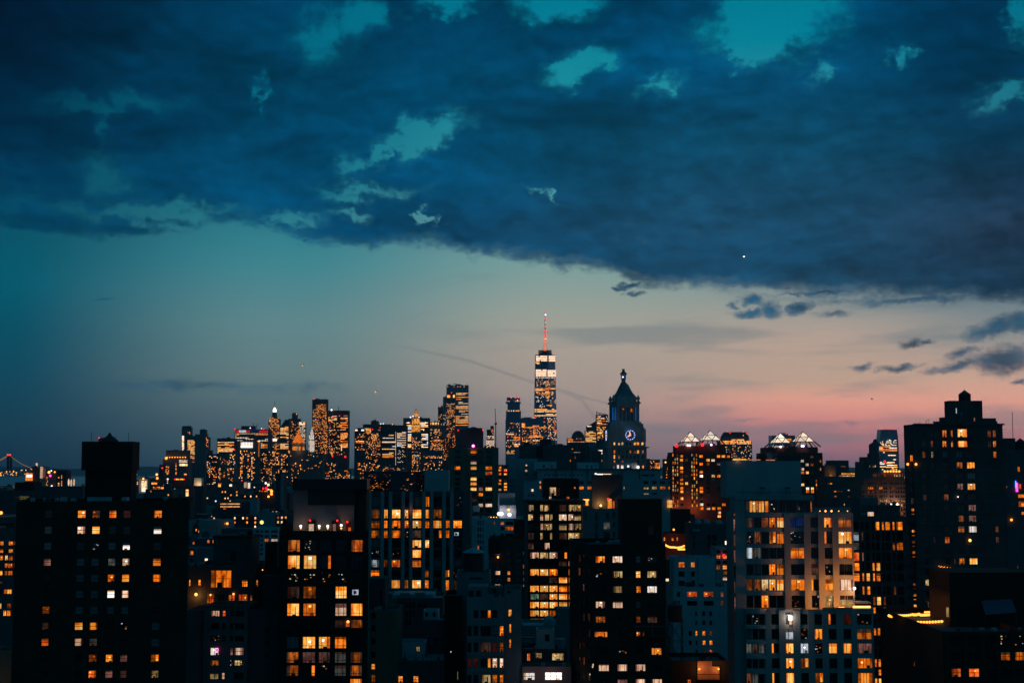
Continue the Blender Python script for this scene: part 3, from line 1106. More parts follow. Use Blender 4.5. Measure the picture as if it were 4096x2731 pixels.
beacon(1392, 2485, Y2 - .35, .28, 'lamp_amber', r)
real_lamp(1203, 2103, Y2 + 6.6, 45, (1, .45, .2), 'terrace_lamp_light')
real_lamp(1365, 2100, Y2 + 6.6, 45, (1, .45, .2), 'terrace_lamp_light')


def shrub(px, pytop, pybot, Y, w, name, label, seed, mat='foliage', n=260, group=None):
    rr = random.Random(seed)
    x, zt = P(px, pytop, Y)
    zb = P(px, pybot, Y)[1]
    mb = MB()
    for _ in range(n):
        t = rr.random() ** 0.8
        rad = w * (1 - t) ** 0.7 * rr.uniform(.2, 1)
        a = rr.uniform(0, 2 * PI)
        c = Vector((rad * math.cos(a), rad * math.sin(a), zb + (zt - zb) * t))
        d = Vector((rr.uniform(-1, 1), rr.uniform(-1, 1), rr.uniform(-.3, 1))).normalized() * w * .22
        e = d.cross(Vector((rr.uniform(-1, 1), rr.uniform(-1, 1), rr.uniform(-1, 1)))).normalized() * w * .10
        c = Vector((x + c.x, Y + c.y, c.z))
        mb.poly([c - d, c + e, c + d, c - e], mat)
    root = thing(name, label, 'shrub', (x, Y, zb), group)
    mb.build('foliage', root)
    tb = MB()
    tb.bar((x, Y, zb), (x, Y, zb + (zt - zb) * .7), .12, 'tank_wood')
    tb.build('stem', root)
    return root


shrub(1140, 2074, 2124, Y2 + 4, 1.2, 'terrace_shrub', 'tall dark conifer at the left end of the lamp lit roof terrace', 3)
shrub(1160, 2088, 2124, Y2 + 3, .9, 'terrace_shrub', 'shorter dark conifer just right of the tall one on the lamp lit terrace', 4)

# ------------------------------------------------------------------ old house with the big studio window, between the two dark towers
Y3 = 300
b = Bld('studio_house', 'dark brick house with a large eight pane orange studio window', 'apartment building', slab(753, 1012, 2262, Y3, 18), 2262, 'grey_brick', frame='bronze_frame')
b.win(843, 925, 2280, 2349, 'o', 'four')
for x0, x1, y0, y1, st in ((755, 762, 2317, 2343, 'o'), (792, 803, 2317, 2342, 'o'), (967, 990, 2319, 2346, 'o'), (827, 856, 2372, 2412, 'r'), (913, 926, 2378, 2414, 'r'), (928, 939, 2372, 2414, 'r'),
                           (954, 989, 2375, 2412, 'r'), (1000, 1011, 2378, 2402, 'm'), (870, 895, 2378, 2406, 'd')):
    b.win(x0, x1, y0, y1, st, 'grid' if x1 - x0 > 15 else 'sash')
r = b.finish()
clutter(r, 860, 1000, 2143, Y3 + 5, 6, 5)
clutter(r, 760, 850, 2261, Y3, 7, 4)
part(r, 'penthouse', [(853, 1006, 2146, 2270, Y3 + 5, 10, 'grey_brick'), (850, 1010, 2142, 2150, Y3 + 4.7, 10.6, 'dark_brick')])
part(r, 'roof_door', [(922, 941, 2205, 2242, Y3 + 4.8, .25, 'black_metal')])
part(r, 'chimney', [(990, 1006, 2120, 2150, Y3 + 8, 2, 'dark_brick')])
beacon(842, 2378, Y3 - .3, .18, 'lamp_warm', r)
beacon(934, 2374, Y3 - .3, .2, 'lamp_warm', r)
beacon(784, 2376, Y3 - .5, .34, 'lamp_warm', r)
real_lamp(784, 2380, Y3 - 1.0, 110, (1, .4, .08), 'porch_lamp_light')

b = Bld('annex_house', 'dark annex with two small orange windows between the studio house and the loft tower', 'apartment building', slab(1013, 1112, 2268, Y3 + 4, 14), 2268, 'dark_brick')
b.win(1014, 1032, 2318, 2346, 'o', 'sash'); b.win(1008, 1020, 2378, 2402, 'm', 'sash')
r = b.finish()
part(r, 'side_wall', [(1050, 1116, 2300, 2600, Y3 + 1, 3, 'grey_brick')])
part(r, 'stair_head', [(1060, 1108, 2170, 2270, Y3 + 8, 5, 'black_brick')])
beacon(1050, 2278, Y3 + 3, .12, 'lamp_warm', r)

Y3b = 288
b = Bld('brick_tenement', 'low reddish brick tenement with a pink lit window below the studio house', 'apartment building', slab(816, 992, 2422, Y3b, 12), 2422, 'pink_stucco', frame='black_metal')
rws = [(2441, 2464), (2491, 2515), (2541, 2563), (2589, 2619), (2639, 2661), (2689, 2715)]
cl = [(843, 877), (889, 902), (925, 975)]
b.grid([(843, 877), (889, 902), (922, 933), (940, 976)], rws, ['wrdd', 'dddd', 'Dddd', 'W.pw', 'm.Dy', 'yw.d'], ['half', 'sash', 'sash', 'grid'], yref=2500)
r = b.finish()
beacon(868, 2598, Y3b - .2, .3, 'lamp_magenta', r)
part(r, 'cornice', [(814, 994, 2418, 2424, Y3b - .35, .34, 'pink_stucco')])
b = Bld('party_wall_house', 'blank windowless grey house right beside the near black tower', 'apartment building', slab(746, 815, 2438, Y3b + 1, 10), 2438, 'pink_stucco')
b.finish()
b = Bld('blank_wall_house', 'blank dark grey house wall left of the loft tower base', 'apartment building', slab(993, 1113, 2436, Y3b + 2, 9), 2436, 'grey_brick')
b.grid([(1060, 1080)], [(2510, 2532), (2560, 2580), (2610, 2630)], ['d', 'd', 'd'])
b.finish()

# ------------------------------------------------------------------ black corner building, front centre
Y8 = 284
xa, xb, xl = P(2360, 2200, Y8)[0], P(2662, 2200, Y8)[0], P(2284, 2200, Y8 + 15)[0]
plan = [(xa, Y8), (xb, Y8), (xb, Y8 + 24), (xl, Y8 + 24), (xl, Y8 + 15)]
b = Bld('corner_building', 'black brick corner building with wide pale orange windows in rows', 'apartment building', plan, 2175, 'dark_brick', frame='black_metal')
cols = [(2382, 2420), (2450, 2490), (2543, 2562), (2588, 2627)]
rws = [(2223, 2250), (2283, 2310), (2343, 2370), (2404, 2431), (2464, 2490)]
b.grid(cols, rws, ['owbD', 'DyOy', 'dyoW', 'wwbd', 'm.mq'], ['tri', 'tri', 'sash', 'tri'], yref=2230)
b.win(2472, 2490, 2464, 2484, 'd', 'sash')
b.win(2378, 2430, 2525, 2547, 'o', 'tri'); b.win(2472, 2490, 2525, 2545, 'd', 'sash'); b.win(2545, 2563, 2525, 2543, 'o', 'half'); b.win(2570, 2578, 2525, 2543, 'm', 'sash')
cols = [(2395, 2436), (2470, 2510), (2542, 2582), (2607, 2648)]
b.grid(cols, [(2590, 2618), (2655, 2683), (2714, 2742)], ['dDdo', 'wwwd', 'dpww'], 'tri', yref=2660)
b.win(2367, 2376, 2652, 2671, 'w')
lr = [(2216, 2246), (2270, 2300), (2334, 2362), (2393, 2422), (2452, 2482), (2516, 2544), (2566, 2594), (2626, 2656), (2690, 2718)]
b.grid([(2310, 2320), (2328, 2337), (2350, 2359)], lr, ['mpd', 'odd', 'qwd', 'dbR', 'dmO', 'ddm', 'pod', 'mod', 'RyW'], 'sash', face=4, yref=2230)
r = b.finish()
clutter(r, 2366, 2478, 2173, Y8, 5, 6)
part(r, 'bulkhead', [(2486, 2648, 1995, 2178, Y8 + 7, 10, 'dark_brick')])
part(r, 'bulkhead_window', [(2594, 2614, 2103, 2138, Y8 + 6.9, .08, 'dark_glass')])
part(r, 'pipe', [(2648, 2651, 2080, 2178, Y8 + 6, .3, 'grey_metal')])
part(r, 'terrace_slab', [(2560, 2684, 2545, 2552, Y8 - 1.4, 1.39, 'dark_brick')])
mb = MB()
for t in (0, .5, 1):
    x = P(2545 + 130 * t, 2503, Y8 - .9)[0]
    mb.bar((x, Y8 - .9, P(2600, 2548, Y8 - .9)[1]), (x, Y8 - .9, P(2600, 2503, Y8 - .9)[1]), .07, 'grey_metal')
z = P(2600, 2503, Y8 - .9)[1]
mb.bar((P(2545, 2503, Y8 - .9)[0], Y8 - .9, z), (P(2675, 2503, Y8 - .9)[0], Y8 - .9, z), .07, 'grey_metal')
mb.build('pergola_frame', r)
part(r, 'roof_vent', [(2388, 2394, 2171, 2177, Y8 + 3, .4, 'roof_silver'), (2426, 2434, 2168, 2177, Y8 + 4, .5, 'roof_silver')])

# ------------------------------------------------------------------ pale stone apartment house, right
YA = 290
b = Bld('stone_apartment_house', 'pale stone apartment house with square piers and a bright amber terrace', 'apartment building', slab(2932, 3412, 2052, YA, 9.5), 2052, 'limestone', frame='dark_metal', reveal=.6, recess=.3)
fr = [(2067, 2109), (2125, 2174), (2189, 2233), (2255, 2299), (2316, 2361), (2380, 2430)]
kc = [(3163, 3218), (3244, 3275), (3299, 3332), (3356, 3410)]
b.grid(kc, fr, ['Bdom', 'DdLO', 'oddo', 'dqDd', 'oLow', 'DDyy'], ['tri2', 'half', 'two', 'tri2'], yref=2200)
for (y0, y1), sq in zip(fr, ('qdmoO', 'DmdMo', 'cgddd', 'dbdoo', 'mmyOO', 'ddodd')):
    for i, ch in enumerate(sq):
        b.win(2986 + 30.6 * i, 2986 + 30.6 * (i + 1) - 3, y0, y1, ch, 'two')
for i, ch in enumerate('opqpdqpRq'):
    b.win(2934, 2944, 2012 + 62.5 * i, 2062 + 62.5 * i, ch, 'sash')
r = b.finish()
for x0, x1 in ((3139, 3163), (3218, 3244), (3275, 3299), (3332, 3356)):
    part(r, 'pier', [(x0, x1, 2054, 2436, YA - .35, .34, 'limestone')])
part(r, 'flank_pier', [(2945, 2982, 2002, 2760, YA - .3, .29, 'limestone')])


def bow(py0, py1, xl, xr, Yw, depth, name):
    """bowed spandrel band of the bay"""
    mb = MB()
    n = 8
    x0, x1 = P(xl, 2200, Yw)[0], P(xr, 2200, Yw)[0]
    fr_ = [(x0 + (x1 - x0) * i / n, Yw - .05 - depth * math.sin(PI * i / n) ** .7) for i in range(n + 1)]
    mb.prism(fr_ + [(x1, Yw - .01), (x0, Yw - .01)], P(xl, py1, Yw)[1], P(xl, py0, Yw)[1], 'limestone')
    return mb.build(name, r)


for y0, y1 in ((2050, 2067), (2109, 2125), (2175, 2189), (2233, 2254), (2300, 2315), (2362, 2379), (2432, 2452), (2500, 2512), (2562, 2574), (2620, 2632), (2680, 2692)):
    bow(y0, y1, 2983, 3138 if y0 < 2430 else 3064, YA - (0 if y0 < 2430 else 3.0), .7, 'bay_spandrel')
# penthouse floor
p = Bld('penthouse', '', '', slab(2941, 3252, 2015, YA + 1.5, 7.5), 1986, 'limestone', frame='dark_metal', root=r, base=b.H - .9, reveal=.8, recess=.4)
for x0, x1, ch in ((2986, 2997, 'q'), (2999, 3024, 'O'), (3026, 3034, 'o'), (3035, 3058, 'O'), (3060, 3076, 'o'), (3079, 3110, 'D'), (3112, 3142, 'd'), (3144, 3186, 'd'), (3192, 3216, 'D'), (3218, 3240, 'd'), (3242, 3250, 'm')):
    p.win(x0, x1, 2003, 2048, ch, 'half' if x1 - x0 > 20 else 'sash')
p.win(2957, 2965, 2012, 2038, 'q', 'sash')
p.finish()
part(r, 'roof_slab', [(2938, 3256, 1979, 1999, YA + .6, .85, 'limestone')])
part(r, 'bulkhead', [(2907, 3205, 1843, 1990, YA + 9, 9, 'pale_render')])
mb = MB()
zr = P(3100, 1968, YA + 2)[1]
for px in (2970, 3079, 3160, 3240):
    x = P(px, 1968, YA + 2)[0]
    mb.bar((x, YA + 2, zr - 1.2), (x, YA + 2, zr + (.9 if px in (2970, 3079) else .2)), .08, 'dark_metal')
mb.bar((P(2945, 1968, YA + 2)[0], YA + 2, zr), (P(3250, 1968, YA + 2)[0], YA + 2, zr), .06, 'dark_metal')
mb.build('railing', r)
for px in (3050, 3152):
    part(r, 'vent_stack', [(px - 8, px + 8, 1952, 1984, YA + 7, .8, 'grey_metal'), (px - 10, px + 10, 1948, 1953, YA + 6.9, 1.0, 'dark_metal')])
part(r, 'light_strip', [(2932, 2985, 1834, 1840, YA + 9.2, .25, 'room_bright'), (2985, 3042, 1837, 1840, YA + 9.2, .25, 'room_orange'), (3064, 3100, 1838, 1841, YA + 9.2, .25, 'room_orange')])
mb = MB()
pbox(mb, 2935, 2952, 1824, 1842, YA + 10, 1.5, 'grey_metal')
mb.build('air_duct', r)
mb = MB()
for c, q in (((3073, 3100, 1808, 1822), 'grey_metal'), ((3075, 3088, 1822, 1840), 'grey_metal'), ((3088, 3110, 1810, 1818), 'grey_metal')):
    pbox(mb, *c, YA + 11, 1.8, q)
mb.build('air_duct', r)
part(r, 'chiller', [(3110, 3195, 1826, 1846, YA + 12, 4, 'dark_metal')])
real_lamp(2950, 1838, YA + 8.8, 14, (1, .5, .2), 'roof_strip_light')
# terrace on the upper right with a glass rail, warm lamps and plants
part(r, 'glass_rail', [(3256, 3404, 2026, 2052, YA + .35, .05, 'clear_pane')])
part(r, 'rail_cap', [(3256, 3404, 2024, 2027, YA + .3, .12, 'dark_metal')])
for px in (3302, 3326, 3355, 3280, 3390):
    beacon(px, 2043, YA + 1.6, .22 if px in (3302, 3326) else .12, 'lamp_warm', r)
# lower front with the broad terrace
q = Bld('lower_front', '', '', slab(2983, 3492, 2436, YA - 3, 2.95), 2436, 'limestone', frame='dark_metal', root=r, reveal=.6, recess=.3)
gr = [(2454, 2497), (2514, 2556), (2572, 2612), (2631, 2672), (2690, 2732)]
lc = [(3087, 3118), (3144, 3175), (3203, 3234), (3260, 3291), (3316, 3349), (3375, 3407), (3430, 3489)]
q.grid(lc, gr, ['dgddLRD', 'dcDoddm', 'LOcDOOp', 'dOMdddo', 'LOdMddo'], ['half', 'two', 'two', 'half', 'two', 'two', 'tri2'], yref=2560)
for (y0, y1), sq in zip(gr, ('dDd', 'bdd', 'gqg', 'ddd', 'mgd')):
    for i, ch in enumerate(sq):
        q.win(2985 + 25.5 * i, 2985 + 25.5 * (i + 1) - 3, y0, y1, ch, 'two')
q.finish()
for x0, x1 in ((3064, 3087), (3118, 3144), (3175, 3203), (3234, 3260), (3291, 3316), (3349, 3375), (3407, 3430)):
    part(r, 'pier', [(x0, x1, 2440, 2760, YA - 3.3, .29, 'limestone')])
part(r, 'wall_lamp', [(3147, 3172, 2456, 2461, YA - 3.5, .3, 'grey_metal'), (3155, 3169, 2461, 2480, YA - 3.45, .25, 'lamp_white'), (3158, 3168, 2480, 2496, YA - 3.4, .1, 'room_white')])
beacon(3160, 2470, YA - 3.5, .36, 'lamp_white', r)
real_lamp(3160, 2470, YA - 4.2, 110, (1, .86, .72), 'wall_lamp_light')
part(r, 'parapet', [(3290, 3494, 2428, 2437, YA - 3.2, .2, 'limestone')])
part(r, 'light_strip', [(3412, 3482, 2422, 2430, YA - 3.3, .2, 'lamp_warm'), (3355, 3378, 2426, 2430, YA - 2.2, .2, 'lamp_warm')])
part(r, 'terrace_canopy', [(3412, 3484, 2408, 2413, YA - 2.9, 3.5, 'pale_render')])
beacon(3418, 2352, YA - .5, .3, 'lamp_white', r)
real_lamp(3335, 2422, YA - 1.9, 2300, (1, .34, .06), 'terrace_lamp_light')
real_lamp(3395, 2420, YA - 1.9, 4200, (1, .34, .06), 'terrace_lamp_light')
real_lamp(3418, 2360, YA - 1.3, 120, (1, .6, .3), 'balcony_lamp_light')

# ------------------------------------------------------------------ grey grid facade behind it
YB = 434
b = Bld('grid_facade_building', 'dark grey building with a tight grid of narrow windows behind the stone house', 'apartment building', slab(3408, 3626, 2064, YB, 20), 2064, 'dark_stone', frame='black_metal', near=False)
cols = [(3413, 3437), (3447, 3455), (3464, 3478), (3489, 3498), (3504, 3520), (3530, 3539), (3544, 3563), (3572, 3581), (3588, 3613)]
r0 = [(2086, 2119), (2127, 2162), (2169, 2199), (2208, 2243), (2250, 2282), (2291, 2323), (2344, 2377), (2386, 2419), (2428, 2452), (2470, 2500), (2511, 2540), (2552, 2584), (2594, 2626), (2635, 2666), (2676, 2700), (2712, 2740)]
b.grid(cols, r0, ['dddd' 'oooo' 'o', 'cqdddd' 'ddd', 'gdddddd' 'm' 'm', 'rpdddddd' 'd', 'oddoOdddd', 'ooOoodddd', 'dooddddmd', 'dddmOmddd', 'ddoodOddd', 'dddddmddd', 'ddmooodd' 'd', 'dddddddd' 'd', 'dddddddd' 'd', 'dmmoodddd', 'ddddodddd', 'dddoOdddd'], 'sash', yref=2200)
r = b.finish()
clutter(r, 3420, 3470, 2062, YB, 8, 4, 1.3)
clutter(r, 3520, 3600, 2019, YB + 5, 9, 6, 1.3)
part(r, 'plant_room', [(3470, 3600, 2020, 2070, YB + 5, 8, 'dark_stone')])
part(r, 'plant_hut', [(3460, 3512, 1990, 2070, YB + 9, 6, 'grey_concrete'), (3471, 3495, 2047, 2063, YB + 4.9, .1, 'room_white')])

# ------------------------------------------------------------------ stepped dark tower, right
YC = 385
x0, x1 = P(3656, 1900, YC)[0], P(4016, 1900, YC)[0]
b = Bld('stepped_tower', 'dark stepped apartment tower with a peaked tank hut on top', 'apartment tower', [(x0, YC), (x1, YC), (x1, YC + 9), (x0, YC + 9)], 1696, 'grey_brick', frame='black_metal')
D = {'a': (3642, 3659), 'b': (3690, 3704), 'c': (3726, 3735), 'd': (3772, 3791), 'e': (3807, 3815), 'f': (3834, 3872), 'f1': (3826, 3851), 'f2': (3868, 3900), 'g': (3954, 3968), 'h': (3975, 3988)}
pit = 42.6
for i, st in enumerate([dict(d='o', e='o', f='O', g='m', h='m', c='b', b='d'), dict(d='o', e='o', f='O', g='q', h='o', c='m', b='b'), dict(b='m', c='y', d='b', f1='b', f2='d', h='o'),
                        dict(f1='m', f2='o', c='b', d='d', b='d'), dict(d='d', f1='d', f2='b', b='d', c='d'), dict(f1='p', f2='O', d='d', b='d'), dict(b='q', d='m', f2='d', f1='d', c='d'),
                        dict(f1='d', f2='p', d='d', b='d', c='d'), dict(f1='m', f2='p', c='d', b='d'), dict(f1='m', f2='W', d='d', c='d', h='m'), dict(d='o', c='R', f1='d', f2='d', h='q'), dict(d='d', b='d', f1='d', f2='d'),
                        dict(f1='m', f2='O', e='q', d='d', b='d'), dict(f1='q', f2='o', d='d', b='d'), dict(b='y', c='q', d='d', f1='d'), dict(d='d', b='d', c='q'), dict(d='m', b='D', c='d'),
                        dict(b='d', d='d'), dict(b='o', c='o', d='d'), dict(b='O', d='d', c='m'), dict(d='o', b='d'), dict(b='d', c='d')]):
    yc = 1733 + pit * i
    for k, ch in st.items():
        x0_, x1_ = D[k]
        hh = 18 if (k == 'f' and i == 0) else 13
        b.win(x0_, x1_, yc - hh, yc + (15 if i == 0 else 12), ch, 'slats', yref=1850)
r = b.finish()
clutter(r, 3664, 3750, 1694, YC, 10, 5)
for i in range(16):
    part(r, 'floor_course', [(3660, 4014, 1878 + 42.6 * i, 1880.5 + 42.6 * i, YC - .14, .13, 'tan_brick')])
sh = Bld('shoulder', '', '', slab(3631, 3656, 1850, YC + .5, 2.5), 1790, 'grey_brick', frame='black_metal', root=r)
for i, ch in enumerate('.odd' + 'dqodomodd' + 'moOdd'):
    if ch != '.':
        y = 1790 + 42.6 * i
        sh.win(3641, 3653, y - 13, y + 12, ch, 'slats', yref=1850)
sh.finish()
part(r, 'cornice', [(3654, 4018, 1693, 1700, YC - .5, .49, 'grey_brick')])
for y in (1757, 1793, 1836):
    part(r, 'band_course', [(3657, 4016, y, y + 4, YC - .22, .21, 'grey_brick')])
part(r, 'upper_step', [(3756, 3990, 1684, 1702, YC + 2, 5, 'grey_brick'), (3774, 3872, 1668, 1690, YC + 2.5, 4, 'grey_brick'), (3932, 3984, 1672, 1690, YC + 2.5, 4, 'grey_brick')])
part(r, 'lift_house', [(3798, 3930, 1602, 1690, YC + 3.5, 4.5, 'grey_brick')])
part(r, 'lift_house_slit', [(3824, 3827, 1632, 1652, YC + 3.4, .1, 'room_cool'), (3842, 3850, 1648, 1664, YC + 3.4, .1, 'curtain_grey'), (3896, 3900, 1670, 1688, YC + 3.4, .1, 'room_pink')])
mb = MB()
x, z = P(3859, 1603, YC + 5.7)
zt, zp = P(3859, 1578, YC + 5.7)[1], P(3859, 1560, YC + 5.7)[1]
mb.lathe(x, YC + 5.7, [(1.62, z), (1.62, zt)], 'tank_wood', 8, PI / 8)
mb.lathe(x, YC + 5.7, [(1.75, zt), (.1, zp)], 'dark_metal', 8, PI / 8)
mb.bar((x, YC + 5.7, zp - .1), (x, YC + 5.7, zp + .3), .08, 'dark_metal')
mb.build('tank_hut', r)
for i in range(12):
    y = 2044 + 42.6 * i
    part(r, 'balcony', [(3633, 3668, y, y + 10, YC - 1.2, 1.19, 'dark_brick')])
beacon(3832, 1986, YC - .3, .16, 'lamp_white', r)
for i in range(9):
    beacon(3756 + i * 5.6, 2263 + (3 if i % 2 else 0) + i * .8, YC - .8, .1, 'lamp_amber', r)
beacon(3880, 2160, YC - .3, .4, 'lamp_warm', r)
for x, y in ((3631, 1856), (3664, 1856)):
    beacon(x, y, YC - .4, .34, 'lamp_amber', r)

# ------------------------------------------------------------------ black corner block with the string lit roof, bottom right
YD = 272
xa, xb = P(3772, 2600, YD)[0], P(4120, 2600, YD)[0]
xl = P(3548, 2500, YD + 40)[0]
plan = [(xa, YD), (xb, YD), (xb, YD + 46), (xl, YD + 46), (xl, YD + 40)]
b = Bld('black_corner_block', 'black brick block with a roof terrace under rows of string lights', 'apartment building', plan, 2524, 'dark_brick', frame='black_metal')
b.grid([(3806, 3845), (3876, 3918), (3944, 3978), (4005, 4044), (4061, 4100)], [(2540, 2585), (2606, 2640), (2672, 2706)], ['dddDD', 'dddmo', 'rrddd'], 'sash2', yref=2660)
b.win(3651, 3658, 2646, 2662, 'o', 'sash', face=4)
r = b.finish()
clutter(r, 3800, 4080, 2522, YD, 11, 9)
for x0 in (3780, 3855, 3926, 3985, 4048):
    part(r, 'pier', [(x0, x0 + 14, 2535, 2760, YD - .35, .34, 'dark_brick')])
part(r, 'penthouse', [(3800, 4120, 2288, 2530, YD + 16, 14, 'black_brick')])
part(r, 'penthouse_window', [(3786, 3799, 2428, 2466, YD + 17, .2, 'room_yellow')])
mb = MB()
A = [P(3925, 2401, YD + 15), P(4047, 2394, YD + 15), P(4066, 2446, YD + 11), P(3942, 2456, YD + 11)]
t = [(A[0][0], YD + 15, A[0][1]), (A[1][0], YD + 15, A[1][1]), (A[2][0], YD + 11, A[2][1]), (A[3][0], YD + 11, A[3][1])]
mb.poly(t, 'blue_awning')
mb.poly([(x, y, z - .12) for x, y, z in reversed(t)], 'blue_awning')
for i in range(4):
    a_, c_ = t[i], t[(i + 1) % 4]
    mb.poly([(*a_[:2], a_[2] - .12), (*c_[:2], c_[2] - .12), c_, a_], 'blue_awning')
for q_ in (t[2], t[3]):
    mb.bar((q_[0], q_[1] + .1, q_[2] - .1), (q_[0], q_[1] + .1, b.H - .9), .09, 'dark_metal')
single(mb, 'roof_awning', 'slanted blue awning on the dark roof at the lower right', 'awning')


def string_lights(pts, n, sag, name, label, r_=.16, mat='lamp_amber', group=None):
    """a cable with hanging bulbs between world points"""
    root = thing(name, label, 'string lights', pts[0], group)
    cb = MB()
    key = ('bulb', r_, mat)
    if key not in WCACHE:
        m_ = MB(); m_.ball((0, 0, 0), r_, mat, 6)
        WCACHE[key] = m_.mesh('bulb')
    prev = None
    tot = len(pts) - 1
    for s_ in range(tot):
        a_, c_ = Vector(pts[s_]), Vector(pts[s_ + 1])
        k = max(2, n // tot)
        for i in range(k + (1 if s_ == tot - 1 else 0)):
            f = i / k
            q_ = a_.lerp(c_, f) - Vector((0, 0, sag * 4 * f * (1 - f)))
            if prev is not None:
                cb.bar(prev, q_, .03, 'black_metal')
            prev = q_
            put('bulb', WCACHE[key], root, q_ - Vector((0, 0, r_ * 1.2)))
    cb.build('cable', root)
    return root


def W(px, py, Y):
    x, z = P(px, py, Y)
    return (x, Y, z)


SL = 'strings of lights over the black roof'
string_lights([W(3556, 2454, YD + 38), W(3642, 2474, YD + 26)], 22, .1, 'string_lights', 'densest strand of string lights along the left edge of the black roof', .30, group=SL)
string_lights([W(3560, 2449, YD + 39), W(3642, 2452, YD + 35)], 10, .2, 'string_lights', 'strand of string lights crossing the far left corner of the black roof', .26, group=SL)
string_lights([W(3650, 2450, YD + 34), W(3676, 2448, YD + 33)], 6, .1, 'string_lights', 'very short strand of string lights in the middle of the black roof', .28, group=SL)
string_lights([W(3682, 2452, YD + 33), W(3786, 2440, YD + 30)], 18, .15, 'string_lights', 'upper strand of string lights ending at the yellow penthouse window', .28, group=SL)
string_lights([W(3700, 2442, YD + 34), W(3772, 2434, YD + 32)], 12, .1, 'string_lights', 'topmost fainter strand of string lights on the black roof', .22, group=SL)
string_lights([W(3672, 2480, YD + 24), W(3802, 2474, YD + 20)], 11, .1, 'string_lights', 'lowest strand of string lights with wide gaps near the front of the black roof', .28, group=SL)
real_lamp(3600, 2464, YD + 33, 160, (1, .4, .12), 'string_glow_light')
real_lamp(3740, 2450, YD + 29, 160, (1, .4, .12), 'string_glow_light')

# ------------------------------------------------------------------ lower middle: loft house with the water tank, dark slab, small roofs
YE = 293
b = Bld('grey_loft_house', 'grey loft house with broad dark window bays under a round water tank', 'apartment building', slab(1868, 2018, 2388, YE, 16), 2388, 'grey_concrete', frame='black_metal')
cols = [(1870, 1886), (1894, 1913), (1922, 1963), (1970, 1989), (1999, 2015)]
b.grid(cols, [(2439, 2470), (2502, 2542), (2568, 2607), (2631, 2669), (2697, 2730)], ['.d' 'K' 'd.', 'dddbo', 'ddqRm', 'RRKww', 'ddymy'.replace('my', 'mo')], ['sash', 'sash', 'tri', 'sash', 'sash'], yref=2560)
r = b.finish()
for y in (2494, 2552, 2616, 2680):
    part(r, 'sill_band', [(1868, 2018, y, y + 6, YE - .2, .19, 'grey_concrete')])
x2 = Bld('side_wing', '', '', slab(2018.5, 2086, 2358, YE + 2, 14), 2358, 'grey_concrete', frame='black_metal', root=r)
for x0_, x1_, y0_, y1_, ch in ((2033, 2047, 2436, 2464, 'O'), (2037, 2045, 2494, 2530, 'o'), (2037, 2045, 2555, 2590, 'o'), (2028, 2043, 2361, 2372, 'd')):
    x2.win(x0_, x1_, y0_, y1_, ch, 'sash')
x2.finish()
part(r, 'roof_house', [(1872, 1952, 2345, 2392, YE + 4, 8, 'grey_concrete'), (1960, 2010, 2348, 2392, YE + 5, 6, 'dark_stone')])
part(r, 'roof_house_window', [(1876, 1894, 2360, 2384, YE + 3.9, .08, 'dark_glass')])
part(r, 'roof_house_window', [(1905, 1924, 2360, 2384, YE + 3.9, .08, 'dark_glass')])
part(r, 'roof_house_window', [(1970, 1986, 2354, 2368, YE + 4.9, .08, 'dark_glass')])
for px in (1948, 1962, 1995):
    part(r, 'air_conditioner', [(px, px + 12, 2378, 2392, YE + 2.5, 1, 'grey_metal')])
b = Bld('tank_block', 'grey block carrying the round water tank with a thin lit slit on its left edge', 'apartment building', slab(1826, 1960, 2290, YE + 20, 12), 2290, 'grey_concrete')
b.win(1849, 1853, 2306, 2340, 'O', 'sash')
b.win(1878, 1930, 2308, 2316, 'd', 'sash')
tb = b
r = b.finish()
clutter(r, 1832, 1862, 2289, YE + 20, 12, 2)


def water_tank(px, Y, pyr, pyb, pyf, w, legs, label, zfoot, group='rooftop water tanks'):
    """roof apex pyr, barrel top pyb, barrel foot pyf (photo rows)"""
    x, zr = P(px, pyr, Y)
    zb, zf = P(px, pyb, Y)[1], P(px, pyf, Y)[1]
    root = thing('water_tank', label, 'water tank', (x, Y, zfoot), group)
    m_ = MB(); m_.lathe(x, Y, [(w * .97, zf), (w, zf + .1), (w * .96, zb)], 'tank_wood', 18); m_.build('barrel', root)
    m_ = MB()
    for k in range(1, 6):
        z_ = zf + (zb - zf) * k / 6
        m_.lathe(x, Y, [(w * 1.005, z_ - .04), (w * 1.012, z_), (w * 1.005, z_ + .04)], 'dark_metal', 18)
    m_.build('hoop_bands', root)['kind'] = 'stuff'
    m_ = MB(); m_.lathe(x, Y, [(w * 1.08, zb), (w * 1.06, zb + .08), (.06, zr)], 'roof_silver' if legs == 0 else 'dark_metal', 18); m_.build('tank_roof', root)
    m_ = MB(); m_.box(x - w * 1.05, x + w * 1.05, Y - w * 1.05, Y + w * 1.05, zf - .25, zf - .002, 'dark_metal'); m_.build('platform', root)
    c_ = [(-1, -1), (1, -1), (1, 1), (-1, 1)]
    for sx, sy in c_:
        m_ = MB(); m_.bar((x + sx * w * .9, Y + sy * w * .9, zfoot), (x + sx * w * .9, Y + sy * w * .9, zf - .25), .16, 'black_metal'); m_.build('leg', root)
    if legs:
        for i in range(4):
            (ax, ay), (bx, by) = c_[i], c_[(i + 1) % 4]
            for k in range(legs):
                za_, zb_ = zfoot + (zf - .25 - zfoot) * k / legs, zfoot + (zf - .25 - zfoot) * (k + 1) / legs
                m_ = MB()
                q = lambda sx, sy, z_: (x + sx * w * .9, Y + sy * w * .9, z_)
                m_.bar(q(ax, ay, za_), q(bx, by, zb_), .08, 'black_metal'); m_.bar(q(bx, by, za_), q(ax, ay, zb_), .08, 'black_metal'); m_.bar(q(ax, ay, zb_), q(bx, by, zb_), .1, 'black_metal')
                m_.build('brace', root)
    return root


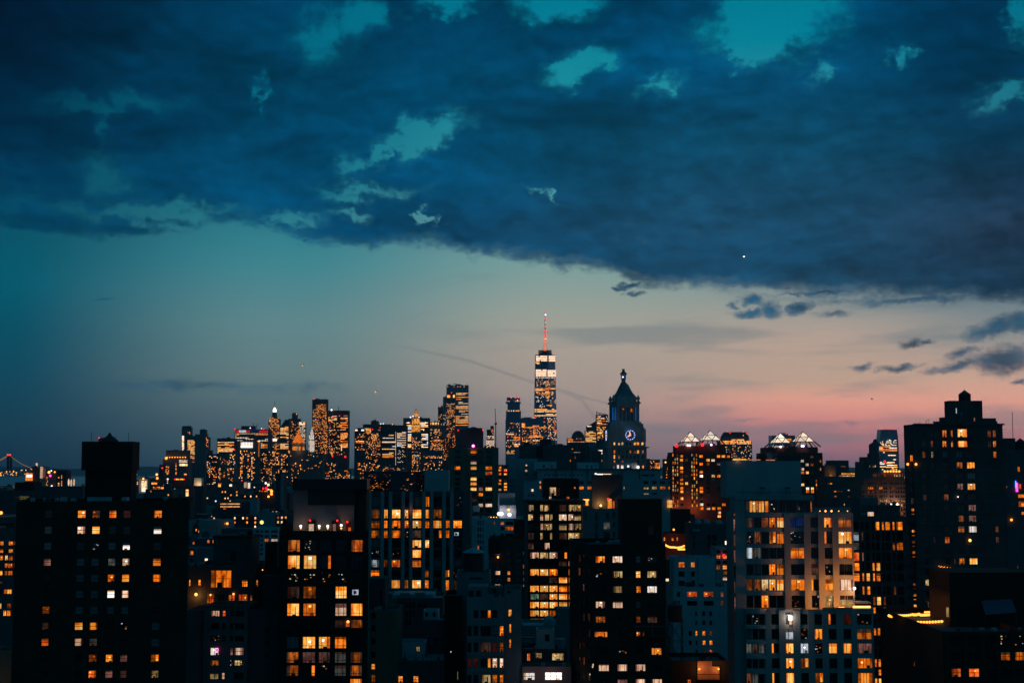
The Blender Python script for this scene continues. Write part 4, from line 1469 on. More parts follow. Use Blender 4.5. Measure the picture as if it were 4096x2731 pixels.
water_tank(1894, YE + 25, 2186, 2209, 2278, 2.35, 0, 'round wooden water tank with a pale cone roof on the grey block', tb.H - .9)

YF = 300
b = Bld('blank_slab_house', 'tall blank brown grey slab between the dark loft and the lower roofs', 'apartment building', slab(1476, 1590, 2440, YF, 14), 2440, 'tan_brick', frame='black_metal')
b.grid([(1484, 1501)], [(2448, 2475), (2498, 2523), (2550, 2576), (2605, 2630), (2653, 2676), (2697, 2727)], ['d', 'd', 'd', 'd', 'o', 'm'], 'sash', yref=2660)
r = b.finish()
clutter(r, 1482, 1582, 2438, YF, 13, 6)
part(r, 'upper_house', [(1476, 1540, 2312, 2445, YF + 5, 8, 'grey_brick'), (1520, 1528, 2360, 2420, YF + 4.9, .1, 'dark_glass')])
b = Bld('brick_back_house', 'dark house with two narrow orange windows at its left edge behind the pale roof hut', 'apartment building', slab(1588, 1772, 2390, YF + 40, 16), 2390, 'grey_brick', frame='black_metal', roof='roof_silver')
b.win(1590, 1604, 2451, 2474, 'o', 'sash'); b.win(1590, 1602, 2536, 2557, 'o', 'sash')
b.grid([(1598, 1612), (1622, 1632), (1636, 1646), (1650, 1660), (1672, 1690), (1694, 1702)], [(2408, 2430), (2440, 2465), (2472, 2500)], ['dddddd', '.ddd..', '.dd...'], 'sash', yref=2430)
r = b.finish()
part(r, 'roof_deck', [(1570, 1735, 2376, 2392, YF + 44, 9, 'roof_silver')])
part(r, 'ac_row', [(1600, 1640, 2370, 2380, YF + 43, 2, 'grey_metal'), (1660, 1700, 2368, 2380, YF + 43, 2, 'grey_metal')])
b = Bld('pale_hut_house', 'low house with a pale blue roof hut and one square lit window', 'apartment building', slab(1588, 1778, 2640, YF + 4, 20), 2640, 'grey_brick', roof='roof_silver', frame='black_metal')
b.grid([(1589, 1611), (1653, 1674)], [(2702, 2728)], ['oo'], 'sash2')
r = b.finish()
clutter(r, 1596, 1770, 2639, YF + 4, 14, 8)
h = Bld('roof_hut', '', '', slab(1594, 1701, 2590, YF + 14, 8), 2570, 'white_brick', root=r, base=b.H - .9, frame='pale_frame')
h.win(1663, 1679, 2584, 2605, 'y', 'grid')
h.finish()
for px, ph in ((1617, 2602), (1664, 2598), (1690, 2612)):
    part(r, 'vent_pipe', [(px, px + 2.4, ph, 2642, YF + 9, .15, 'dark_metal')])
part(r, 'roof_dome', [(1655, 1672, 2622, 2640, YF + 8, .8, 'grey_metal')])
b = Bld('white_hut_house', 'small flat house topped by a white hut with two dark square windows', 'apartment building', slab(1690, 1784, 2478, YF + 22, 12), 2478, 'dark_stone', roof='roof_silver')
b.grid([(1718, 1732), (1738, 1748), (1766, 1774)], [(2553, 2576)], ['bdb'], 'sash')
r = b.finish()
h = Bld('roof_hut', '', '', slab(1694, 1752, 2460, YF + 25, 6), 2442, 'white_brick', root=r, base=b.H - .9)
h.grid([(1701, 1712), (1731, 1742)], [(2448, 2466)], ['dd'], 'sash')
h.finish()
part(r, 'awning_band', [(1700, 1774, 2540, 2546, YF + 21.4, .5, 'rust_brick')])
b = Bld('alley_tower', 'narrow black tower with hardly a light left of the grey loft house', 'apartment tower', slab(1778, 1846, 2382, YF + 8, 16), 2382, 'black_brick')
b.win(1801, 1806, 2602, 2610, 'W', 'sash')
b.win(1828, 1833, 2684, 2718, 'y', 'sash')
b.finish()

# ------------------------------------------------------------------ lower middle right: pale roofs and the pink lit house
YG = 300
b = Bld('pink_lit_house', 'rose coloured house with two glaring white windows at the bottom edge', 'apartment building', slab(2088, 2285, 2664, YG - 6, 6), 2664, 'pink_stucco', frame='dark_metal', roof='roof_silver')
b.win(2094, 2139, 2689, 2718, 'W', 'sash2'); b.win(2180, 2248, 2687, 2718, 'W', 'grid'); b.win(2053 + 38, 2091, 2690, 2712, 'd')
r = b.finish()
for px in (2165, 2248):
    part(r, 'roof_vent', [(px, px + 16, 2650, 2668, YG - 5, 1, 'pale_render')])
real_lamp(2116, 2696, YG - 8.5, 30, (1, .6, .55), 'window_glow_light')
real_lamp(2214, 2696, YG - 8.5, 40, (1, .6, .55), 'window_glow_light')
b = Bld('terrace_house', 'small dark house with two dim gridded windows and a reddish terrace door', 'apartment building', slab(2088, 2270, 2594, YG, 10), 2594, 'grey_brick', frame='dark_metal', roof='roof_silver')
b.win(2139, 2168, 2605, 2632, 'y', 'sash2'); b.win(2208, 2255, 2611, 2640, 'y', 'grid'); b.win(2108, 2122, 2612, 2642, 'r', 'two')
r = b.finish()
clutter(r, 2094, 2140, 2593, YG, 15, 4)
clutter(r, 2222, 2266, 2593, YG, 16, 4)
h = Bld('roof_shed', '', '', slab(2145, 2218, 2560, YG + 4, 5), 2516, 'white_brick', root=r, base=b.H - .9, frame='dark_metal')
h.win(2180, 2198, 2536, 2564, 'd', 'sash')
h.finish()
part(r, 'fire_stair', [(2088, 2138, 2548, 2553, YG + 3, 1.4, 'black_metal'), (2090, 2093, 2553, 2594, YG + 3, .3, 'black_metal'), (2132, 2136, 2553, 2594, YG + 3, .3, 'black_metal'), (2096, 2112, 2566, 2570, YG + 3.4, 1, 'black_metal'), (2096, 2112, 2578, 2582, YG + 3.4, 1, 'black_metal')])
part(r, 'roof_box', [(2222, 2262, 2556, 2592, YG + 5, 3, 'roof_silver')])
b = Bld('slate_roof_house', 'pale slanted roofs with a round vent just under the glowing yellow floors', 'apartment building', slab(2088, 2284, 2500, YG + 70, 16), 2500, 'grey_concrete', roof='roof_silver')
r = b.finish()
part(r, 'roof_house', [(2226, 2284, 2432, 2505, YG + 74, 6, 'pink_stucco'), (2180, 2226, 2480, 2505, YG + 73, 5, 'pale_render')])
x, z = P(2196, 2484, YG + 72)
mb = MB(); mb.lathe(x, YG + 72, [(1.5, z - 1), (1.5, z + .4), (1.1, z + 1.2), (.2, z + 1.6)], 'roof_silver', 14); mb.build('roof_dome', r)

# ------------------------------------------------------------------ white house with the water tank on a trestle
YH = 470
b = Bld('white_brick_house', 'white painted brick house with small square windows behind the trestle tank', 'apartment building', slab(2692, 2912, 2346, YH, 24), 2346, 'white_brick', frame='dark_metal', roof='roof_tar')
b.grid([(2708, 2721), (2748, 2788), (2815, 2854), (2883, 2897)], [(2365, 2386), (2402, 2421)], ['drrm', 'dddm'], ['sash', 'ribbon', 'ribbon', 'sash'], yref=2380)
b.grid([(2754, 2766), (2781, 2789), (2809, 2821), (2837, 2849)], [(2444, 2462), (2480, 2498), (2522, 2541), (2560, 2578), (2597, 2615), (2634, 2650)], ['.ddd', '.ddd', 'doom', 'ddoo', '.dqr', '.ddd'], 'sash', yref=2480)
r = b.finish()
clutter(r, 2862, 2906, 2344, YH, 17, 4, 1.5)
clutter(r, 2704, 2850, 2229, YH + 6, 18, 7, 1.5)
u = Bld('upper_house', '', '', slab(2697, 2860, 2290, YH + 6, 14), 2229, 'white_brick', frame='dark_metal', root=r, base=b.H - .9)
u.grid([(2713, 2738), (2764, 2779)], [(2247, 2268), (2284, 2305), (2321, 2342)], ['oo', 'dd', 'dd'], 'sash2', yref=2260)
u.finish()
part(r, 'drain_pipe', [(2790, 2793, 2232, 2344, YH + 5.8, .19, 'grey_metal')])
part(r, 'roof_plant', [(2745, 2775, 2328, 2350, YH + 4, 1.5, 'dark_metal')])
part(r, 'roof_plant', [(2800, 2815, 2335, 2350, YH + 3, 1.5, 'dark_metal')])
b = Bld('tank_base_house', 'dark low house with a salmon lit roof wall and two sconces below the white house', 'apartment building', slab(2684, 2912, 2640, YG + 24, 14), 2640, 'black_brick')
b.win(2750, 2764, 2716, 2731, 'r', 'sash')
tz = b.H - .9
r = b.finish()
part(r, 'lit_wall', [(2790, 2848, 2642, 2716, YG + 23.3, .6, 'rust_brick'), (2848, 2878, 2664, 2716, YG + 23.3, .6, 'rust_brick')])
part(r, 'railing', [(2790, 2880, 2694, 2697, YG + 22.4, .06, 'black_metal')])
for px, py in ((2797, 2674), (2874, 2674)):
    beacon(px, py, YG + 23.0, .22, 'lamp_amber', r)
    real_lamp(px + (4 if px < 2800 else -4), py, YG + 22.0, 170, (1, .38, .1), 'sconce_light')
for px, h_ in ((2800, 2612), (2816, 2608), (2840, 2606), (2808, 2620)):
    part(r, 'flue_pipe', [(px, px + 5, h_, 2644, YG + 28, .4, 'black_metal')])
water_tank(2699, YG + 30, 2399, 2420, 2479, 1.75, 2, 'dark water tank standing on a cross braced trestle before the white house', tz)

b = Bld('behind_stone_house', 'narrow pale house with orange corner windows tucked behind the stone house', 'apartment building', slab(2864, 2916, 2189, YH + 40, 14), 2189, 'pale_render', frame='dark_metal', near=False)
b.grid([(2866, 2882), (2891, 2911)], [(2199, 2212), (2220, 2233), (2241, 2254), (2260, 2276), (2284, 2296), (2306, 2320)], ['dd', 'oo', 'dd', 'mo', '.m', '.w'], 'sash2')
r = b.finish()
beacon(2895, 2221, YH + 39.6, .5, 'lamp_red', r)
part(r, 'lamp_box', [(2901, 2911, 2163, 2177, YH + 40, .5, 'room_glare')])

# ------------------------------------------------------------------ left edge
YL = 420
b = Bld('left_edge_house', 'dark house with bright orange window strips at the left edge', 'apartment building', slab(-60, 62, 2110, YL, 18), 2110, 'dark_stone', frame='black_metal')
b.grid([(-12, 11), (18, 30), (31, 50), (53, 62)], [(2164, 2180), (2195, 2210), (2220, 2240), (2252, 2270), (2282, 2300), (2324, 2336), (2356, 2374), (2412, 2434), (2440, 2462)],
       ['o.oo', 'odo.', 'oOmq', '.oro', 'Omod', 'm...', 'doO.', 'O.m.', '.Oo.'], 'slats', yref=2250)
r = b.finish()
clutter(r, 0, 60, 2109, YL, 19, 5, 1.3)
part(r, 'roof_slab', [(-60, 60, 2062, 2068, YL + 1, 12, 'grey_concrete'), (-60, 62, 2112, 2090, YL + 6, 8, 'dark_stone')])
beacon(4, 2050, YL - 1, .5, 'lamp_amber', r)
b = Bld('amber_wall_house', 'low wall washed with amber light at the bottom left corner', 'wall', slab(-40, 46, 2600, 330, 8), 2600, 'tan_brick')
b.finish()
real_lamp(0, 2722, 325, 30, (1, .5, .12), 'street_glow_light')

# ------------------------------------------------------------------ loft tower with vertical stone piers
Z = lambda x: 1400 + .3444 * x          # helper scales of two surveys of the photo
YI = 480
b = Bld('pier_loft_tower', 'broad loft block with vertical stone piers and three orange floors', 'apartment building', slab(1462, 1880, 1966, YI, 24), 1964, 'grey_brick', frame='black_metal', reveal=.5, recess=.25)
c4 = [(Z(245), Z(345)), (Z(390), Z(438)), (Z(483), Z(585)), (Z(630), Z(680)), (Z(722), Z(828)), (Z(872), Z(920)), (Z(965), Z(1063)), (Z(1110), Z(1157)), (Z(1200), Z(1300))]
r4 = [(1986, 2026), (2037, 2072), (2081, 2111), (2120, 2150), (2159, 2189), (2198, 2229), (2238, 2267), (2279, 2308), (2319, 2360), (2371, 2395), (2405, 2430)]
b.grid(c4, r4, ['bdddboddD', 'mOOOOomdd', 'moooOoOoo', 'mooDqdKoT', 'bdddOOdbd', 'DdDdOdddd', 'cmrdodbdb', 'oddddmdMD'.replace('dddddm', 'ddddmd'), 'LoOmOodoq', 'ddddddd' 'om', 'ddddddd' 'mq'],
       ['loft', 'loftn', 'loft', 'loftn', 'loft', 'loftn', 'loft', 'loftn', 'loft'], yref=2060)
r = b.finish()
clutter(r, 1700, 1860, 1962, YI, 21, 7, 1.4)
clutter(r, 1470, 1690, 1886, YI + 3, 22, 5, 1.4)
for x0, x1 in ((1462, 1483), (1520, 1534), (1553, 1566), (1604, 1617), (1636, 1649), (1687, 1700), (1719, 1732), (1768, 1782), (1799, 1813)):
    part(r, 'pier', [(x0, x1, 1965, 2740, YI - .75, .74, 'limestone')])
part(r, 'corner_wall', [(1850, 1880, 1962, 2740, YI - .6, .59, 'dark_stone')])
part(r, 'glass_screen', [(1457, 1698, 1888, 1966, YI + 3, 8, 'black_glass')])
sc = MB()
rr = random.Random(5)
for _ in range(70):                       # glowing flecks painted in for the city mirrored in the screen
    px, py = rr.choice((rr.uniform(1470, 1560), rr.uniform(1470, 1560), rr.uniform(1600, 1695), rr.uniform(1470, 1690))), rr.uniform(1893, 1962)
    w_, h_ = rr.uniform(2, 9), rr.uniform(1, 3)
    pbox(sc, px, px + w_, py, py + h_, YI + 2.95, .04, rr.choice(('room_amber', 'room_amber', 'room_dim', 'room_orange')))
o = sc.build('painted_reflections', r); o['kind'] = 'stuff'
part(r, 'plant_room', [(1698, 1794, 1879, 1966, YI + 2, 10, 'pale_render')])
part(r, 'roof_edge', [(1455, 1700, 1885, 1889, YI + 2.8, 8.3, 'dark_metal')])
real_lamp(1640, 2040, YI - 2.0, 16, (1, .5, .2), 'window_glow_light')

b = Bld('low_front_house', 'low dark house with a flat pipe strewn roof before the pier loft', 'apartment building', slab(1480, 1738, 2372, YI - 60, 18), 2372, 'dark_stone', roof='roof_silver')
r = b.finish()
clutter(r, 1560, 1730, 2370, YI - 60, 23, 9, 1.2)
part(r, 'roof_house', [(1478, 1548, 2310, 2376, YI - 52, 8, 'grey_brick')])
part(r, 'air_duct', [(1570, 1690, 2364, 2372, YI - 56, 2, 'grey_metal'), (1600, 1606, 2360, 2372, YI - 54, 1, 'grey_metal')])

# ------------------------------------------------------------------ cream windowed block
YJ = 470
b = Bld('glass_front_block', 'dark block whose lower floors glow yellow from wall to wall', 'apartment building', slab(2096, 2330, 2008, YJ, 22), 2006, 'dark_brick', frame='black_metal', reveal=.5, recess=.2)
Q = lambda x: 2050 + .3444 * x
U = lambda x: 1900 + .3444 * x
b.grid([(U(617), U(683)), (U(757), U(792)), (U(805), U(866)), (U(868), U(900)), (U(975), U(1065)), (U(1083), U(1150)), (U(1152), U(1232))],
       [(2018, 2044), (2056, 2081), (2093, 2119), (2130, 2157), (2170, 2196)], ['yyydqyy', 'ywyywwy', 'dwyyywy', 'qydyqyy', 'qd' 'wd' 'dww'.replace('ww', 'dw')], 'slats', yref=2040)
cl = [(Q(205), Q(307)), (Q(320), Q(415)), (Q(430), Q(525)), (Q(540), Q(635)), (Q(650), Q(700))]
b.grid(cl, [(2208, 2233), (2243, 2263), (2275, 2301), (2308, 2331), (2341, 2366), (2374, 2397), (2406, 2431), (2440, 2464), (2473, 2496), (2504, 2528)],
       ['wywKd', 'dddqw', 'OOodo', 'ddqOo', 'OOOoo', 'eqOOo', 'OOOOo', 'OOmoo', 'OOOmd', 'oomdd'], 'slats', yref=2340)
r = b.finish()
clutter(r, 2110, 2320, 2000, YJ, 24, 10, 1.4)
part(r, 'roof_slab', [(2092, 2340, 2000, 2007, YJ - .6, 23, 'dark_brick')])
part(r, 'corner_post', [(2096, 2112, 2004, 2700, YJ - .5, .49, 'dark_stone')])
for y in (2048, 2085, 2122, 2161, 2200, 2237):
    part(r, 'floor_band', [(2112, 2330, y, y + 4, YJ - .3, .29, 'dark_brick')])
real_lamp(2200, 2350, YJ - 3, 12, (1, .55, .2), 'window_glow_light')

# grey block with slit windows beside it
YK = 462
b = Bld('slit_window_block', 'plain grey block with tall slit windows and a glowing roof door', 'apartment building', slab(2331, 2500, 2036, YK, 16), 2034, 'grey_concrete', frame='black_metal')
for x0, x1, y0, y1, ch in ((2327, 2333, 2044, 2075, 'd'), (2341, 2347, 2046, 2078, 'd'), (2380, 2391, 2048, 2080, 'd'), (2423, 2436, 2048, 2078, 'd'), (2451, 2460, 2048, 2068, 'd'), (2472, 2485, 2048, 2078, 'd'),
                           (2380, 2391, 2086, 2120, 'd'), (2414, 2440, 2088, 2116, 'g'), (2451, 2460, 2086, 2106, 'd'), (2476, 2484, 2086, 2106, 'd'), (2380, 2391, 2126, 2158, 'd'), (2414, 2440, 2126, 2156, 'd'), (2451, 2460, 2126, 2146, 'd')):
    b.win(x0, x1, y0, y1, ch, 'sash')
r = b.finish()
clutter(r, 2340, 2370, 2034, YK, 25, 3, 1.3)
clutter(r, 2376, 2486, 1897, YK + 7, 26, 4, 1.3)
part(r, 'chimney_block', [(2371, 2490, 1898, 2040, YK + 7, 8, 'grey_brick')])
part(r, 'chimney_flank', [(2368, 2396, 1902, 2040, YK + 6.8, .19, 'dark_stone')])
part(r, 'roof_door', [(2431, 2447, 1994, 2032, YK + 6.7, .1, 'room_bright'), (2450, 2458, 2004, 2032, YK + 6.7, .1, 'room_red'), (2428, 2450, 1990, 1994, YK + 6.4, .5, 'black_metal')])
beacon(2433, 1995, YK + 6.2, .4, 'lamp_red', r)
beacon(2403, 2021, YK + 6.3, .45, 'lamp_warm', r)
real_lamp(2403, 2018, YK + 5.6, 420, (1, .45, .12), 'wall_lamp_light')
part(r, 'louvre', [(2462, 2487, 2002 + 4.2 * i, 2004.6 + 4.2 * i, YK + 6.6, .15, 'grey_metal') for i in range(7)])['kind'] = 'stuff'
part(r, 'light_strip', [(2388, 2412, 1894.5, 1897.5, YK + 7.2, .3, 'lamp_white'), (2414, 2444, 1894.5, 1896.5, YK + 7.2, .3, 'lamp_warm'), (2379, 2387, 1891, 1897, YK + 7.2, .3, 'room_glare')])

# ------------------------------------------------------------------ black glass house on the terrace behind
YM = 560
b = Bld('black_glass_house', 'black house with one tall gridded warm window above the cream block', 'apartment building', slab(2172, 2316, 1914, YM, 18), 1913, 'black_brick', frame='black_metal')
b.win(2196, 2224, 1948, 1980, 'y', 'fact'); b.win(2196, 2206, 1984, 1999, 'w', 'grid'); b.win(2266, 2280, 1985, 2003, 'r', 'grid'); b.win(2296, 2303, 1945, 1954, 'o', 'sash'); b.win(2226, 2240, 1950, 1982, 'R', 'fact')
b.finish()
b = Bld('roof_lamp_house', 'low dark flat roof with a bright orange kiosk behind the cream block', 'apartment building', slab(2318, 2372, 2030, YM - 30, 14), 2016, 'dark_stone')
r = b.finish()
part(r, 'kiosk', [(2343, 2353, 2000, 2020, YM - 31, 1, 'room_bright'), (2332, 2356, 1996, 2001, YM - 31.4, 1.6, 'lamp_amber'), (2366, 2370, 2002, 2014, YM - 31, .3, 'room_orange')])

# ------------------------------------------------------------------ tall slab with stacked window columns
YN = 785
V = lambda x: 1300 + .3444 * x
b = Bld('slab_tower', 'brown grey apartment slab with two columns of orange windows and a red roof lamp', 'apartment tower', slab(1793, 1993, 1800, YN, 20), 1789, 'tan_brick', frame='black_metal', near=False, reveal=.5, recess=.25)
cv = [(V(1505), V(1570)), (V(1692), V(1760)), (V(1785), V(1835)), (V(1865), V(1940))]
ry = [1500 + .3444 * q for q in (890, 952, 1015, 1078, 1138, 1205, 1260, 1322, 1385, 1448, 1510, 1572, 1633)]
b.grid(cv, rows(ry, 13), ['dodd', 'dddd', 'dwdd', 'oObo', 'dbbr', 'dOdd', 'dOdd', 'dOpO', 'ddod', 'dqdd', 'ddww', 'dddd', 'dddd'], 'slats', yref=1870)
r = b.finish()
clutter(r, 1940, 1988, 1788, YN, 27, 4, 2)
clutter(r, 1828, 1862, 1717, YN + 5, 28, 3, 2)
part(r, 'roof_house', [(1822, 1932, 1718, 1792, YN + 5, 10, 'dark_stone'), (1864, 1928, 1711, 1720, YN + 4, 12, 'dark_stone')])
mb = MB(); x, z = P(1894, 1712, YN + 9); mb.lathe(x, YN + 9, [(4.2, z), (.2, P(1894, 1706, YN + 9)[1])], 'dark_metal', 4, PI / 4); mb.build('roof_peak', r)
for x0, x1 in ((1845, 1858), (1870, 1879), (1908, 1914), (1934, 1940), (1970, 1992)):
    part(r, 'pier', [(x0, x1, 1792, 2130, YN - .6, .59, 'tan_brick')])
beacon(1893, 1783, YN - .6, .9, 'lamp_magenta', r)
beacon(1893, 1783, YN - 1.4, .55, 'lamp_white', r)
for px in (1833, 1932):
    beacon(px, 1720, YN + 3, .35, 'lamp_red', r)
part(r, 'parapet_stuff', [(1840 + 16 * i, 1848 + 16 * i, 1783 + (i % 3), 1790, YN + 3, 1, 'dark_metal') for i in range(9)])['kind'] = 'stuff'

b = Bld('window_column_house', 'narrow dark house with two columns of small orange windows beside the slab', 'apartment building', slab(1990, 2034, 1862, YN + 70, 16), 1858, 'dark_stone', frame='black_metal', near=False)
b.grid([(1994, 2005), (2016, 2028)], rows([1869, 1880, 1895, 1907, 1921, 1934, 1946, 1958], 8), ['od', 'oO', 'oO', 'dd', 'oq', 'oO', 'dO', 'wo'], 'sash', yref=1900)
r = b.finish()
beacon(2022, 1881, YN + 69, .6, 'lamp_red', r)
b = Bld('pale_shaft_tower', 'pale grey blank tower with a few small white windows behind the white house', 'apartment tower', slab(2034, 2150, 1836, YN + 90, 22), 1834, 'pale_render', frame='black_metal', near=False)
b.grid([(2100, 2109), (2134, 2140)], [(1857, 1864), (1878, 1886), (1893, 1902), (1895, 1907)], ['wd', 'wd', 'dd', 'dd'], 'sash', yref=1870)
b.grid([(2038, 2041), (2045, 2048), (2052, 2055)], [(1916, 1930), (1938, 1950), (1957, 1966)], ['ddd', 'ddd', 'ddd'], 'sash', yref=1940)
b.finish()
b = Bld('pale_annex', 'small pale annex with one bright square window left of the black glass house', 'apartment building', slab(2096, 2152, 1926, YN - 60, 14), 1926, 'pale_render', frame='black_metal', near=False)
b.win(2124, 2134, 1955, 1965, 'W'); b.grid([(2112, 2117), (2124, 2128), (2133, 2137)], [(1974, 1986)], ['ddd'])
b.win(2101, 2112, 1921, 1926, 'm')
b.finish()

# ------------------------------------------------------------------ white houses left of the cream block
YO = 560
xa, xb, xl = P(1906, 2150, YO)[0], P(2098, 2150, YO)[0], P(1865, 2150, YO + 26)[0]
b = Bld('white_corner_house', 'white house with a lamp lit flat roof and one pink balcony window', 'apartment building', [(xa, YO), (xb, YO), (xb, YO + 30), (xl, YO + 30), (xl, YO + 26)], 2072, 'white_brick', frame='black_metal', near=False, roof='roof_silver')
b.grid([(1974, 1980), (2002, 2016), (2022, 2054)], [(2085, 2098), (2106, 2120), (2132, 2142), (2156, 2168), (2178, 2190)], ['mod', '.dr', 'ddd', 'ddd', 'ddd'], ['sash', 'sash2', 'ribbon'], yref=2110)
b.grid([(1910, 1916), (1920, 1925), (1930, 1934)], [(2082, 2100), (2108, 2126), (2134, 2150), (2158, 2174), (2182, 2198), (2206, 2220), (2230, 2244)], ['ddd', 'ddd', 'ddd', 'ddd', 'odd', 'ddd', 'ddd'], 'sash', yref=2150)
r = b.finish()
clutter(r, 1915, 1985, 2070, YO, 29, 6, 1.6)
clutter(r, 1995, 2058, 1971, YO + 9, 30, 4, 1.6)
part(r, 'plant_room', [(1992, 2060, 1972, 2074, YO + 9, 10, 'pale_render'), (1998, 2064, 2020, 2074, YO + 7, 1.9, 'pale_render')])
part(r, 'white_hut', [(1891, 1917, 2022, 2056, YO + 14, 5, 'white_brick')])
part(r, 'roof_tank', [(1893, 1918, 2046, 2058, YO + 13, .8, 'dark_metal')])
for px, py, m in ((1996, 2054, 'lamp_cool'), (2006, 2054, 'lamp_cool'), (2038, 2057, 'lamp_cool'), (2034, 2038, 'lamp_warm')):
    beacon(px, py, YO + 6, .75 if m == 'lamp_cool' else .5, m, r)
part(r, 'parapet_lights', [(1962 + i * 11, 1966 + i * 11, 2066, 2069, YO + 1, .3, 'lamp_warm') for i in range(3)])['kind'] = 'stuff'
for px, py in ((1999, 2052), (2038, 2054)):
    real_lamp(px, py, YO + 5, 260, (.9, .88, 1), 'roof_lamp_light')
b = Bld('low_brick_house', 'dark red brick house with rows of pale framed windows before the white house', 'apartment building', slab(1955, 2098, 2158, 430, 18), 2152, 'brown_brick', frame='pale_frame', near=False)
b.grid([(1960, 1968), (1980, 2001), (2030, 2041), (2063, 2083), (2092, 2096)], [(2205, 2219), (2231, 2246), (2257, 2272), (2282, 2298), (2309, 2324), (2335, 2346)], ['.pddm', 'd.dd.', '.dddo', 'dwodm', 'ddodm', 'dwddw'], 'sash2', yref=2260)
r = b.finish()
part(r, 'dark_wing', [(2056, 2098, 2078, 2160, 434, 9, 'black_brick')])
part(r, 'roof_house', [(1953, 2000, 2154, 2215, 429, .9, 'black_brick')])
beacon(1992, 2227, 428.8, .3, 'lamp_amber', r)
beacon(2093, 2161, 433.7, .3, 'lamp_amber', r)

b = Bld('white_grid_house', 'white house with a regular grid of dark windows left of the roof terrace', 'apartment building', slab(1010, 1112, 2116, 520, 18), 2113, 'white_brick', frame='black_metal', near=False)
b.grid([(1021, 1036), (1042, 1052), (1058, 1074), (1084, 1110)], [(2120, 2129), (2138, 2148), (2155, 2164), (2174, 2184), (2191, 2201), (2209, 2218), (2226, 2236)], ['dddd', 'dddd', 'ddow', 'od..', 'dd..', 'dd..', 'wq..'], 'sash2', yref=2170)
b.finish()

# ------------------------------------------------------------------ long terraced block below the clock tower
YP = 850
b = Bld('terraced_block', 'long blue grey block stepped back in terraces below the clock tower', 'apartment building', slab(2140, 2680, 1925, YP, 34), 1918, 'pale_render', frame='black_metal', near=False, roof='roof_silver')
b.grid([(2317, 2335), (2349, 2368), (2494, 2498), (2575, 2594), (2608, 2627), (2640, 2661), (2672, 2679)], [(1923, 1935), (1945, 1956), (1970, 1977)], ['dd.dddd', 'oowyymo', '...yd..'], 'ribbon', yref=1940)
b.grid([(2158, 2164)], [(1924, 1933), (1942, 1954)], ['w', 'o'])
r = b.finish()
clutter(r, 2180, 2640, 1876, YP + 8, 31, 12, 2)
t1 = Bld('upper_terrace', '', '', slab(2150, 2642, 1890, YP + 8, 20), 1878, 'pale_render', root=r, base=b.H - .9, near=False, frame='black_metal', roof='roof_silver')
t1.grid([(2177 + 16.4 * i, 2185 + 16.4 * i) for i in range(10)], [(1896, 1903)], ['dddddddddd'], 'sash')
t1.win(2568, 2596, 1897, 1904, 'd', 'ribbon'); t1.win(2600, 2618, 1897, 1904, 'd', 'ribbon')
t1.finish()
part(r, 'cornice', [(2145, 2648, 1874, 1879, YP + 7.2, .79, 'dark_stone')])
for x in (2222, 2286, 2348, 2488, 2556):
    part(r, 'buttress', [(x, x + 4, 1879, 1916, YP + 7.3, .69, 'dark_stone')])
t2 = Bld('roof_house', '', '', slab(2136, 2226, 1862, YP + 16, 12), 1846, 'white_brick', root=r, base=t1.H - .9, near=False, frame='black_metal')
t2.win(2171, 2180, 1858, 1870, 'd'); t2.win(2205, 2211, 1858, 1870, 'R')
t2.finish()
t3 = Bld('roof_house', '', '', slab(2310, 2396, 1864, YP + 16, 12), 1849, 'white_brick', root=r, base=t1.H - .9, near=False, frame='black_metal')
t3.grid([(2344, 2351), (2363, 2370)], [(1859, 1871)], ['dd']); t3.finish()
t4 = Bld('roof_house', '', '', slab(2462, 2548, 1866, YP + 17, 12), 1850, 'white_brick', root=r, base=t1.H - .9, near=False, frame='black_metal')
t4.grid([(2467, 2476), (2484, 2494)], [(1859, 1873)], ['WW']); t4.win(2509, 2517, 1860, 1868, 'W'); t4.finish()
beacon(2552, 1868, YP + 15, .8, 'lamp_white', r)
part(r, 'corner_lantern', [(2670, 2689, 2000, 2013, YP - 1, 2, 'room_bright'), (2670, 2689, 2015, 2029, YP - 1, 2, 'room_bright')])
b = Bld('dark_crown_house', 'broad black flat topped house with dark roof boxes under the glass tower', 'apartment building', slab(2068, 2284, 1838, YP + 70, 30), 1833, 'dark_stone', near=False, frame='black_metal')
b.win(2278, 2286, 1838, 1846, 'o'); b.win(2198, 2202, 1831, 1835, 'y')
r = b.finish()
clutter(r, 2080, 2280, 1780, YP + 76, 32, 8, 2)
part(r, 'roof_box', [(2077, 2146, 1781, 1836, YP + 76, 12, 'grey_brick')]); part(r, 'roof_box', [(2146, 2171, 1782, 1836, YP + 75, 12, 'black_brick')]); part(r, 'roof_box', [(2171, 2283, 1779, 1836, YP + 76, 14, 'grey_brick')])
part(r, 'roof_plant', [(2160, 2206, 1756, 1781, YP + 80, 8, 'dark_metal')])
part(r, 'roof_plant', [(2095, 2120, 1768, 1782, YP + 80, 8, 'dark_metal')])
part(r, 'chimney_pot', [(2230, 2252, 1774, 1780, YP + 80, 3, 'dark_metal')])
b = Bld('pale_wall_house', 'pale blank walled house with an upright flue left of the clock tower', 'apartment building', slab(2352, 2412, 1800, YP + 130, 20), 1787, 'grey_concrete', near=False)
b.win(2392, 2410, 1799, 1804, 'W'); b.win(2405, 2410, 1805, 1816, 'w'); b.win(2406, 2409, 1838, 1846, 'o')
r = b.finish()
clutter(r, 2356, 2408, 1786, YP + 130, 33, 4, 2)
part(r, 'flue', [(2349, 2356, 1785, 1850, YP + 129, 1.5, 'dark_metal')])
part(r, 'dark_wing', [(2367, 2402, 1802, 1850, YP + 129.5, .4, 'dark_stone')])
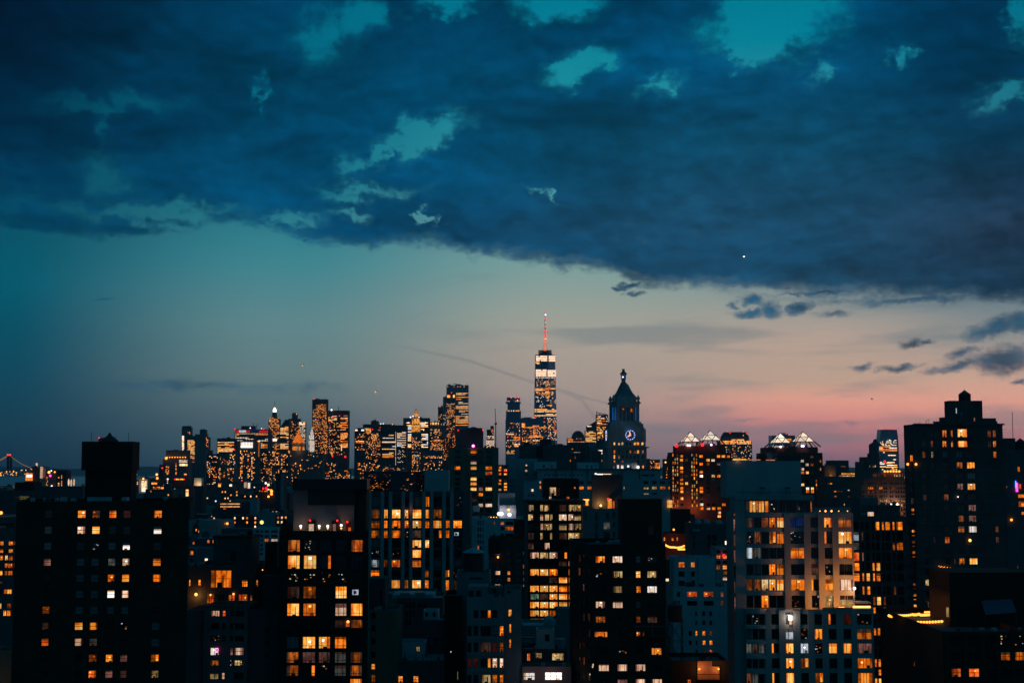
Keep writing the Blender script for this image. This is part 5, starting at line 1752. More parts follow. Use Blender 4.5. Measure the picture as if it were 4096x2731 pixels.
b = Bld('dim_wide_house', 'dim wide house with one thin lit line between dark crown house and clock tower', 'apartment building', slab(2284, 2352, 1790, YP + 160, 20), 1768, 'dark_stone', near=False)
b.win(2284, 2321, 1807, 1810, 'y', 'ribbon'); b.win(2298, 2303, 1822, 1834, 'm'); b.win(2286, 2292, 1793, 1797, 'o')
b.finish()

# ------------------------------------------------------------------ clock tower
YT = 1110
KM = 5688.9 / 1110.0
cxp = 2300 + 672 * .2935
TX = P(cxp, 1700, YT + 13)[0]
root = thing('clock_tower', 'stone clock tower with a blue lit colonnade, steep roof and lantern', 'clock tower', (TX, YT + 13, 0))
ROT = math.radians(3.6)
HW = .2935 / KM * 1.0


def tz(yz):
    """height of a row of the tower survey"""
    return P(cxp, 1440 + yz * .2935, YT)[1]


def sq(half, half2=None, dx=0, dy=0):
    h2 = half2 or half
    out = []
    for sx, sy in ((-1, -1), (1, -1), (1, 1), (-1, 1)):
        x, y = sx * half + dx, sy * h2 + dy
        out.append((TX + x * math.cos(ROT) - y * math.sin(ROT), YT + 13 + x * math.sin(ROT) + y * math.cos(ROT)))
    return out


def octa(half, cut):
    out = []
    for x, y in ((-half + cut, -half), (half - cut, -half), (half, -half + cut), (half, half - cut), (half - cut, half), (-half + cut, half), (-half, half - cut), (-half, -half + cut)):
        out.append((TX + x * math.cos(ROT) - y * math.sin(ROT), YT + 13 + x * math.sin(ROT) + y * math.cos(ROT)))
    return out


def loc(x, y, z):
    return (TX + x * math.cos(ROT) - y * math.sin(ROT), YT + 13 + x * math.sin(ROT) + y * math.cos(ROT), z)


def tbox(mb, x0, x1, y0, y1, z0, z1, mat):
    p = [loc(x0, y0, 0)[:2], loc(x1, y0, 0)[:2], loc(x1, y1, 0)[:2], loc(x0, y1, 0)[:2]]
    mb.prism(p, z0, z1, mat)
    mb.poly([(x, y, z0) for x, y in reversed(p)], mat)


lo = Bld('tower_shaft', '', '', sq(15.2), 0, 'limestone', root=root, near=False, frame='dark_metal', ztop=tz(1192), reveal=.6, recess=.35)
wc = [(525, 548), (588, 614), (634, 660), (696, 722), (742, 766), (806, 830), (846, 874), (912, 938)]
wc = [(2300 + a * .2935, 2300 + c * .2935) for a, c in wc]
wr = [(1440 + a * .2935, 1440 + c * .2935) for a, c in ((1226, 1268), (1292, 1342), (1364, 1394), (1436, 1474), (1508, 1548))]
lo.grid(wc, wr, ['odddmpOp', 'OpdddddD'.replace('D', 'd'), 'o.m..ddd', 'odddddWo', 'ddodddod'], 'sash', yref=1820)
lw = [(2300 + 478 * .2935, 2300 + 486 * .2935)]
lo.grid([(2435.5, 2437.5), (2440, 2442.5)], wr, ['db', 'oo', 'oo', 'dd', 'dd'], 'sash', face=3, yref=1820)
lo.finish()
mb = MB(); mb.prism(sq(16.9), tz(1196), tz(1180), 'limestone'); mb.poly([(x, y, tz(1196)) for x, y in reversed(sq(16.9))], 'limestone'); mb.build('main_cornice', root)
mid = Bld('attic_stage', '', '', sq(14.6), 0, 'limestone', root=root, base=tz(1181), near=False, frame='dark_metal', ztop=tz(1112), reveal=.5, recess=.3)
wc2 = [(525, 548), (588, 615), (632, 660), (694, 720), (742, 766), (802, 828), (840, 874), (905, 934)]
mid.grid([(2300 + a * .2935, 2300 + c * .2935) for a, c in wc2], [(1440 + 1119 * .2935, 1440 + 1156 * .2935)], ['OwydDOoO'.replace('D', 'd')], 'sash')
mid.finish()
mb = MB()
mb.prism(octa(14.2, 1.2), tz(1112), tz(985), 'limestone')
mb.prism(octa(13.9, 1.6), tz(985), tz(925), 'limestone')
mb.build('clock_stage', root)
mb = MB()
for sx in (-1, 1):
    for sy in (-1, 1):
        mb.prism([loc(sx * 13.2 + a, sy * 13.2 + c, 0)[:2] for a, c in ((-1.6, -1.6), (1.6, -1.6), (1.6, 1.6), (-1.6, 1.6))], tz(1112), tz(940), 'limestone')
        mb.prism([loc(sx * 11.6 + a, sy * 11.6 + c, 0)[:2] for a, c in ((-1.5, -1.5), (1.5, -1.5), (1.5, 1.5), (-1.5, 1.5))], tz(930), tz(865), 'limestone')
        mb.lathe(*loc(sx * 13.0, sy * 13.0, 0)[:2], [(1.3, tz(940)), (1.0, tz(930)), (.3, tz(912))], 'limestone', 8)
mb.build('corner_buttress', root)['kind'] = 'stuff'
mb = MB(); mb.prism(octa(12.9, 1.6), tz(930), tz(885), 'limestone'); mb.prism(octa(12.0, 2.6), tz(885), tz(838), 'limestone'); mb.build('stepped_base', root)
# clock faces
CR = 3.45
for face in (0, 1):
    def cl(u, v, d):
        """point on a clock face plane: u across, v up, d outwards"""
        if face == 0:
            return loc(2.6 + u, -14.0 - d, tz(1021) + v)
        return loc(-14.0 - d, -(0.0 + u), tz(1021) + v)
    mb = MB()
    n = 40
    mb.poly([cl(CR * math.cos(2 * PI * i / n) * .97, CR * math.sin(2 * PI * i / n) * .97, .12) for i in range(n)], 'teal_glass')
    dial = mb.build('clock_dial', root)
    mb = MB()
    for i in range(n):
        a, c = 2 * PI * i / n, 2 * PI * (i + 1) / n
        mb.poly([cl(CR * .97 * math.cos(a), CR * .97 * math.sin(a), .3), cl(CR * 1.05 * math.cos(a), CR * 1.05 * math.sin(a), .3), cl(CR * 1.05 * math.cos(c), CR * 1.05 * math.sin(c), .3), cl(CR * .97 * math.cos(c), CR * .97 * math.sin(c), .3)], 'clock_ring')
    mb.build('rim_light', dial)
    mb = MB()
    for i in range(12):
        a = 2 * PI * i / 12
        mb.ball(cl(CR * 1.02 * math.cos(a), CR * 1.02 * math.sin(a), .5), .2, 'lamp_cool', 6)
    mb.build('hour_lights', dial)['kind'] = 'stuff'
    for nm, ang, ln_, wd in (('minute_hand', 102, 3.0, .85), ('hour_hand', 209, 2.4, .95)):
        a = math.radians(ang)
        d_, p_ = (math.cos(a), math.sin(a)), (-math.sin(a), math.cos(a))
        mb = MB()
        mb.poly([cl(-d_[0] * .5 + p_[0] * wd * .7, -d_[1] * .5 + p_[1] * wd * .7, .4), cl(-d_[0] * .5 - p_[0] * wd * .7, -d_[1] * .5 - p_[1] * wd * .7, .4), cl(d_[0] * ln_ - p_[0] * wd * .45, d_[1] * ln_ - p_[1] * wd * .45, .4), cl(d_[0] * ln_ + p_[0] * wd * .45, d_[1] * ln_ + p_[1] * wd * .45, .4)], 'clock_hand_glow')
        mb.build(nm, dial)
# colonnade
mb = MB(); mb.prism(octa(11.0, 3.9), tz(838), tz(822), 'limestone'); mb.prism(octa(11.0, 3.9), tz(640), tz(585), 'limestone'); mb.poly([(x, y, tz(640)) for x, y in reversed(octa(11.0, 3.9))], 'limestone'); mb.build('colonnade_band', root)
mb = MB(); mb.prism(octa(8.2, 3.0), tz(822), tz(640), 'limestone'); mb.build('colonnade_core', root)
zc0, zc1 = tz(822), tz(640)
for side in range(4):
    for u in (-6.4, -3.2, 0, 3.2, 6.4):
        x, y = ((u, -9.9), (9.9, u), (-u, 9.9), (-9.9, -u))[side]
        mb = MB()
        q = loc(x, y, 0)
        if abs(u) > 6:
            tbox(mb, x - 1.0, x + 1.0, y - 1.0, y + 1.0, zc0, zc1, 'limestone')
        else:
            mb.lathe(q[0], q[1], [(.85, zc0), (.62, zc0 + .5), (.52, zc1 - .6), (.8, zc1 - .2), (.8, zc1)], 'limestone', 10)
        mb.build('column', root)
for cx_, cy_ in ((-9.2, -9.2), (9.2, -9.2), (9.2, 9.2), (-9.2, 9.2)):
    mb = MB(); tbox(mb, cx_ - .9, cx_ + .9, cy_ - .9, cy_ + .9, zc0, zc1, 'limestone'); mb.build('corner_pier', root)
mb = MB()
for u in (-10.25, -9.2, -8.1):
    tbox(mb, u - .22, u + .22, -9.4, -9.2, zc0 + .3, zc1 - .2, 'glow_blue_soft')
tbox(mb, 7.6, 7.95, -9.6, -9.4, zc0 + .3, zc1 - .2, 'glow_blue_soft')
mb.build('blue_glow_strips', root)['kind'] = 'stuff'  # glowing strips stand in for blue floodlight on the columns
for u, m_ in ((-1.9, 'room_grey'), (1.3, 'room_grey'), (4.4, 'room_grey')):
    mb = MB(); tbox(mb, u - .8, u + .8, -8.35, -8.25, zc0 + .6, zc1 - 2, 'pale_render'); tbox(mb, u - 1.7, u - .85, -8.36, -8.26, zc0 + .6, zc0 + 5, 'dark_glass'); mb.build('loggia_wall', root)
for u, z0_, m_ in ((4.6, 700, 'room_orange'), (-2.0, 672, 'room_red')):
    mb = MB(); tbox(mb, u - .55, u + .55, -8.5, -8.4, tz(z0_), tz(655), m_); mb.build('loggia_window', root)
mb = MB(); mb.prism(octa(12.1, 3.9), tz(588), tz(572), 'limestone'); mb.poly([(x, y, tz(588)) for x, y in reversed(octa(12.1, 3.9))], 'limestone'); mb.prism(octa(11.6, 3.9), tz(572), tz(560), 'limestone'); mb.build('upper_cornice', root)
mb = MB(); mb.prism(octa(8.9, 2.6), tz(562), tz(488), 'limestone'); mb.build('attic', root)
for sx in (-1, 1):
    for sy in (-1, 1):
        mb = MB(); q = loc(sx * 9.7, sy * 9.7, 0)
        mb.lathe(q[0], q[1], [(1.2, tz(562)), (.8, tz(545)), (1.4, tz(525)), (1.25, tz(505)), (.5, tz(488)), (.7, tz(482)), (.15, tz(470))], 'limestone', 10)
        mb.build('corner_urn', root)
mb = MB()
pr = [(8.6, 490), (7.3, 462), (6.0, 430), (5.0, 395), (4.1, 360), (3.3, 330), (2.9, 314)]
for (r0_, y0_), (r1_, y1_) in zip(pr, pr[1:]):
    mb.prism(octa(r0_, r0_ * .32), tz(y0_), tz(y1_), 'green_slate', octa(r1_, r1_ * .32), cap=False)
mb.build('steep_roof', root)
LX, LY = TX - .4, YT + 13
mb = MB(); mb.lathe(LX, LY, [(2.7, tz(316)), (2.7, tz(303)), (2.1, tz(290)), (1.5, tz(278)), (1.7, tz(262)), (2.0, tz(242))], 'green_slate', 8, PI / 8); mb.build('lantern_base', root)
mb = MB(); mb.lathe(LX, LY, [(1.5, tz(242)), (1.6, tz(188))], 'lamp_blue_dim', 8, PI / 8)
ln = mb.build('lantern', root)
mb = MB()
for i in range(8):
    a = PI / 8 + i * PI / 4
    mb.bar((LX + 1.95 * math.cos(a), LY + 1.95 * math.sin(a), tz(242)), (LX + 1.95 * math.cos(a), LY + 1.95 * math.sin(a), tz(186)), .4, 'green_slate')
mb.build('lantern_posts', ln)['kind'] = 'stuff'
beacon(2300 + 652 * .2935, 1440 + 230 * .2935, YT + 10.5, .55, 'lamp_cool', root)
mb = MB(); mb.lathe(LX, LY, [(2.1, tz(188)), (2.9, tz(180)), (2.9, tz(168)), (2.2, tz(158)), (1.3, tz(140)), (1.0, tz(122)), (1.2, tz(106))], 'green_slate', 8, PI / 8); mb.build('lantern_cap', root)

real_lamp(2449, 1672, YT - 1.5, 130, (.08, .35, 1), 'blue_flood_light', 1)
real_lamp(2512, 1708, YT - 3, 60, (.1, .4, 1), 'blue_flood_light', 1)
real_lamp(2492, 1590, YT - 3, 60, (.08, .35, 1), 'blue_flood_light', 1)

# ------------------------------------------------------------------ the red brick towers with lit glass pyramids
YZ = 1060
Zx, Zy = (lambda x: 2600 + .3444 * x), (lambda y: 1640 + .3444 * y)


def pyramid(root, ax, ay, xl, xr, yb, foot_l, foot_r, yf, Yd):
    """glass pyramid on a steel frame: apex, base row yb (photo px of the survey), frame feet down at yf"""
    x, zt = P(Zx(ax), Zy(ay), Yd)
    zb = P(Zx(ax), Zy(yb), Yd)[1]
    zf = P(Zx(ax), Zy(yf), Yd)[1]
    hw = (P(Zx(xr), Zy(yb), Yd)[0] - P(Zx(xl), Zy(yb), Yd)[0]) / 2 / 1.0
    fx = (P(Zx(foot_r), Zy(yf), Yd)[0] - P(Zx(foot_l), Zy(yf), Yd)[0]) / 2
    rz = 0.1
    c = lambda h, k: (x + h * math.cos(PI / 4 + k * PI / 2 + rz) * math.sqrt(2), Yd + h * math.sin(PI / 4 + k * PI / 2 + rz) * math.sqrt(2))
    hw *= .95
    fx *= .95
    top = Vector((x, Yd, zt))
    fm = MB()
    for k in range(4):
        a, b_ = Vector((*c(hw, k), zb)), Vector((*c(hw, k + 1), zb))
        ab, at, bt = (a + b_) / 2, (a + top) / 2, (b_ + top) / 2
        for tri in ((a, ab, at), (ab, b_, bt), (at, bt, top), (ab, bt, at)):
            m_ = MB(); m_.poly([tuple(q) for q in tri], 'pyramid_glow'); m_.build('glass_pane', root)
        for p_, q_ in ((a, top), (a, b_), (ab, at), (ab, bt), (at, bt)):
            fm.bar(p_ * 1.0, q_, .4, 'dark_metal')
        f = Vector((*c(fx, k), zf))
        fm.bar(a, f, .8, 'dark_metal')
        ff = Vector((*c(fx, k + 1), zf))
        fm.bar(ab, (f + ff) / 2, .5, 'dark_metal')
    fm.build('pyramid_frame', root)


def zeck(name, label, body, crown, pyr, cols_, rws_, sts, strips, seed):
    x0, x1, yt = body
    b_ = Bld(name, label, 'apartment tower', slab(Zx(x0), Zx(x1), Zy(yt + 200), YZ, 30), Zy(yt), 'red_brick', near=False, frame='black_metal', reveal=.5, recess=.25)
    b_.grid([(Zx(a), Zx(c)) for a, c in cols_], [(Zy(q - 15), Zy(q + 15)) for q in rws_], sts, 'half', yref=Zy(rws_[4]))
    rr = random.Random(seed)
    for a in strips:
        for q in range(520, 1150, 45):
            ch = rr.choice('yoyodqyO')
            b_.win(Zx(a), Zx(a + 14), Zy(q - 16), Zy(q + 16), ch, 'sash', yref=Zy(800))
    r_ = b_.finish()
    for (a, c, y0, dy) in crown:
        part(r_, 'crown', [(Zx(a), Zx(c), Zy(y0), Zy(yt + 6), YZ + dy, 24, 'red_brick')])
    for p_ in pyr:
        pyramid(r_, *p_)
    for a, c in [(s_ - 8, s_ - 3) for s_ in strips] + [(s_ + 17, s_ + 21) for s_ in strips]:
        part(r_, 'pilaster', [(Zx(a), Zx(c), Zy(yt), Zy(1160), YZ - .4, .39, 'red_brick')])
    return r_


RW = [535, 580, 625, 670, 715, 765, 805, 850, 905, 945, 985, 1025, 1060, 1095, 1140, 1190, 1230]
CL = [(350, 385), (408, 440), (575, 615), (655, 695), (715, 755), (780, 818), (832, 875), (895, 930)]
r = zeck('pyramid_tower', 'red brick apartment tower with two lit glass pyramids, beside the clock tower', (255, 945, 488), [(308, 640, 412, 2), (560, 868, 406, 4)],
         [(465, 250, 372, 568, 366, 322, 590, 410, YZ + 12), (697, 235, 592, 806, 350, 545, 845, 408, YZ + 14)], CL, RW,
         ['ob o..oOo'.replace(' ', ''), 'Oq.OW...', 'q.om.pO.', 'O.......', 'r.rd.dpO'.replace('pO', 'qO'), 'qqWdyo.O', 'o.ddb...', 'oO.d..pO', 'o.od.dOo', 'Oqod..Wd', '..db....', 'O.q.....', '..d.....', 'd.Wdd.o.', '..owoo..', '.....w..', '.....O..'], (262, 288, 314, 482, 508, 536), 4)
for px, py, m in ((308, 414, 'lamp_red'), (608, 403, 'lamp_red')):
    beacon(Zx(px), Zy(py), YZ - 1, 1.2, m, r)
for px, py, m in ((460, 410, 'lamp_cool'), (712, 402, 'lamp_cool'), (440, 408, 'lamp_white')):
    beacon(Zx(px), Zy(py), YZ + 1.2, .8, m, r)
part(r, 'roof_plant', [(Zx(410), Zx(530), Zy(395), Zy(414), YZ + 8, 6, 'roof_silver')])
part(r, 'roof_plant', [(Zx(640), Zx(760), Zy(388), Zy(408), YZ + 9, 6, 'grey_metal')])
real_lamp(Zx(465), Zy(404), YZ + 5, 1500, (1, .9, .8), 'roof_flood_light')
real_lamp(Zx(280), Zy(1110), YZ - 6, 1200, (1, .5, .12), 'facade_flood_light')
real_lamp(Zx(515), Zy(1130), YZ - 6, 1000, (1, .5, .12), 'facade_flood_light')
CL2 = [(1755, 1790), (1810, 1845), (1868, 1900), (1925, 1960), (1975, 1990)]
r = zeck('pyramid_tower', 'red brick apartment tower with two lit glass pyramids, behind the stone house bulkhead', (1345, 2008, 494), [(1345, 1700, 432, 2), (1600, 1950, 428, 4)],
         [(1510, 265, 1412, 1612, 380, 1352, 1660, 432, YZ + 12), (1775, 250, 1672, 1882, 366, 1610, 1945, 428, YZ + 14)], CL2, [540, 590, 632, 685, 725, 770, 820, 865, 910, 945, 990, 1040],
         ['d.qd.', 'w.d.o', '.wm..', 'wd..o', 'oObd.', '..dd.', '.d.m.', 'Od.O.', '.WOmo', '.oo..', '.d.d.', '..d..'], (), 6)
for px, py in ((1517, 425), (1764, 416), (1782, 416)):
    beacon(Zx(px), Zy(py), YZ + 1.0, .8, 'lamp_cool', r)
part(r, 'roof_plant', [(Zx(1440), Zx(1560), Zy(412), Zy(434), YZ + 8, 6, 'roof_silver')])
part(r, 'roof_plant', [(Zx(1720), Zx(1830), Zy(405), Zy(430), YZ + 9, 6, 'grey_metal')])
part(r, 'shoulder', [(Zx(1270), Zx(1345), Zy(500), Zy(1100), YZ + 3, 12, 'red_brick')])
real_lamp(Zx(1510), Zy(424), YZ + 5, 1500, (1, .9, .8), 'roof_flood_light')

# ------------------------------------------------------------------ between the pyramids and the stepped tower
W3, H3 = (lambda x: 3296 + .3444 * x), (lambda y: 1540 + .3444 * y)
b = Bld('red_setback_house', 'broad reddish stone block with tight window rows right of the stone house', 'office building', slab(W3(435), W3(960), 1960, 760, 26), H3(1105), 'rust_brick', near=False, frame='black_metal')
cc = [(440, 472), (515, 530), (536, 553), (558, 575), (592, 610), (645, 660), (665, 682), (695, 712), (718, 736), (764, 782), (788, 806), (828, 850), (856, 878), (892, 912), (920, 942)]
b.grid([(W3(a), W3(c)) for a, c in cc], [(H3(q - 13), H3(q + 13)) for q in (1140, 1195, 1240, 1290, 1340, 1392, 1440, 1490)],
       ['dddddqddddddddd', '.ooodoodddmmddd', 'dmdmddddddddddd', 'dddddddqqdddddd', 'dddddyyyydyoyyy', '.dddddymoOOOOod', 'oodddyymdyydddd', 'dddddddddddddmd'], 'sash', yref=1990)
r = b.finish()
clutter(r, 3450, 3620, 1884, 768, 34, 6, 2)
u = Bld('upper_house', '', '', slab(W3(440), W3(930), 1900, 768, 16), H3(1005), 'rust_brick', near=False, frame='black_metal', root=r, base=b.H - .9)
u.grid([(W3(a), W3(c)) for a, c in ((568, 584), (592, 608), (630, 645), (698, 715), (808, 828), (836, 856), (866, 888), (902, 920))], [(H3(1030), H3(1062))], ['mmqmyyym'], 'sash')
u.finish()
part(r, 'cornice', [(W3(432), W3(964), H3(1100), H3(1110), 759.3, .69, 'rust_brick')])
for i in range(6):
    beacon(W3(705 + 34 * i), H3(1000), 767, .55, 'lamp_amber', r)
for px, py in ((800, 1385), (836, 1385)):
    beacon(W3(px), H3(py), 757, 1.3, 'lamp_white', r)
real_lamp(W3(800), H3(1390), 752, 700, (1, .5, .15), 'facade_flood_light')
b = Bld('bright_office', 'low office with every floor lit yellow right of the second pyramid tower', 'office building', slab(W3(160), W3(440), 1900, 1250, 26), H3(1006), 'dark_stone', near=False, frame='black_metal')
b.grid([(W3(205 + 15.5 * i), W3(205 + 15.5 * i + 12)) for i in range(15)], [(H3(q - 10), H3(q + 10)) for q in (1028, 1056, 1084, 1110, 1135)], ['OOoOooOOOOoOooo', 'yOOyOOOoOOdOyoo', 'OoOOOoOOOyoOOod', 'dOOoOOOOO.doooo', '...yOOyOOd.....'], 'sash', yref=1910)
b.grid([(W3(150), W3(158)), (W3(165), W3(173)), (W3(183), W3(192))], [(H3(1046), H3(1062))], ['omo'])
b.finish()
b = Bld('plain_flat_block', 'dark flat topped block left of the domed stone tower', 'office building', slab(W3(93), W3(288), 1860, 1500, 30), H3(872), 'dark_stone', near=False)
b.win(W3(188), W3(246), H3(938), H3(950), 'm', 'ribbon')
b.finish()
b = Bld('stone_finial_house', 'dark old house with small finials and orange flood light behind the stone house', 'apartment building', slab(W3(5), W3(135), 1870, 1180, 20), H3(930), 'grey_brick', near=False)
b.grid([(W3(66), W3(80)), (W3(86), W3(96)), (W3(124), W3(133))], [(H3(1038), H3(1056))], ['oom'])
r = b.finish()
for px in (14, 50):
    part(r, 'finial', [(W3(px), W3(px + 10), H3(912), H3(934), 1184, 2, 'dark_stone')])
real_lamp(W3(95), H3(1030), 1176, 600, (1, .4, .12), 'facade_flood_light')
b = Bld('grey_mid_house', 'grey house with three single orange windows under the bright office', 'apartment building', slab(W3(5), W3(420), 1960, 980, 24), H3(1062), 'dark_stone', near=False, frame='black_metal')
b.grid([(W3(42), W3(58)), (W3(70), W3(96)), (W3(115), W3(142)), (W3(155), W3(180)), (W3(196), W3(208)), (W3(275), W3(296)), (W3(300), W3(324)), (W3(330), W3(350))], [(H3(1133), H3(1150)), (H3(1212), H3(1226)), (H3(1224), H3(1240)), (H3(1284), H3(1298))], ['mo......', '.....www', '..oqm...', '..o..m..'], 'half', yref=1940)
b.finish()
b = Bld('domed_stone_tower', 'dark stone tower with a small cupola left of the glass tower', 'office tower', slab(W3(500), W3(650), 1860, 1350, 30), H3(832), 'dark_stone', near=False)
b.grid([(W3(525), W3(538)), (W3(566), W3(580)), (W3(588), W3(604))], [(H3(930), H3(952))], ['yyy'])
r = b.finish()
part(r, 'upper_stage', [(W3(556), W3(640), H3(790), H3(834), 1354, 18, 'dark_stone'), (W3(566), W3(630), H3(710), H3(790), 1356, 15, 'dark_stone')])
mb = MB(); x, z = P(W3(597), H3(712), 1364); mb.lathe(x, 1364, [(6.5, z), (6, z + 2), (4, z + 3.2), (2.4, z + 4.2), (2.0, z + 6), (.3, z + 7.4)], 'dark_stone', 12); mb.build('cupola', r)
b = Bld('dark_wing_house', 'plain dark house left of the domed stone tower foot', 'office building', slab(W3(437), W3(504), 1870, 1352, 26), H3(888), 'dark_stone', near=False)
b.grid([(W3(444), W3(452))], [(H3(892), H3(902))], ['g'])
b.finish()
b = Bld('small_roof_house', 'low dark roofs and a slim lit door between stone house and red block', 'apartment building', slab(W3(120), W3(470), 2040, 620, 20), H3(1310), 'dark_stone', near=False)
b.win(W3(226), W3(243), H3(1372), H3(1400), 'y', 'half')
r = b.finish()
part(r, 'roof_house', [(W3(470), W3(625), H3(1305), H3(1460), 640, 14, 'grey_brick')])
beacon(W3(704), H3(886), 1349, 1.2, 'lamp_red', r)

# ------------------------------------------------------------------ right edge
YR = 520
b = Bld('right_edge_house', 'dark house with single orange windows at the right edge behind the stepped tower', 'apartment building', slab(4022, 4130, 1860, YR, 20), 1797, 'dark_stone', near=False, frame='black_metal')
b.grid([(4026, 4030), (4060, 4064), (4073, 4083), (4084, 4096)], [(1866, 1886), (1942, 1950), (1976, 1990), (2004, 2026), (2046, 2058), (2104, 2112), (2260, 2272), (2290, 2314)], ['..o.', 'r...', '..oo', '..oo', '...o', '.q..', '.m..', '.q.o'], 'half', yref=1980)
r = b.finish()
part(r, 'roof_house', [(4016, 4062, 1752, 1800, YR + 4, 10, 'grey_brick')])
mb = MB(); x, z = P(4082, 1797, YR + 8); zt, zp = P(4082, 1768, YR + 8)[1], P(4082, 1752, YR + 8)[1]
mb.lathe(x, YR + 8, [(1.9, z), (1.9, zt), (2.0, zt + .01), (.1, zp)], 'tank_wood', 12); mb.build('tank_hut', r)
mb = MB(); x, z = P(4052, 1752, YR + 8); mb.bar((x, YR + 8, z), (x, YR + 8, P(4051, 1647, YR + 8)[1]), .16, 'black_metal'); mb.build('antenna', r)
part(r, 'neon_sign', [(4064, 4072, 1930, 1966, YR - .5, .3, 'lamp_magenta'), (4062, 4065, 1922, 1950, YR - .5, .3, 'lamp_blue')])
part(r, 'red_sign', [(4077, 4084, 1936, 1954, YR - .5, .3, 'room_red')])
beacon(4046, 2078, YR - .6, .45, 'lamp_amber', r)

# ------------------------------------------------------------------ left: mid blocks, hospital sign
b = Bld('hospital_block', 'dim block with a faint yellow roof sign left of the near black tower', 'hospital', slab(-40, 330, 1990, 700, 26), 1962, 'grey_brick', near=False)
r = b.finish()
part(r, 'roof_house', [(60, 135, 1928, 1966, 706, 12, 'black_brick'), (135, 330, 1945, 1966, 706, 14, 'grey_brick')])
for txt, px, py, sz in (('NYU', 62, 1994, 9.5), ('Langone', 79, 1989, 8.5), ('Health', 79, 1997.5, 8.5)):
    cu = bpy.data.curves.new('sign_text', 'FONT')
    cu.body = txt
    x, z = P(px, py, 699.6)
    cu.size = sz * 700 / 5689 * 1.25
    cu.extrude = .03
    tmp = bpy.data.objects.new('tmp', cu); COL.objects.link(tmp)
    me = bpy.data.meshes.new_from_object(tmp.evaluated_get(bpy.context.evaluated_depsgraph_get()))
    bpy.data.objects.remove(tmp)
    me.materials.clear(); me.materials.append(MATS['sign_glow' if txt != 'NYU' else 'room_dim'])
    o = put('sign_lettering', me, r, (x, 699.6, z)); o.rotation_euler = (PI / 2, 0, 0)

# ------------------------------------------------------------------ far towers
wall_mat('far_stone', (0.13, 0.13, 0.13), scale=0.03)
wall_mat('far_dark', (0.05, 0.05, 0.055), scale=0.03)
wall_mat('far_pale', (0.30, 0.29, 0.28), scale=0.03)
plain_mat('far_glass', (0.09, 0.20, 0.30), 0.25, 0.55, 0.6)
A5, B5 = (lambda x: 600 + .3444 * x), (lambda y: 1500 + .3444 * y)      # survey of the left part of the skyline
A6 = lambda x: 1300 + .3444 * x                                        # survey of the middle (same rows)
A7, B7 = (lambda x: 1900 + .3444 * x), (lambda y: 1240 + .3444 * y)      # survey round the tallest tower
PAL = {'cream': (('city_white', 1),), 'warm': (('city_orange', 5), ('city_bright', 3), ('city_amber', 4)), 'bright': (('city_bright', 5), ('city_orange', 3), ('city_yellow', 2)),
       'cool': (('city_white', 4), ('city_cool', 2), ('city_bright', 3)), 'pale': (('city_white', 5), ('city_glare', 2), ('city_bright', 3)),
       'dim': (('city_amber', 5), ('city_yellow', 2), ('city_cool', 1), ('city_orange', 2)), 'mix': (('city_orange', 4), ('city_amber', 3), ('city_white', 2), ('city_cool', 1), ('city_yellow', 2)),
       'red': (('lamp_red', 1),), 'glare': (('city_glare', 1),), 'gold': (('city_orange', 3), ('city_bright', 1))}


def pick(rr, pal):
    t = rr.uniform(0, sum(w for _, w in pal))
    for m, w in pal:
        t -= w
        if t <= 0:
            return m
    return pal[-1][0]


def lit_cells(mb, rr, x0, x1, y0, y1, mode, p, pal, cw, ch, at):
    """fill a photo rectangle of a facade with window panes; at(px, py) gives the world point on the facade"""
    pal = PAL[pal]
    if mode == 'dots':
        cw, ch, p = cw * .82, ch * .88, p * 1.12
    nr, nc = max(1, int((y1 - y0) / ch)), max(1, int((x1 - x0) / cw))
    ch, cw = (y1 - y0) / nr, (x1 - x0) / nc
    fx, fy = (0.92, 0.55) if mode == 'ribbon' else ((0.97, 0.72) if mode == 'band' else ((0.5, 0.85) if mode == 'strip' else (0.62, 0.58)))
    colp = [rr.random() for _ in range(nc)]
    for i in range(nr):
        fl = rr.random()
        run, m = 0, None
        for j in range(nc):
            if mode in ('ribbon', 'band'):
                if run <= 0:
                    run = rr.randint(1, 6)
                    on = rr.random() < (p * 1.7 if fl < .45 else p * .55)
                    m = pick(rr, pal) if on else None
                run -= 1
                if mode == 'band':
                    m = pick(rr, pal) if rr.random() < p else None
                if not m:
                    continue
            elif mode == 'cols':
                if rr.random() > (p * 1.9 if colp[j] < .4 else p * .35):
                    continue
                m = pick(rr, pal)
            else:
                if rr.random() > p * (1.5 if fl < .35 else .75):
                    continue
                m = pick(rr, pal)
            xa, ya = x0 + cw * (j + (1 - fx) / 2), y0 + ch * (i + (1 - fy) / 2)
            xb, yb = xa + cw * fx, ya + ch * fy
            mb.poly([at(xa, yb), at(xb, yb), at(xb, ya), at(xa, ya)], m)


FOOT = []


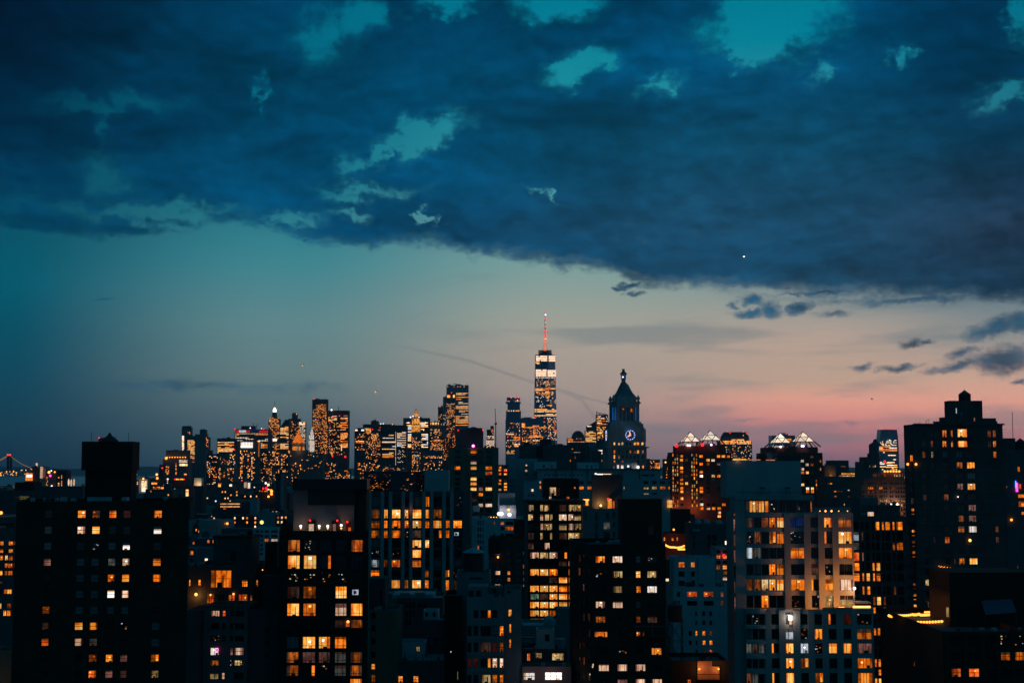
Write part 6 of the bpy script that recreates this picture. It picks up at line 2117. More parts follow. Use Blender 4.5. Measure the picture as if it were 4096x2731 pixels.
def tower(name, label, Y, steps, mat, lits, cat='office tower', D=None, seed=0, lamps=(), extra=None):
    """steps: (px0, px1, pytop[, setback]) boxes down to the ground; lits: windows on the front"""
    rr = random.Random(seed * 31 + 7)
    x0, x1 = P(steps[0][0], 1800, Y)[0], P(steps[0][1], 1800, Y)[0]
    D = D or max(18, min(60, (x1 - x0) * .8))
    root = thing(name, label, cat, ((x0 + x1) / 2, Y, 0))
    for i, st in enumerate(steps):
        a, c, yt = st[:3]
        sb = st[3] if len(st) > 3 else i * 3.0
        mb = MB()
        xa, xb = P(a, yt, Y + sb)[0], P(c, yt, Y + sb)[0]
        mb.box(xa, xb, Y + sb, Y + D - sb * .5, 0, P((a + c) / 2, yt, Y + sb)[1], mat)
        mb.build('wall' if i == 0 else 'upper_stage', root)
        FOOT.append((xa - 2, xb + 2, Y - 4, Y + D + 4))
    mb = MB()
    for q in lits:
        a, c, y0, y1, mode, p, pal, cw, ch = q[:9]
        dy = q[9] if len(q) > 9 else 0.0
        lit_cells(mb, rr, a, c, y0, y1, mode, p, pal, cw, ch, lambda px, py: W(px, py, Y + dy - .6))
    o = mb.build('lit_windows', root)
    if o:
        o['kind'] = 'stuff'
    a, c, yt = min(steps, key=lambda q: q[2])[:3]
    if c - a > 16 and extra is None:
        rq = random.Random(seed * 13 + 5)
        for _ in range(rq.randint(1, 3)):
            w_ = rq.uniform(.12, .35) * (c - a)
            q_ = rq.uniform(a + 1, c - w_ - 1)
            part(root, 'roof_box', [(q_, q_ + w_, yt - rq.uniform(2, 5), yt + 1, Y + 8 + _ * 3, 8, mat)])
        if rq.random() < .55:
            q_ = rq.uniform(a + 2, c - 2)
            part(root, 'roof_mast', [(q_, q_ + .9, yt - rq.uniform(6, 14), yt + 1, Y + 7, .6, mat)])
    for px, py, rad, m in lamps:
        beacon(px, py, Y - 4, rad * .85, m, root, 'lamp')
    if extra:
        extra(root, Y)
    return root


def fp(x0, x1, y0, y1, mode='dots', p=.35, pal='warm', cw=4.6, ch=4.6, dy=0.0):
    return (x0, x1, y0, y1, mode, p, pal, cw, ch, dy)


# survey-left towers
tower('slender_tower', 'slim dark tower with one glittering bright edge at the left end of the skyline', 3300, [(727, 764, 1708)], 'far_stone', [fp(728, 736, 1742, 1803, 'band', .85, 'cool', 2.4, 4), fp(750, 761, 1726, 1736, 'dots', .7, 'warm')], seed=1, extra=lambda r, Y: part(r, 'crown_frame', [(729, 762, 1703, 1709, Y + 4, 10, 'far_dark')]))
tower('lit_slab_tower', 'tower with a solid bright yellow window wall beside the ribbed tower', 3000, [(748, 784, 1745)], 'far_stone', [fp(750, 779, 1759, 1818, 'band', .9, 'bright', 4.4, 4.5), fp(752, 778, 1822, 1850, 'ribbon', .7, 'warm', 4.5, 5)], seed=2)
r = tower('ribbed_tower', 'dark ribbed stone tower with stepped top near the left end of the skyline', 2900, [(780, 826, 1736), (799, 824, 1718)], 'far_stone', [fp(822, 833, 1740, 1786, 'dots', .4, 'warm')], seed=3)
for i in range(9):
    part(r, 'rib', [(781 + 5 * i, 783 + 5 * i, 1737, 1990, 2898.5, 1.49, 'far_pale')])
tower('low_slab', 'small dark block stepping down right of the ribbed tower', 3100, [(822, 836, 1748), (836, 847, 1800)], 'far_stone', [fp(822, 834, 1755, 1790, 'ribbon', .6, 'warm')], seed=4)
r = tower('lamp_row_block', 'low dark block with a row of flame like lamps under its flat roof', 2600, [(652, 752, 1834), (664, 746, 1800)], 'far_stone', [fp(655, 676, 1864, 1898, 'dots', .8, 'warm', 4, 5), fp(701, 707, 1850, 1898, 'strip', .9, 'warm', 6, 5), fp(716, 750, 1838, 1850, 'dots', .8, 'cool', 4, 3), fp(718, 750, 1853, 1864, 'band', .9, 'warm', 8, 10), fp(736, 746, 1893, 1900, 'band', .9, 'gold', 8, 7)], seed=5,
          lamps=[(668 + 10.5 * i, 1828, 1.3, 'lamp_amber') for i in range(8)] + [(665, 1832, 2.8, 'lamp_amber')])
tower('red_lamp_block', 'little dark block with a red lamp at the left foot of the skyline', 2500, [(637, 653, 1858)], 'far_dark', [], seed=6, lamps=[(649, 1871, 1.6, 'lamp_red')])
tower('dark_top_office', 'office block with a black flat top and bright ribbon floors', 3400, [(868, 938, 1753)], 'far_dark', [fp(870, 936, 1766, 1812, 'ribbon', .55, 'bright', 4.2, 5)], seed=7, lamps=[(936, 1801, 3.4, 'lamp_red')])
r = tower('red_crown_office', 'wide office tower with a red lit crown band and white floors', 3600, [(939, 1072, 1716)], 'far_stone', [fp(942, 1071, 1732, 1740, 'ribbon', .7, 'bright', 5, 4), fp(942, 1071, 1742, 1765, 'ribbon', .35, 'cool', 5, 5), fp(1030, 1070, 1764, 1798, 'ribbon', .8, 'warm', 6, 5)], seed=8, lamps=[(940, 1716, 1.6, 'lamp_red'), (1055, 1716, 1.3, 'lamp_red'), (1001, 1711, 1.5, 'lamp_white'), (1046, 1713, 1.2, 'lamp_white')])
part(r, 'red_crown_band', [(940, 956, 1720, 1730, 3599, .8, 'crown_red'), (984, 1000, 1722, 1728, 3599, .8, 'crown_red'), (1036, 1072, 1721, 1730, 3599, .8, 'crown_red')])
part(r, 'crown_band', [(956, 984, 1720, 1729, 3599.2, .6, 'room_cool'), (1000, 1036, 1720, 1729, 3599.2, .6, 'room_blue')])
part(r, 'roof_house', [(965, 1018, 1703, 1718, 3606, 20, 'far_dark')])
for i in range(12):
    part(r, 'mullion', [(945 + 11 * i, 947 + 11 * i, 1731, 1766, 3598.4, 1, 'far_pale')])
part(r, 'roof_mast', [(1012, 1014, 1692, 1706, 3606, 1, 'far_dark'), (1026, 1028, 1694, 1712, 3606, 1, 'far_dark')])
r = tower('colonnade_tower', 'stone tower with a glaring white lit colonnade band near its top', 3000, [(930, 1040, 1800), (945, 1030, 1762)], 'far_stone', [fp(955, 1020, 1800, 1960, 'cols', .34, 'warm', 5, 6.5)], seed=9)
part(r, 'lit_colonnade', [(963, 1010, 1768, 1790, 3001.5, 1, 'room_glare')])
for i in range(8):
    part(r, 'column', [(964 + 6 * i, 966 + 6 * i, 1766, 1782, 3000.5, .9, 'far_pale')])
part(r, 'lit_strip', [(1031, 1040, 1762, 1766, 2999, .6, 'lamp_warm'), (1034, 1037, 1766, 1826, 2999, .5, 'room_orange')])


def gothic(r, Y):
    mb = MB()
    x, z0 = P(1098, 1650, Y + 8)
    zz = lambda py: P(1098, py, Y + 8)[1]
    k = Y / 5689
    mb.lathe(x, Y + 10, [(11 * k, zz(1668)), (9 * k, zz(1652)), (8.4 * k, zz(1648))], 'far_stone', 8, PI / 8)
    mb.build('upper_stage', r)
    mb = MB(); mb.lathe(x, Y + 10, [(7.4 * k, zz(1650)), (7 * k, zz(1638)), (3.5 * k, zz(1632)), (1.6 * k, zz(1629))], 'lamp_white', 8, PI / 8); mb.build('crown_lantern', r)
    mb = MB(); mb.bar((x, Y + 10, zz(1630)), (x, Y + 10, zz(1600)), .8, 'far_stone'); mb.build('spire', r)


r = tower('lantern_tower', 'slender stone tower crowned by a glowing white lantern and thin spire', 4100, [(1070, 1120, 1730), (1074, 1118, 1676), (1080, 1112, 1666)], 'far_stone', [fp(1076, 1116, 1668, 1700, 'dots', .45, 'warm', 4, 4, 2.8), fp(1072, 1118, 1700, 1760, 'dots', .4, 'warm', 4.4, 4.4), fp(1072, 1118, 1772, 1830, 'dots', .4, 'warm', 4.4, 4.4)], seed=10, extra=gothic)
part(r, 'lit_panel', [(1091, 1107, 1754, 1764, 4098, .8, 'room_glare')])


def slant(r, Y):
    mb = MB()
    a, c, z0, z1 = W(1120, 1711, Y + 1), W(1156, 1711, Y + 1), 0, 0
    zl, zh = a[2], P(1156, 1678, Y + 1)[1]
    D = 40
    xs = P(1140, 1680, Y + 1)[0]
    for yy in (Y + 1, Y + D):
        pass
    pr = [(a[0], zl), (c[0], zl), (c[0], zh), (xs, zh)]
    mb.poly([(x, Y + 1, z) for x, z in pr], 'far_dark')
    mb.poly([(x, Y + D, z) for x, z in reversed(pr)], 'far_dark')
    for (xa, za), (xb, zb) in zip(pr, pr[1:] + pr[:1]):
        mb.poly([(xa, Y + 1, za), (xa, Y + D, za), (xb, Y + D, zb), (xb, Y + 1, zb)], 'far_dark')
    mb.build('slanted_roof', r)


tower('slanted_top_tower', 'tower with a slanted dark top and bright striped floors beside the lantern tower', 3900, [(1120, 1156, 1712)], 'far_stone', [fp(1121, 1154, 1705, 1800, 'ribbon', .7, 'bright', 4.2, 4.4), fp(1152, 1160, 1800, 1832, 'strip', .8, 'warm', 4, 5)], seed=11, extra=slant)
tower('black_step_tower', 'black stepped tower with a tall roof box behind the golden pyramid', 4200, [(1154, 1198, 1674), (1168, 1187, 1654)], 'far_dark', [fp(1156, 1194, 1684, 1760, 'dots', .16, 'warm')], seed=12, lamps=[(1186, 1656, 1.3, 'lamp_amber')])
tower('bright_crown_tower', 'grey tower with a lit cream crown right of the black stepped tower', 4000, [(1195, 1222, 1687)], 'far_stone', [fp(1196, 1221, 1687, 1700, 'band', .9, 'pale', 4, 6), fp(1196, 1221, 1702, 1770, 'dots', .6, 'cool', 3.6, 4)], seed=13)


def goldpyr(r, Y):
    k = Y / 5689
    x = P(1193, 1772, Y + 16)[0]
    zz = lambda py: P(1193, py, Y + 16)[1]
    mb = MB()
    mb.lathe(x, Y + 18, [(38 * k, zz(1776)), (36 * k, zz(1772)), (23 * k, zz(1754)), (12 * k, zz(1738)), (5 * k, zz(1729)), (4.5 * k, zz(1724)), (.4, zz(1716))], 'gold_leaf', 4, PI / 4 + .12)
    mb.build('pyramid_roof', r)
    mb = MB(); mb.lathe(x, Y + 18, [(34 * k, zz(1802)), (34 * k, zz(1776))], 'far_pale', 4, PI / 4 + .12); mb.build('upper_stage', r)
    for px in (1172, 1193, 1214):
        real_lamp(px, 1778, Y - 12, 170000, (1, .33, .03), 'roof_flood_light', 2, ((0, .55, 1), 100))
    real_lamp(1193, 1800, Y - 6, 2500, (1, .5, .15), 'facade_flood_light', 2)


plain_mat('gold_leaf', (0.85, 0.42, 0.08), 0.6, 0.0, 0.2)
tower('golden_pyramid_tower', 'stone courthouse tower under a steep glowing golden pyramid roof', 3500, [(1155, 1300, 1816), (1164, 1222, 1798)], 'far_stone', [fp(1160, 1296, 1820, 1900, 'dots', .05, 'warm', 6, 6), fp(1168, 1218, 1784, 1801, 'strip', .6, 'dim', 4.4, 16, 2)], seed=14, extra=goldpyr, lamps=[(1182, 1853, 1.8, 'lamp_amber'), (1201, 1861, 1.8, 'lamp_amber')])


def municipal(r, Y):
    k = Y / 5689
    x = P(1246, 1800, Y + 8)[0]
    zz = lambda py: P(1246, py, Y + 8)[1]
    mb = MB(); mb.lathe(x, Y + 10, [(13 * k, zz(1812)), (13 * k, zz(1766)), (13.6 * k, zz(1765)), (13.6 * k, zz(1762))], 'marble', 8, PI / 8); mb.build('lower_drum', r)
    mb = MB(); mb.lathe(x, Y + 10, [(10 * k, zz(1762)), (10 * k, zz(1740)), (10.6 * k, zz(1739)), (9.5 * k, zz(1736)), (8.5 * k, zz(1728))], 'marble', 12); mb.build('upper_drum', r)
    mb = MB(); mb.lathe(x, Y + 10, [(5.5 * k, zz(1728)), (5 * k, zz(1720)), (3.4 * k, zz(1716))], 'marble', 10); mb.build('cupola', r)
    mb = MB(); mb.lathe(x, Y + 10, [(2.4 * k, zz(1716)), (3.2 * k, zz(1711)), (2 * k, zz(1707)), (.3, zz(1705))], 'gold_leaf', 8); mb.build('gilded_finial', r)
    for i in range(10):
        a = 2 * PI * i / 10
        mb = MB(); mb.bar((x + 11.2 * k * math.cos(a), Y + 10 + 11.2 * k * math.sin(a), zz(1762)), (x + 11.2 * k * math.cos(a), Y + 10 + 11.2 * k * math.sin(a), zz(1740)), .9, 'marble'); mb.build('column', r)
    for px, py, e in ((1246, 1806, 16000), (1246, 1780, 26000), (1246, 1758, 22000), (1246, 1732, 16000)):
        real_lamp(px, py, Y - 8, e * 1.5, (1, .80, .66), 'tower_flood_light', 1.5, ((0, .7, 1), 120))


wall_mat('marble', (0.75, 0.72, 0.68), var=.08)
tower('white_drum_tower', 'white floodlit tower of stacked drums with a gilded finial', 3450, [(1222, 1292, 1812)], 'far_stone', [fp(1226, 1288, 1816, 1880, 'dots', .08, 'warm', 6, 6)], seed=15, extra=municipal)
tower('rippled_tower', 'tallest dark apartment tower left of centre with a red roof lamp', 3800, [(1249, 1308, 1596)], 'far_dark', [fp(1265, 1305, 1615, 1640, 'dots', .7, 'warm', 4, 4), fp(1251, 1306, 1636, 1720, 'dots', .42, 'warm', 4.2, 4.6), fp(1253, 1306, 1716, 1830, 'dots', .3, 'warm', 4.4, 4.8), fp(1296, 1312, 1700, 1905, 'dots', .5, 'warm', 4, 4.6)], seed=16, lamps=[(1255, 1595, 1.6, 'lamp_red'), (1262, 1678, 1.3, 'lamp_blue')], cat='apartment tower')
tower('broad_dark_tower', 'broad flat topped dark tower with a white flare lamp on its roof', 4300, [(1306, 1392, 1641)], 'far_dark', [fp(1308, 1348, 1662, 1690, 'ribbon', .8, 'bright', 4, 4.4), fp(1362, 1391, 1660, 1790, 'ribbon', .75, 'warm', 4, 4.6), fp(1308, 1362, 1690, 1800, 'dots', .18, 'warm', 4.6, 5)], seed=17, lamps=[(1326, 1639, 3.0, 'lamp_white'), (1332, 1668, 2.3, 'lamp_red'), (1358, 1663, 2.0, 'lamp_red')], extra=lambda r, Y: part(r, 'roof_mast', [(1353, 1355, 1626, 1641, Y + 8, 1, 'far_dark'), (1325, 1326, 1622, 1641, Y + 8, .8, 'far_dark')]))
tower('strip_window_block', 'dark block with thin bright vertical window strips before the broad dark tower', 3300, [(1310, 1388, 1800)], 'far_dark', [fp(1318, 1386, 1802, 1820, 'dots', .15, 'warm'), fp(1325, 1331, 1792, 1826, 'strip', .9, 'bright', 5, 5), fp(1362, 1370, 1780, 1824, 'strip', .8, 'warm', 5, 5)], seed=18, lamps=[(1330, 1824, 2.0, 'lamp_red'), (1381, 1826, 2.6, 'lamp_red')])
# middle
tower('twin_lamp_block', 'black block with two bright corner lamps under its flat roof', 3400, [(1418, 1460, 1714)], 'far_dark', [fp(1420, 1430, 1716, 1724, 'band', 1, 'cool', 10, 8), fp(1445, 1457, 1716, 1724, 'band', 1, 'cool', 10, 8), fp(1420, 1458, 1730, 1800, 'dots', .18, 'warm', 5, 5), fp(1424, 1456, 1762, 1772, 'ribbon', .9, 'warm', 5, 5)], seed=19, lamps=[(1491, 1717, 1.3, 'lamp_red')])
tower('dark_boxy_tower', 'dark tower with a square roof box and orange lit floors', 3700, [(1452, 1540, 1696), (1484, 1510, 1683)], 'far_dark', [fp(1456, 1484, 1712, 1732, 'ribbon', .9, 'warm', 5, 5), fp(1456, 1538, 1732, 1835, 'dots', .26, 'warm', 5, 5), fp(1484, 1506, 1734, 1760, 'dots', .6, 'warm', 5, 5), fp(1512, 1536, 1706, 1722, 'ribbon', .9, 'warm', 5, 5)], seed=20, lamps=[(1523, 1695, 1.4, 'lamp_cool'), (1533, 1694, 1.4, 'lamp_cool')])
tower('ribbon_office', 'wide black office slab with thin white ribbon floors in mid skyline', 3200, [(1522, 1626, 1700)], 'far_dark', [fp(1530, 1585, 1726, 1760, 'ribbon', .25, 'cool', 5, 5), fp(1588, 1624, 1726, 1790, 'ribbon', .6, 'cool', 4, 4.4), fp(1528, 1584, 1763, 1772, 'ribbon', .9, 'pale', 8, 8), fp(1528, 1584, 1782, 1798, 'ribbon', .8, 'cool', 8, 5), fp(1530, 1575, 1808, 1830, 'ribbon', .5, 'warm', 6, 5), fp(1581, 1584, 1726, 1860, 'dots', .95, 'cool', 3, 4.4), fp(1590, 1622, 1795, 1850, 'dots', .15, 'cool', 5, 5)], seed=21, lamps=[(1570, 1697, 1.2, 'lamp_amber')])
tower('white_light_office', 'flat topped office with cool white lights behind the golden spire', 4300, [(1613, 1717, 1671)], 'far_dark', [fp(1626, 1712, 1688, 1790, 'ribbon', .6, 'cool', 4.6, 5)], seed=22, lamps=[(1642, 1668, 2.4, 'lamp_cool'), (1652, 1664, 2.0, 'lamp_cool'), (1675, 1668, 2.4, 'lamp_cool'), (1633, 1690, 1.8, 'lamp_cool'), (1702, 1690, 1.8, 'lamp_cool'), (1694, 1720, 1.4, 'lamp_cool')])


def woolworth(r, Y):
    k = Y / 5689
    x = P(1664, 1700, Y + 8)[0]
    zz = lambda py: P(1664, py, Y + 8)[1]
    mb = MB(); mb.box(x - 17.5 * k, x + 17.5 * k, Y + 1, Y + 30, zz(1732), zz(1700), 'terracotta'); mb.build('lower_crown', r)
    mb = MB(); mb.lathe(x, Y + 13, [(17 * k, zz(1701)), (15 * k, zz(1694)), (14 * k, zz(1672)), (11 * k, zz(1670)), (9 * k, zz(1652)), (6.4 * k, zz(1650)), (5.6 * k, zz(1643)), (2.6 * k, zz(1638)), (.3, zz(1632))], 'terracotta', 8, PI / 8); mb.build('upper_crown', r)
    for sx in (-1, 1):
        mb = MB(); mb.lathe(x + sx * 14.5 * k, Y + 2, [(2.4 * k, zz(1701)), (2.2 * k, zz(1686)), (.2, zz(1676))], 'terracotta', 6); mb.build('pinnacle', r)
    mb = MB()
    rr = random.Random(2)
    for i in range(7):
        px = 1650 + 4.7 * i
        for y0, y1 in ((1706, 1717), (1719, 1729)):
            pbox(mb, px, px + 1.6, y0, y1, Y + .6, .3, 'far_dark')
        if 1 <= i <= 5:
            pbox(mb, px, px + 1.6, 1682, 1692, Y - 2, .3, 'room_bright')
    mb.build('crown_openings', r)['kind'] = 'stuff'
    for px, py, e in ((1650, 1726, 24000), (1678, 1726, 24000), (1664, 1712, 24000), (1656, 1692, 22000), (1672, 1692, 22000), (1664, 1664, 18000)):
        real_lamp(px, py, Y - 8, e * 1.3, (1, .44, .06), 'crown_flood_light', 1.5, ((0, .7, 1), 130))


wall_mat('terracotta', (0.62, 0.50, 0.36), var=.12)
tower('golden_spire_tower', 'slim tower ending in a glowing golden gothic crown and spire', 3600, [(1645, 1684, 1732)], 'far_stone', [fp(1648, 1682, 1742, 1885, 'dots', .26, 'mix', 4.6, 5)], seed=23, extra=woolworth)
r = tower('gold_top_block', 'dark brown block with a glowing gold top band right of the golden spire', 3700, [(1720, 1764, 1700), (1721, 1763, 1686)], 'far_stone', [fp(1722, 1762, 1688, 1699, 'strip', 1, 'bright', 3.2, 10, 2.5), fp(1722, 1762, 1716, 1840, 'dots', .34, 'warm', 4.6, 4.6)], seed=24)
r = tower('tall_glass_tower', 'tall glass tower with a clear dark top and bright orange floors left of centre', 4300, [(1786, 1874, 1540)], 'far_glass', [fp(1824, 1872, 1570, 1580, 'ribbon', .6, 'warm', 5, 4), fp(1824, 1873, 1586, 1603, 'ribbon', .85, 'bright', 5, 4.2), fp(1834, 1873, 1606, 1616, 'ribbon', .6, 'bright', 5, 4.2), fp(1822, 1873, 1622, 1702, 'ribbon', .7, 'bright', 4.6, 4.4), fp(1788, 1874, 1543, 1549, 'dots', .45, 'warm', 6, 5)], seed=25, lamps=[(1806, 1571, 1.8, 'lamp_red')])
for i in range(5):
    part(r, 'glass_fin', [(1788 + 20 * i, 1790 + 20 * i, 1550, 1578, 4298.5, 1, 'far_pale')])
part(r, 'roof_crane', [(1812, 1826, 1533, 1535, 4310, 1, 'far_dark'), (1818, 1819, 1534, 1541, 4310, 1, 'far_dark')])
tower('brick_front_tower', 'dark tower with two glowing orange top windows before the tall glass tower', 4100, [(1785, 1822, 1573)], 'far_stone', [fp(1788, 1801, 1577, 1592, 'band', 1, 'gold', 13, 15), fp(1812, 1819, 1577, 1592, 'band', 1, 'gold', 8, 15), fp(1786, 1820, 1610, 1660, 'dots', .4, 'warm', 4.6, 4.6), fp(1786, 1820, 1660, 1760, 'dots', .36, 'warm', 4.6, 4.6)], seed=26)
tower('blue_sliver_tower', 'blue grey sliver tower just left of the tall glass tower', 4500, [(1772, 1790, 1587)], 'far_glass', [fp(1773, 1788, 1650, 1700, 'dots', .3, 'cool')], seed=27)
tower('low_sliver_tower', 'short dark tower with a small red lamp left of the blue sliver', 4000, [(1752, 1773, 1627), (1752, 1762, 1640, 0)], 'far_stone', [fp(1754, 1768, 1655, 1740, 'dots', .35, 'warm')], seed=28, lamps=[(1758, 1626, 1.1, 'lamp_red')])
tower('mid_office_block', 'dark block dotted with orange windows below the tall glass tower', 3000, [(1762, 1826, 1752)], 'far_dark', [fp(1764, 1824, 1755, 1840, 'dots', .34, 'warm', 4.6, 4.6)], seed=29)
tower('foot_block', 'low dark block with a glowing strip under the golden spire', 2700, [(1690, 1770, 1805)], 'far_stone', [fp(1694, 1768, 1822, 1832, 'dots', .7, 'warm', 5, 4.5), fp(1694, 1768, 1840, 1880, 'dots', .2, 'warm', 5, 5)], seed=30)


def crane_build(r, Y):
    mb = MB()
    x, zt = P(1980, 1634, Y)
    zj, zb = P(1983, 1690, Y)[1], 20
    x2 = P(1983, 1690, Y)[0]
    mb.bar((x2, Y, zb), (x2, Y, zj), 2.0, 'far_dark')
    mb.build('crane_mast', r)
    mb = MB(); mb.bar((x2, Y, zj), (x, Y, zt), 1.3, 'far_dark'); mb.build('crane_jib', r)
    mb = MB(); mb.box(x2 - 2.5, x2 + 2.5, Y - 2, Y + 2, zj - 4, zj, 'far_dark'); mb.build('crane_cab', r)


r = tower('rising_tower', 'half built narrow tower lit pink and white beside a slim tower crane', 3000, [(1944, 1978, 1765, 0), (1947, 1975, 1717), (1962, 1975, 1703)], 'far_dark', [fp(1946, 1976, 1742, 1754, 'dots', .8, 'pale', 4, 4, 2.8), fp(1945, 1977, 1760, 1790, 'dots', .85, 'pale', 4, 4.6), fp(1965, 1974, 1716, 1742, 'dots', .6, 'warm', 3.4, 4, 2.8)], seed=31, lamps=[(1952, 1767, 1.2, 'lamp_magenta'), (1966, 1784, 1.2, 'lamp_magenta')])
tc_ = thing('tower_crane', 'slim tower crane with a raised jib right of the half built tower', 'crane', (P(1983, 1690, 2990)[0], 2990, 0))
crane_build(tc_, 2990)
# stacked box tower
r = tower('stacked_box_tower', 'tower of offset stacked glass boxes with red roof lamps left of the tallest tower', 3700, [(2022, 2083, 1676, 0), (2028, 2080, 1640, 2), (2024, 2084, 1643, 1), (2030, 2080, 1606, 4)], 'far_glass', [fp(2026, 2056, 1732, 1740, 'ribbon', .9, 'gold', 6, 7), fp(2054, 2081, 1740, 1763, 'ribbon', .8, 'warm', 5, 5), fp(2024, 2080, 1690, 1790, 'dots', .14, 'mix', 5, 5), fp(2056, 2080, 1774, 1788, 'band', .8, 'bright', 5, 5), fp(2026, 2058, 1800, 1816, 'dots', .7, 'bright', 5, 5), fp(2030, 2078, 1639, 1646, 'dots', .5, 'dim', 5, 6, .4)], seed=32, cat='apartment tower', lamps=[(2045, 1590, 2.0, 'lamp_red'), (2062, 1591, 2.0, 'lamp_red'), (2074, 1590, 2.0, 'lamp_red'), (2070, 1601, 1.8, 'lamp_warm'), (2031, 1747, 1.6, 'lamp_red')])
for a, c, y0, y1, sb in ((2023, 2083, 1606, 1613, -1.6), (2027, 2080, 1589, 1600, 5), (2025, 2084, 1648, 1656, -1.2), (2024, 2083, 1668, 1674, -.8)):
    part(r, 'offset_box', [(a, c, y0, y1, 3700 + sb, 40, 'far_glass')])
for i in range(20):
    part(r, 'balcony_slab', [(2021 + (i % 3), 2084 - (i % 2), 1680 + i * 7, 1681.4 + i * 7, 3698.2, 1.7, 'far_pale')])

# ------------------------------------------------------------------ the tallest tower
YW = 4298
tx, tz0 = P(2182, 1700, YW)
root = thing('tallest_tower', 'tallest tower, faceted blue glass with a red lit mast', 'skyscraper', (tx, YW + 32, 0))
hb, ht, th = 33.5, 31.0, math.radians(-12.0)
ztop = P(2182, 1416, YW)[1]
base = [(tx + hb * math.sqrt(2) * math.cos(th + PI / 4 + k * PI / 2 + PI / 4), YW + 32 + hb * math.sqrt(2) * math.sin(th + PI / 4 + k * PI / 2 + PI / 4)) for k in range(4)]
base = [(tx + 44.0 * math.cos(th + PI / 4 + k * PI / 2), YW + 32 + 44.0 * math.sin(th + PI / 4 + k * PI / 2)) for k in range(4)]
topq = [(tx + ht * math.cos(-PI / 2 + .22 + k * PI / 2), YW + 32 + ht * math.sin(-PI / 2 + .22 + k * PI / 2)) for k in range(4)]
base = [(tx + 46.0 * math.cos(-PI / 2 + .22 + PI / 4 + k * PI / 2), YW + 32 + 46.0 * math.sin(-PI / 2 + .22 + PI / 4 + k * PI / 2)) for k in range(4)]
mb = MB()
planes = []
for k in range(4):
    t0, t1 = Vector((*topq[k], ztop)), Vector((*topq[(k + 1) % 4], ztop))
    b0, b1 = Vector((*base[k], 20)), Vector((*base[(k + 1) % 4], 20))
    bm1 = Vector((*base[(k - 1) % 4], 20))
    for tri in ((t0, b0, t1), (bm1, b0, t0)):
        n_ = (tri[1] - tri[0]).cross(tri[2] - tri[0])
        if n_.dot(tri[0] - Vector((tx, YW + 32, 200))) < 0:
            n_ = -n_
            tri = tri[::-1]
        mb.poly([tuple(q) for q in tri], 'far_glass')
        planes.append((n_.normalized(), tri[0]))
mb.poly([(x, y, ztop) for x, y in topq], 'far_dark')
mb.build('glass_shaft', root)
mb = MB(); mb.prism(base, 0, 20, 'far_pale', cap=False); mb.build('base', root)


def wt(px, py):
    d = Vector(ray(px, py)); o_ = Vector((0, 0, CAM_H))
    te = 0
    for n_, p_ in planes:
        dn = n_.dot(d)
        if dn < -1e-9:
            te = max(te, n_.dot(p_ - o_) / dn)
    q = o_ + d * (te * .9997)
    return tuple(q)


mb, rr = MB(), random.Random(77)
for a in ((2144, 2189, 1422, 1445, 'band', .97, 'cream', 5, 5.6), (2195, 2221, 1422, 1446, 'band', .97, 'cream', 5, 5.6), (2142, 2158, 1448, 1457, 'band', .8, 'bright', 5, 4.5), (2143, 2186, 1477, 1505, 'band', .97, 'cream', 5, 5.4), (2190, 2224, 1479, 1506, 'band', .97, 'cream', 5, 5.4),
          (2142, 2224, 1507, 1513, 'dots', .85, 'cool', 4, 5), (2146, 2220, 1516, 1545, 'dots', .22, 'mix', 4, 4.6), (2182, 2200, 1522, 1600, 'dots', .6, 'warm', 4, 4.6), (2140, 2224, 1551, 1563, 'ribbon', .9, 'warm', 4.4, 4.2), (2144, 2215, 1565, 1580, 'dots', .5, 'warm', 4, 4.6),
          (2142, 2224, 1580, 1632, 'dots', .13, 'cool', 4.4, 5), (2178, 2208, 1618, 1624, 'ribbon', .9, 'warm', 5, 5), (2138, 2226, 1634, 1664, 'ribbon', .85, 'bright', 4.6, 4.4), (2188, 2227, 1670, 1760, 'dots', .42, 'mix', 4.6, 5.6), (2136, 2186, 1664, 1700, 'dots', .2, 'warm', 4.4, 5)):
    lit_cells(mb, rr, *a, wt)
mb.build('lit_windows', root)['kind'] = 'stuff'
mb = MB()
for i in range(64):
    py = 1420 + i * 5.3
    for xa, xb in ((2140 - i * .07, 2190), (2192, 2224 + i * .07)):
        mb.poly([wt(xa + 2, py + .5), wt(xb - 1, py + .5), wt(xb - 1, py), wt(xa + 2, py)], 'far_dark')
mb.build('floor_lines', root)['kind'] = 'stuff'
k = YW / 5689
mb = MB()
mb.lathe(tx, YW + 32, [(27 * k, ztop - .1), (27 * k, ztop + 4)], 'far_dark', 24)
for i in range(24):
    a = 2 * PI * i / 24
    mb.bar((tx + 25 * k * math.cos(a), YW + 32 + 25 * k * math.sin(a), ztop), (tx + 25 * k * math.cos(a), YW + 32 + 25 * k * math.sin(a), ztop + 14 + (i % 3)), .9, 'far_dark')
mb.lathe(tx, YW + 32, [(29 * k, ztop + 7), (29 * k, ztop + 8.2)], 'far_dark', 24); mb.lathe(tx, YW + 32, [(27 * k, ztop + 11.5), (27 * k, ztop + 12.6)], 'far_dark', 24)
mb.build('mast_ring', root)
zm = lambda py: P(2182, py, YW + 32)[1]
mb = MB(); mb.lathe(tx, YW + 32, [(4.2 * k, zm(1404)), (3.2 * k, zm(1380)), (2.2 * k, zm(1362))], 'mast_glow', 8); mb.build('mast_foot', root)
mb = MB(); mb.lathe(tx, YW + 32, [(1.9 * k, zm(1362)), (1.5 * k, zm(1300)), (.8 * k, zm(1243))], 'far_dark', 8); mb.build('mast', root)
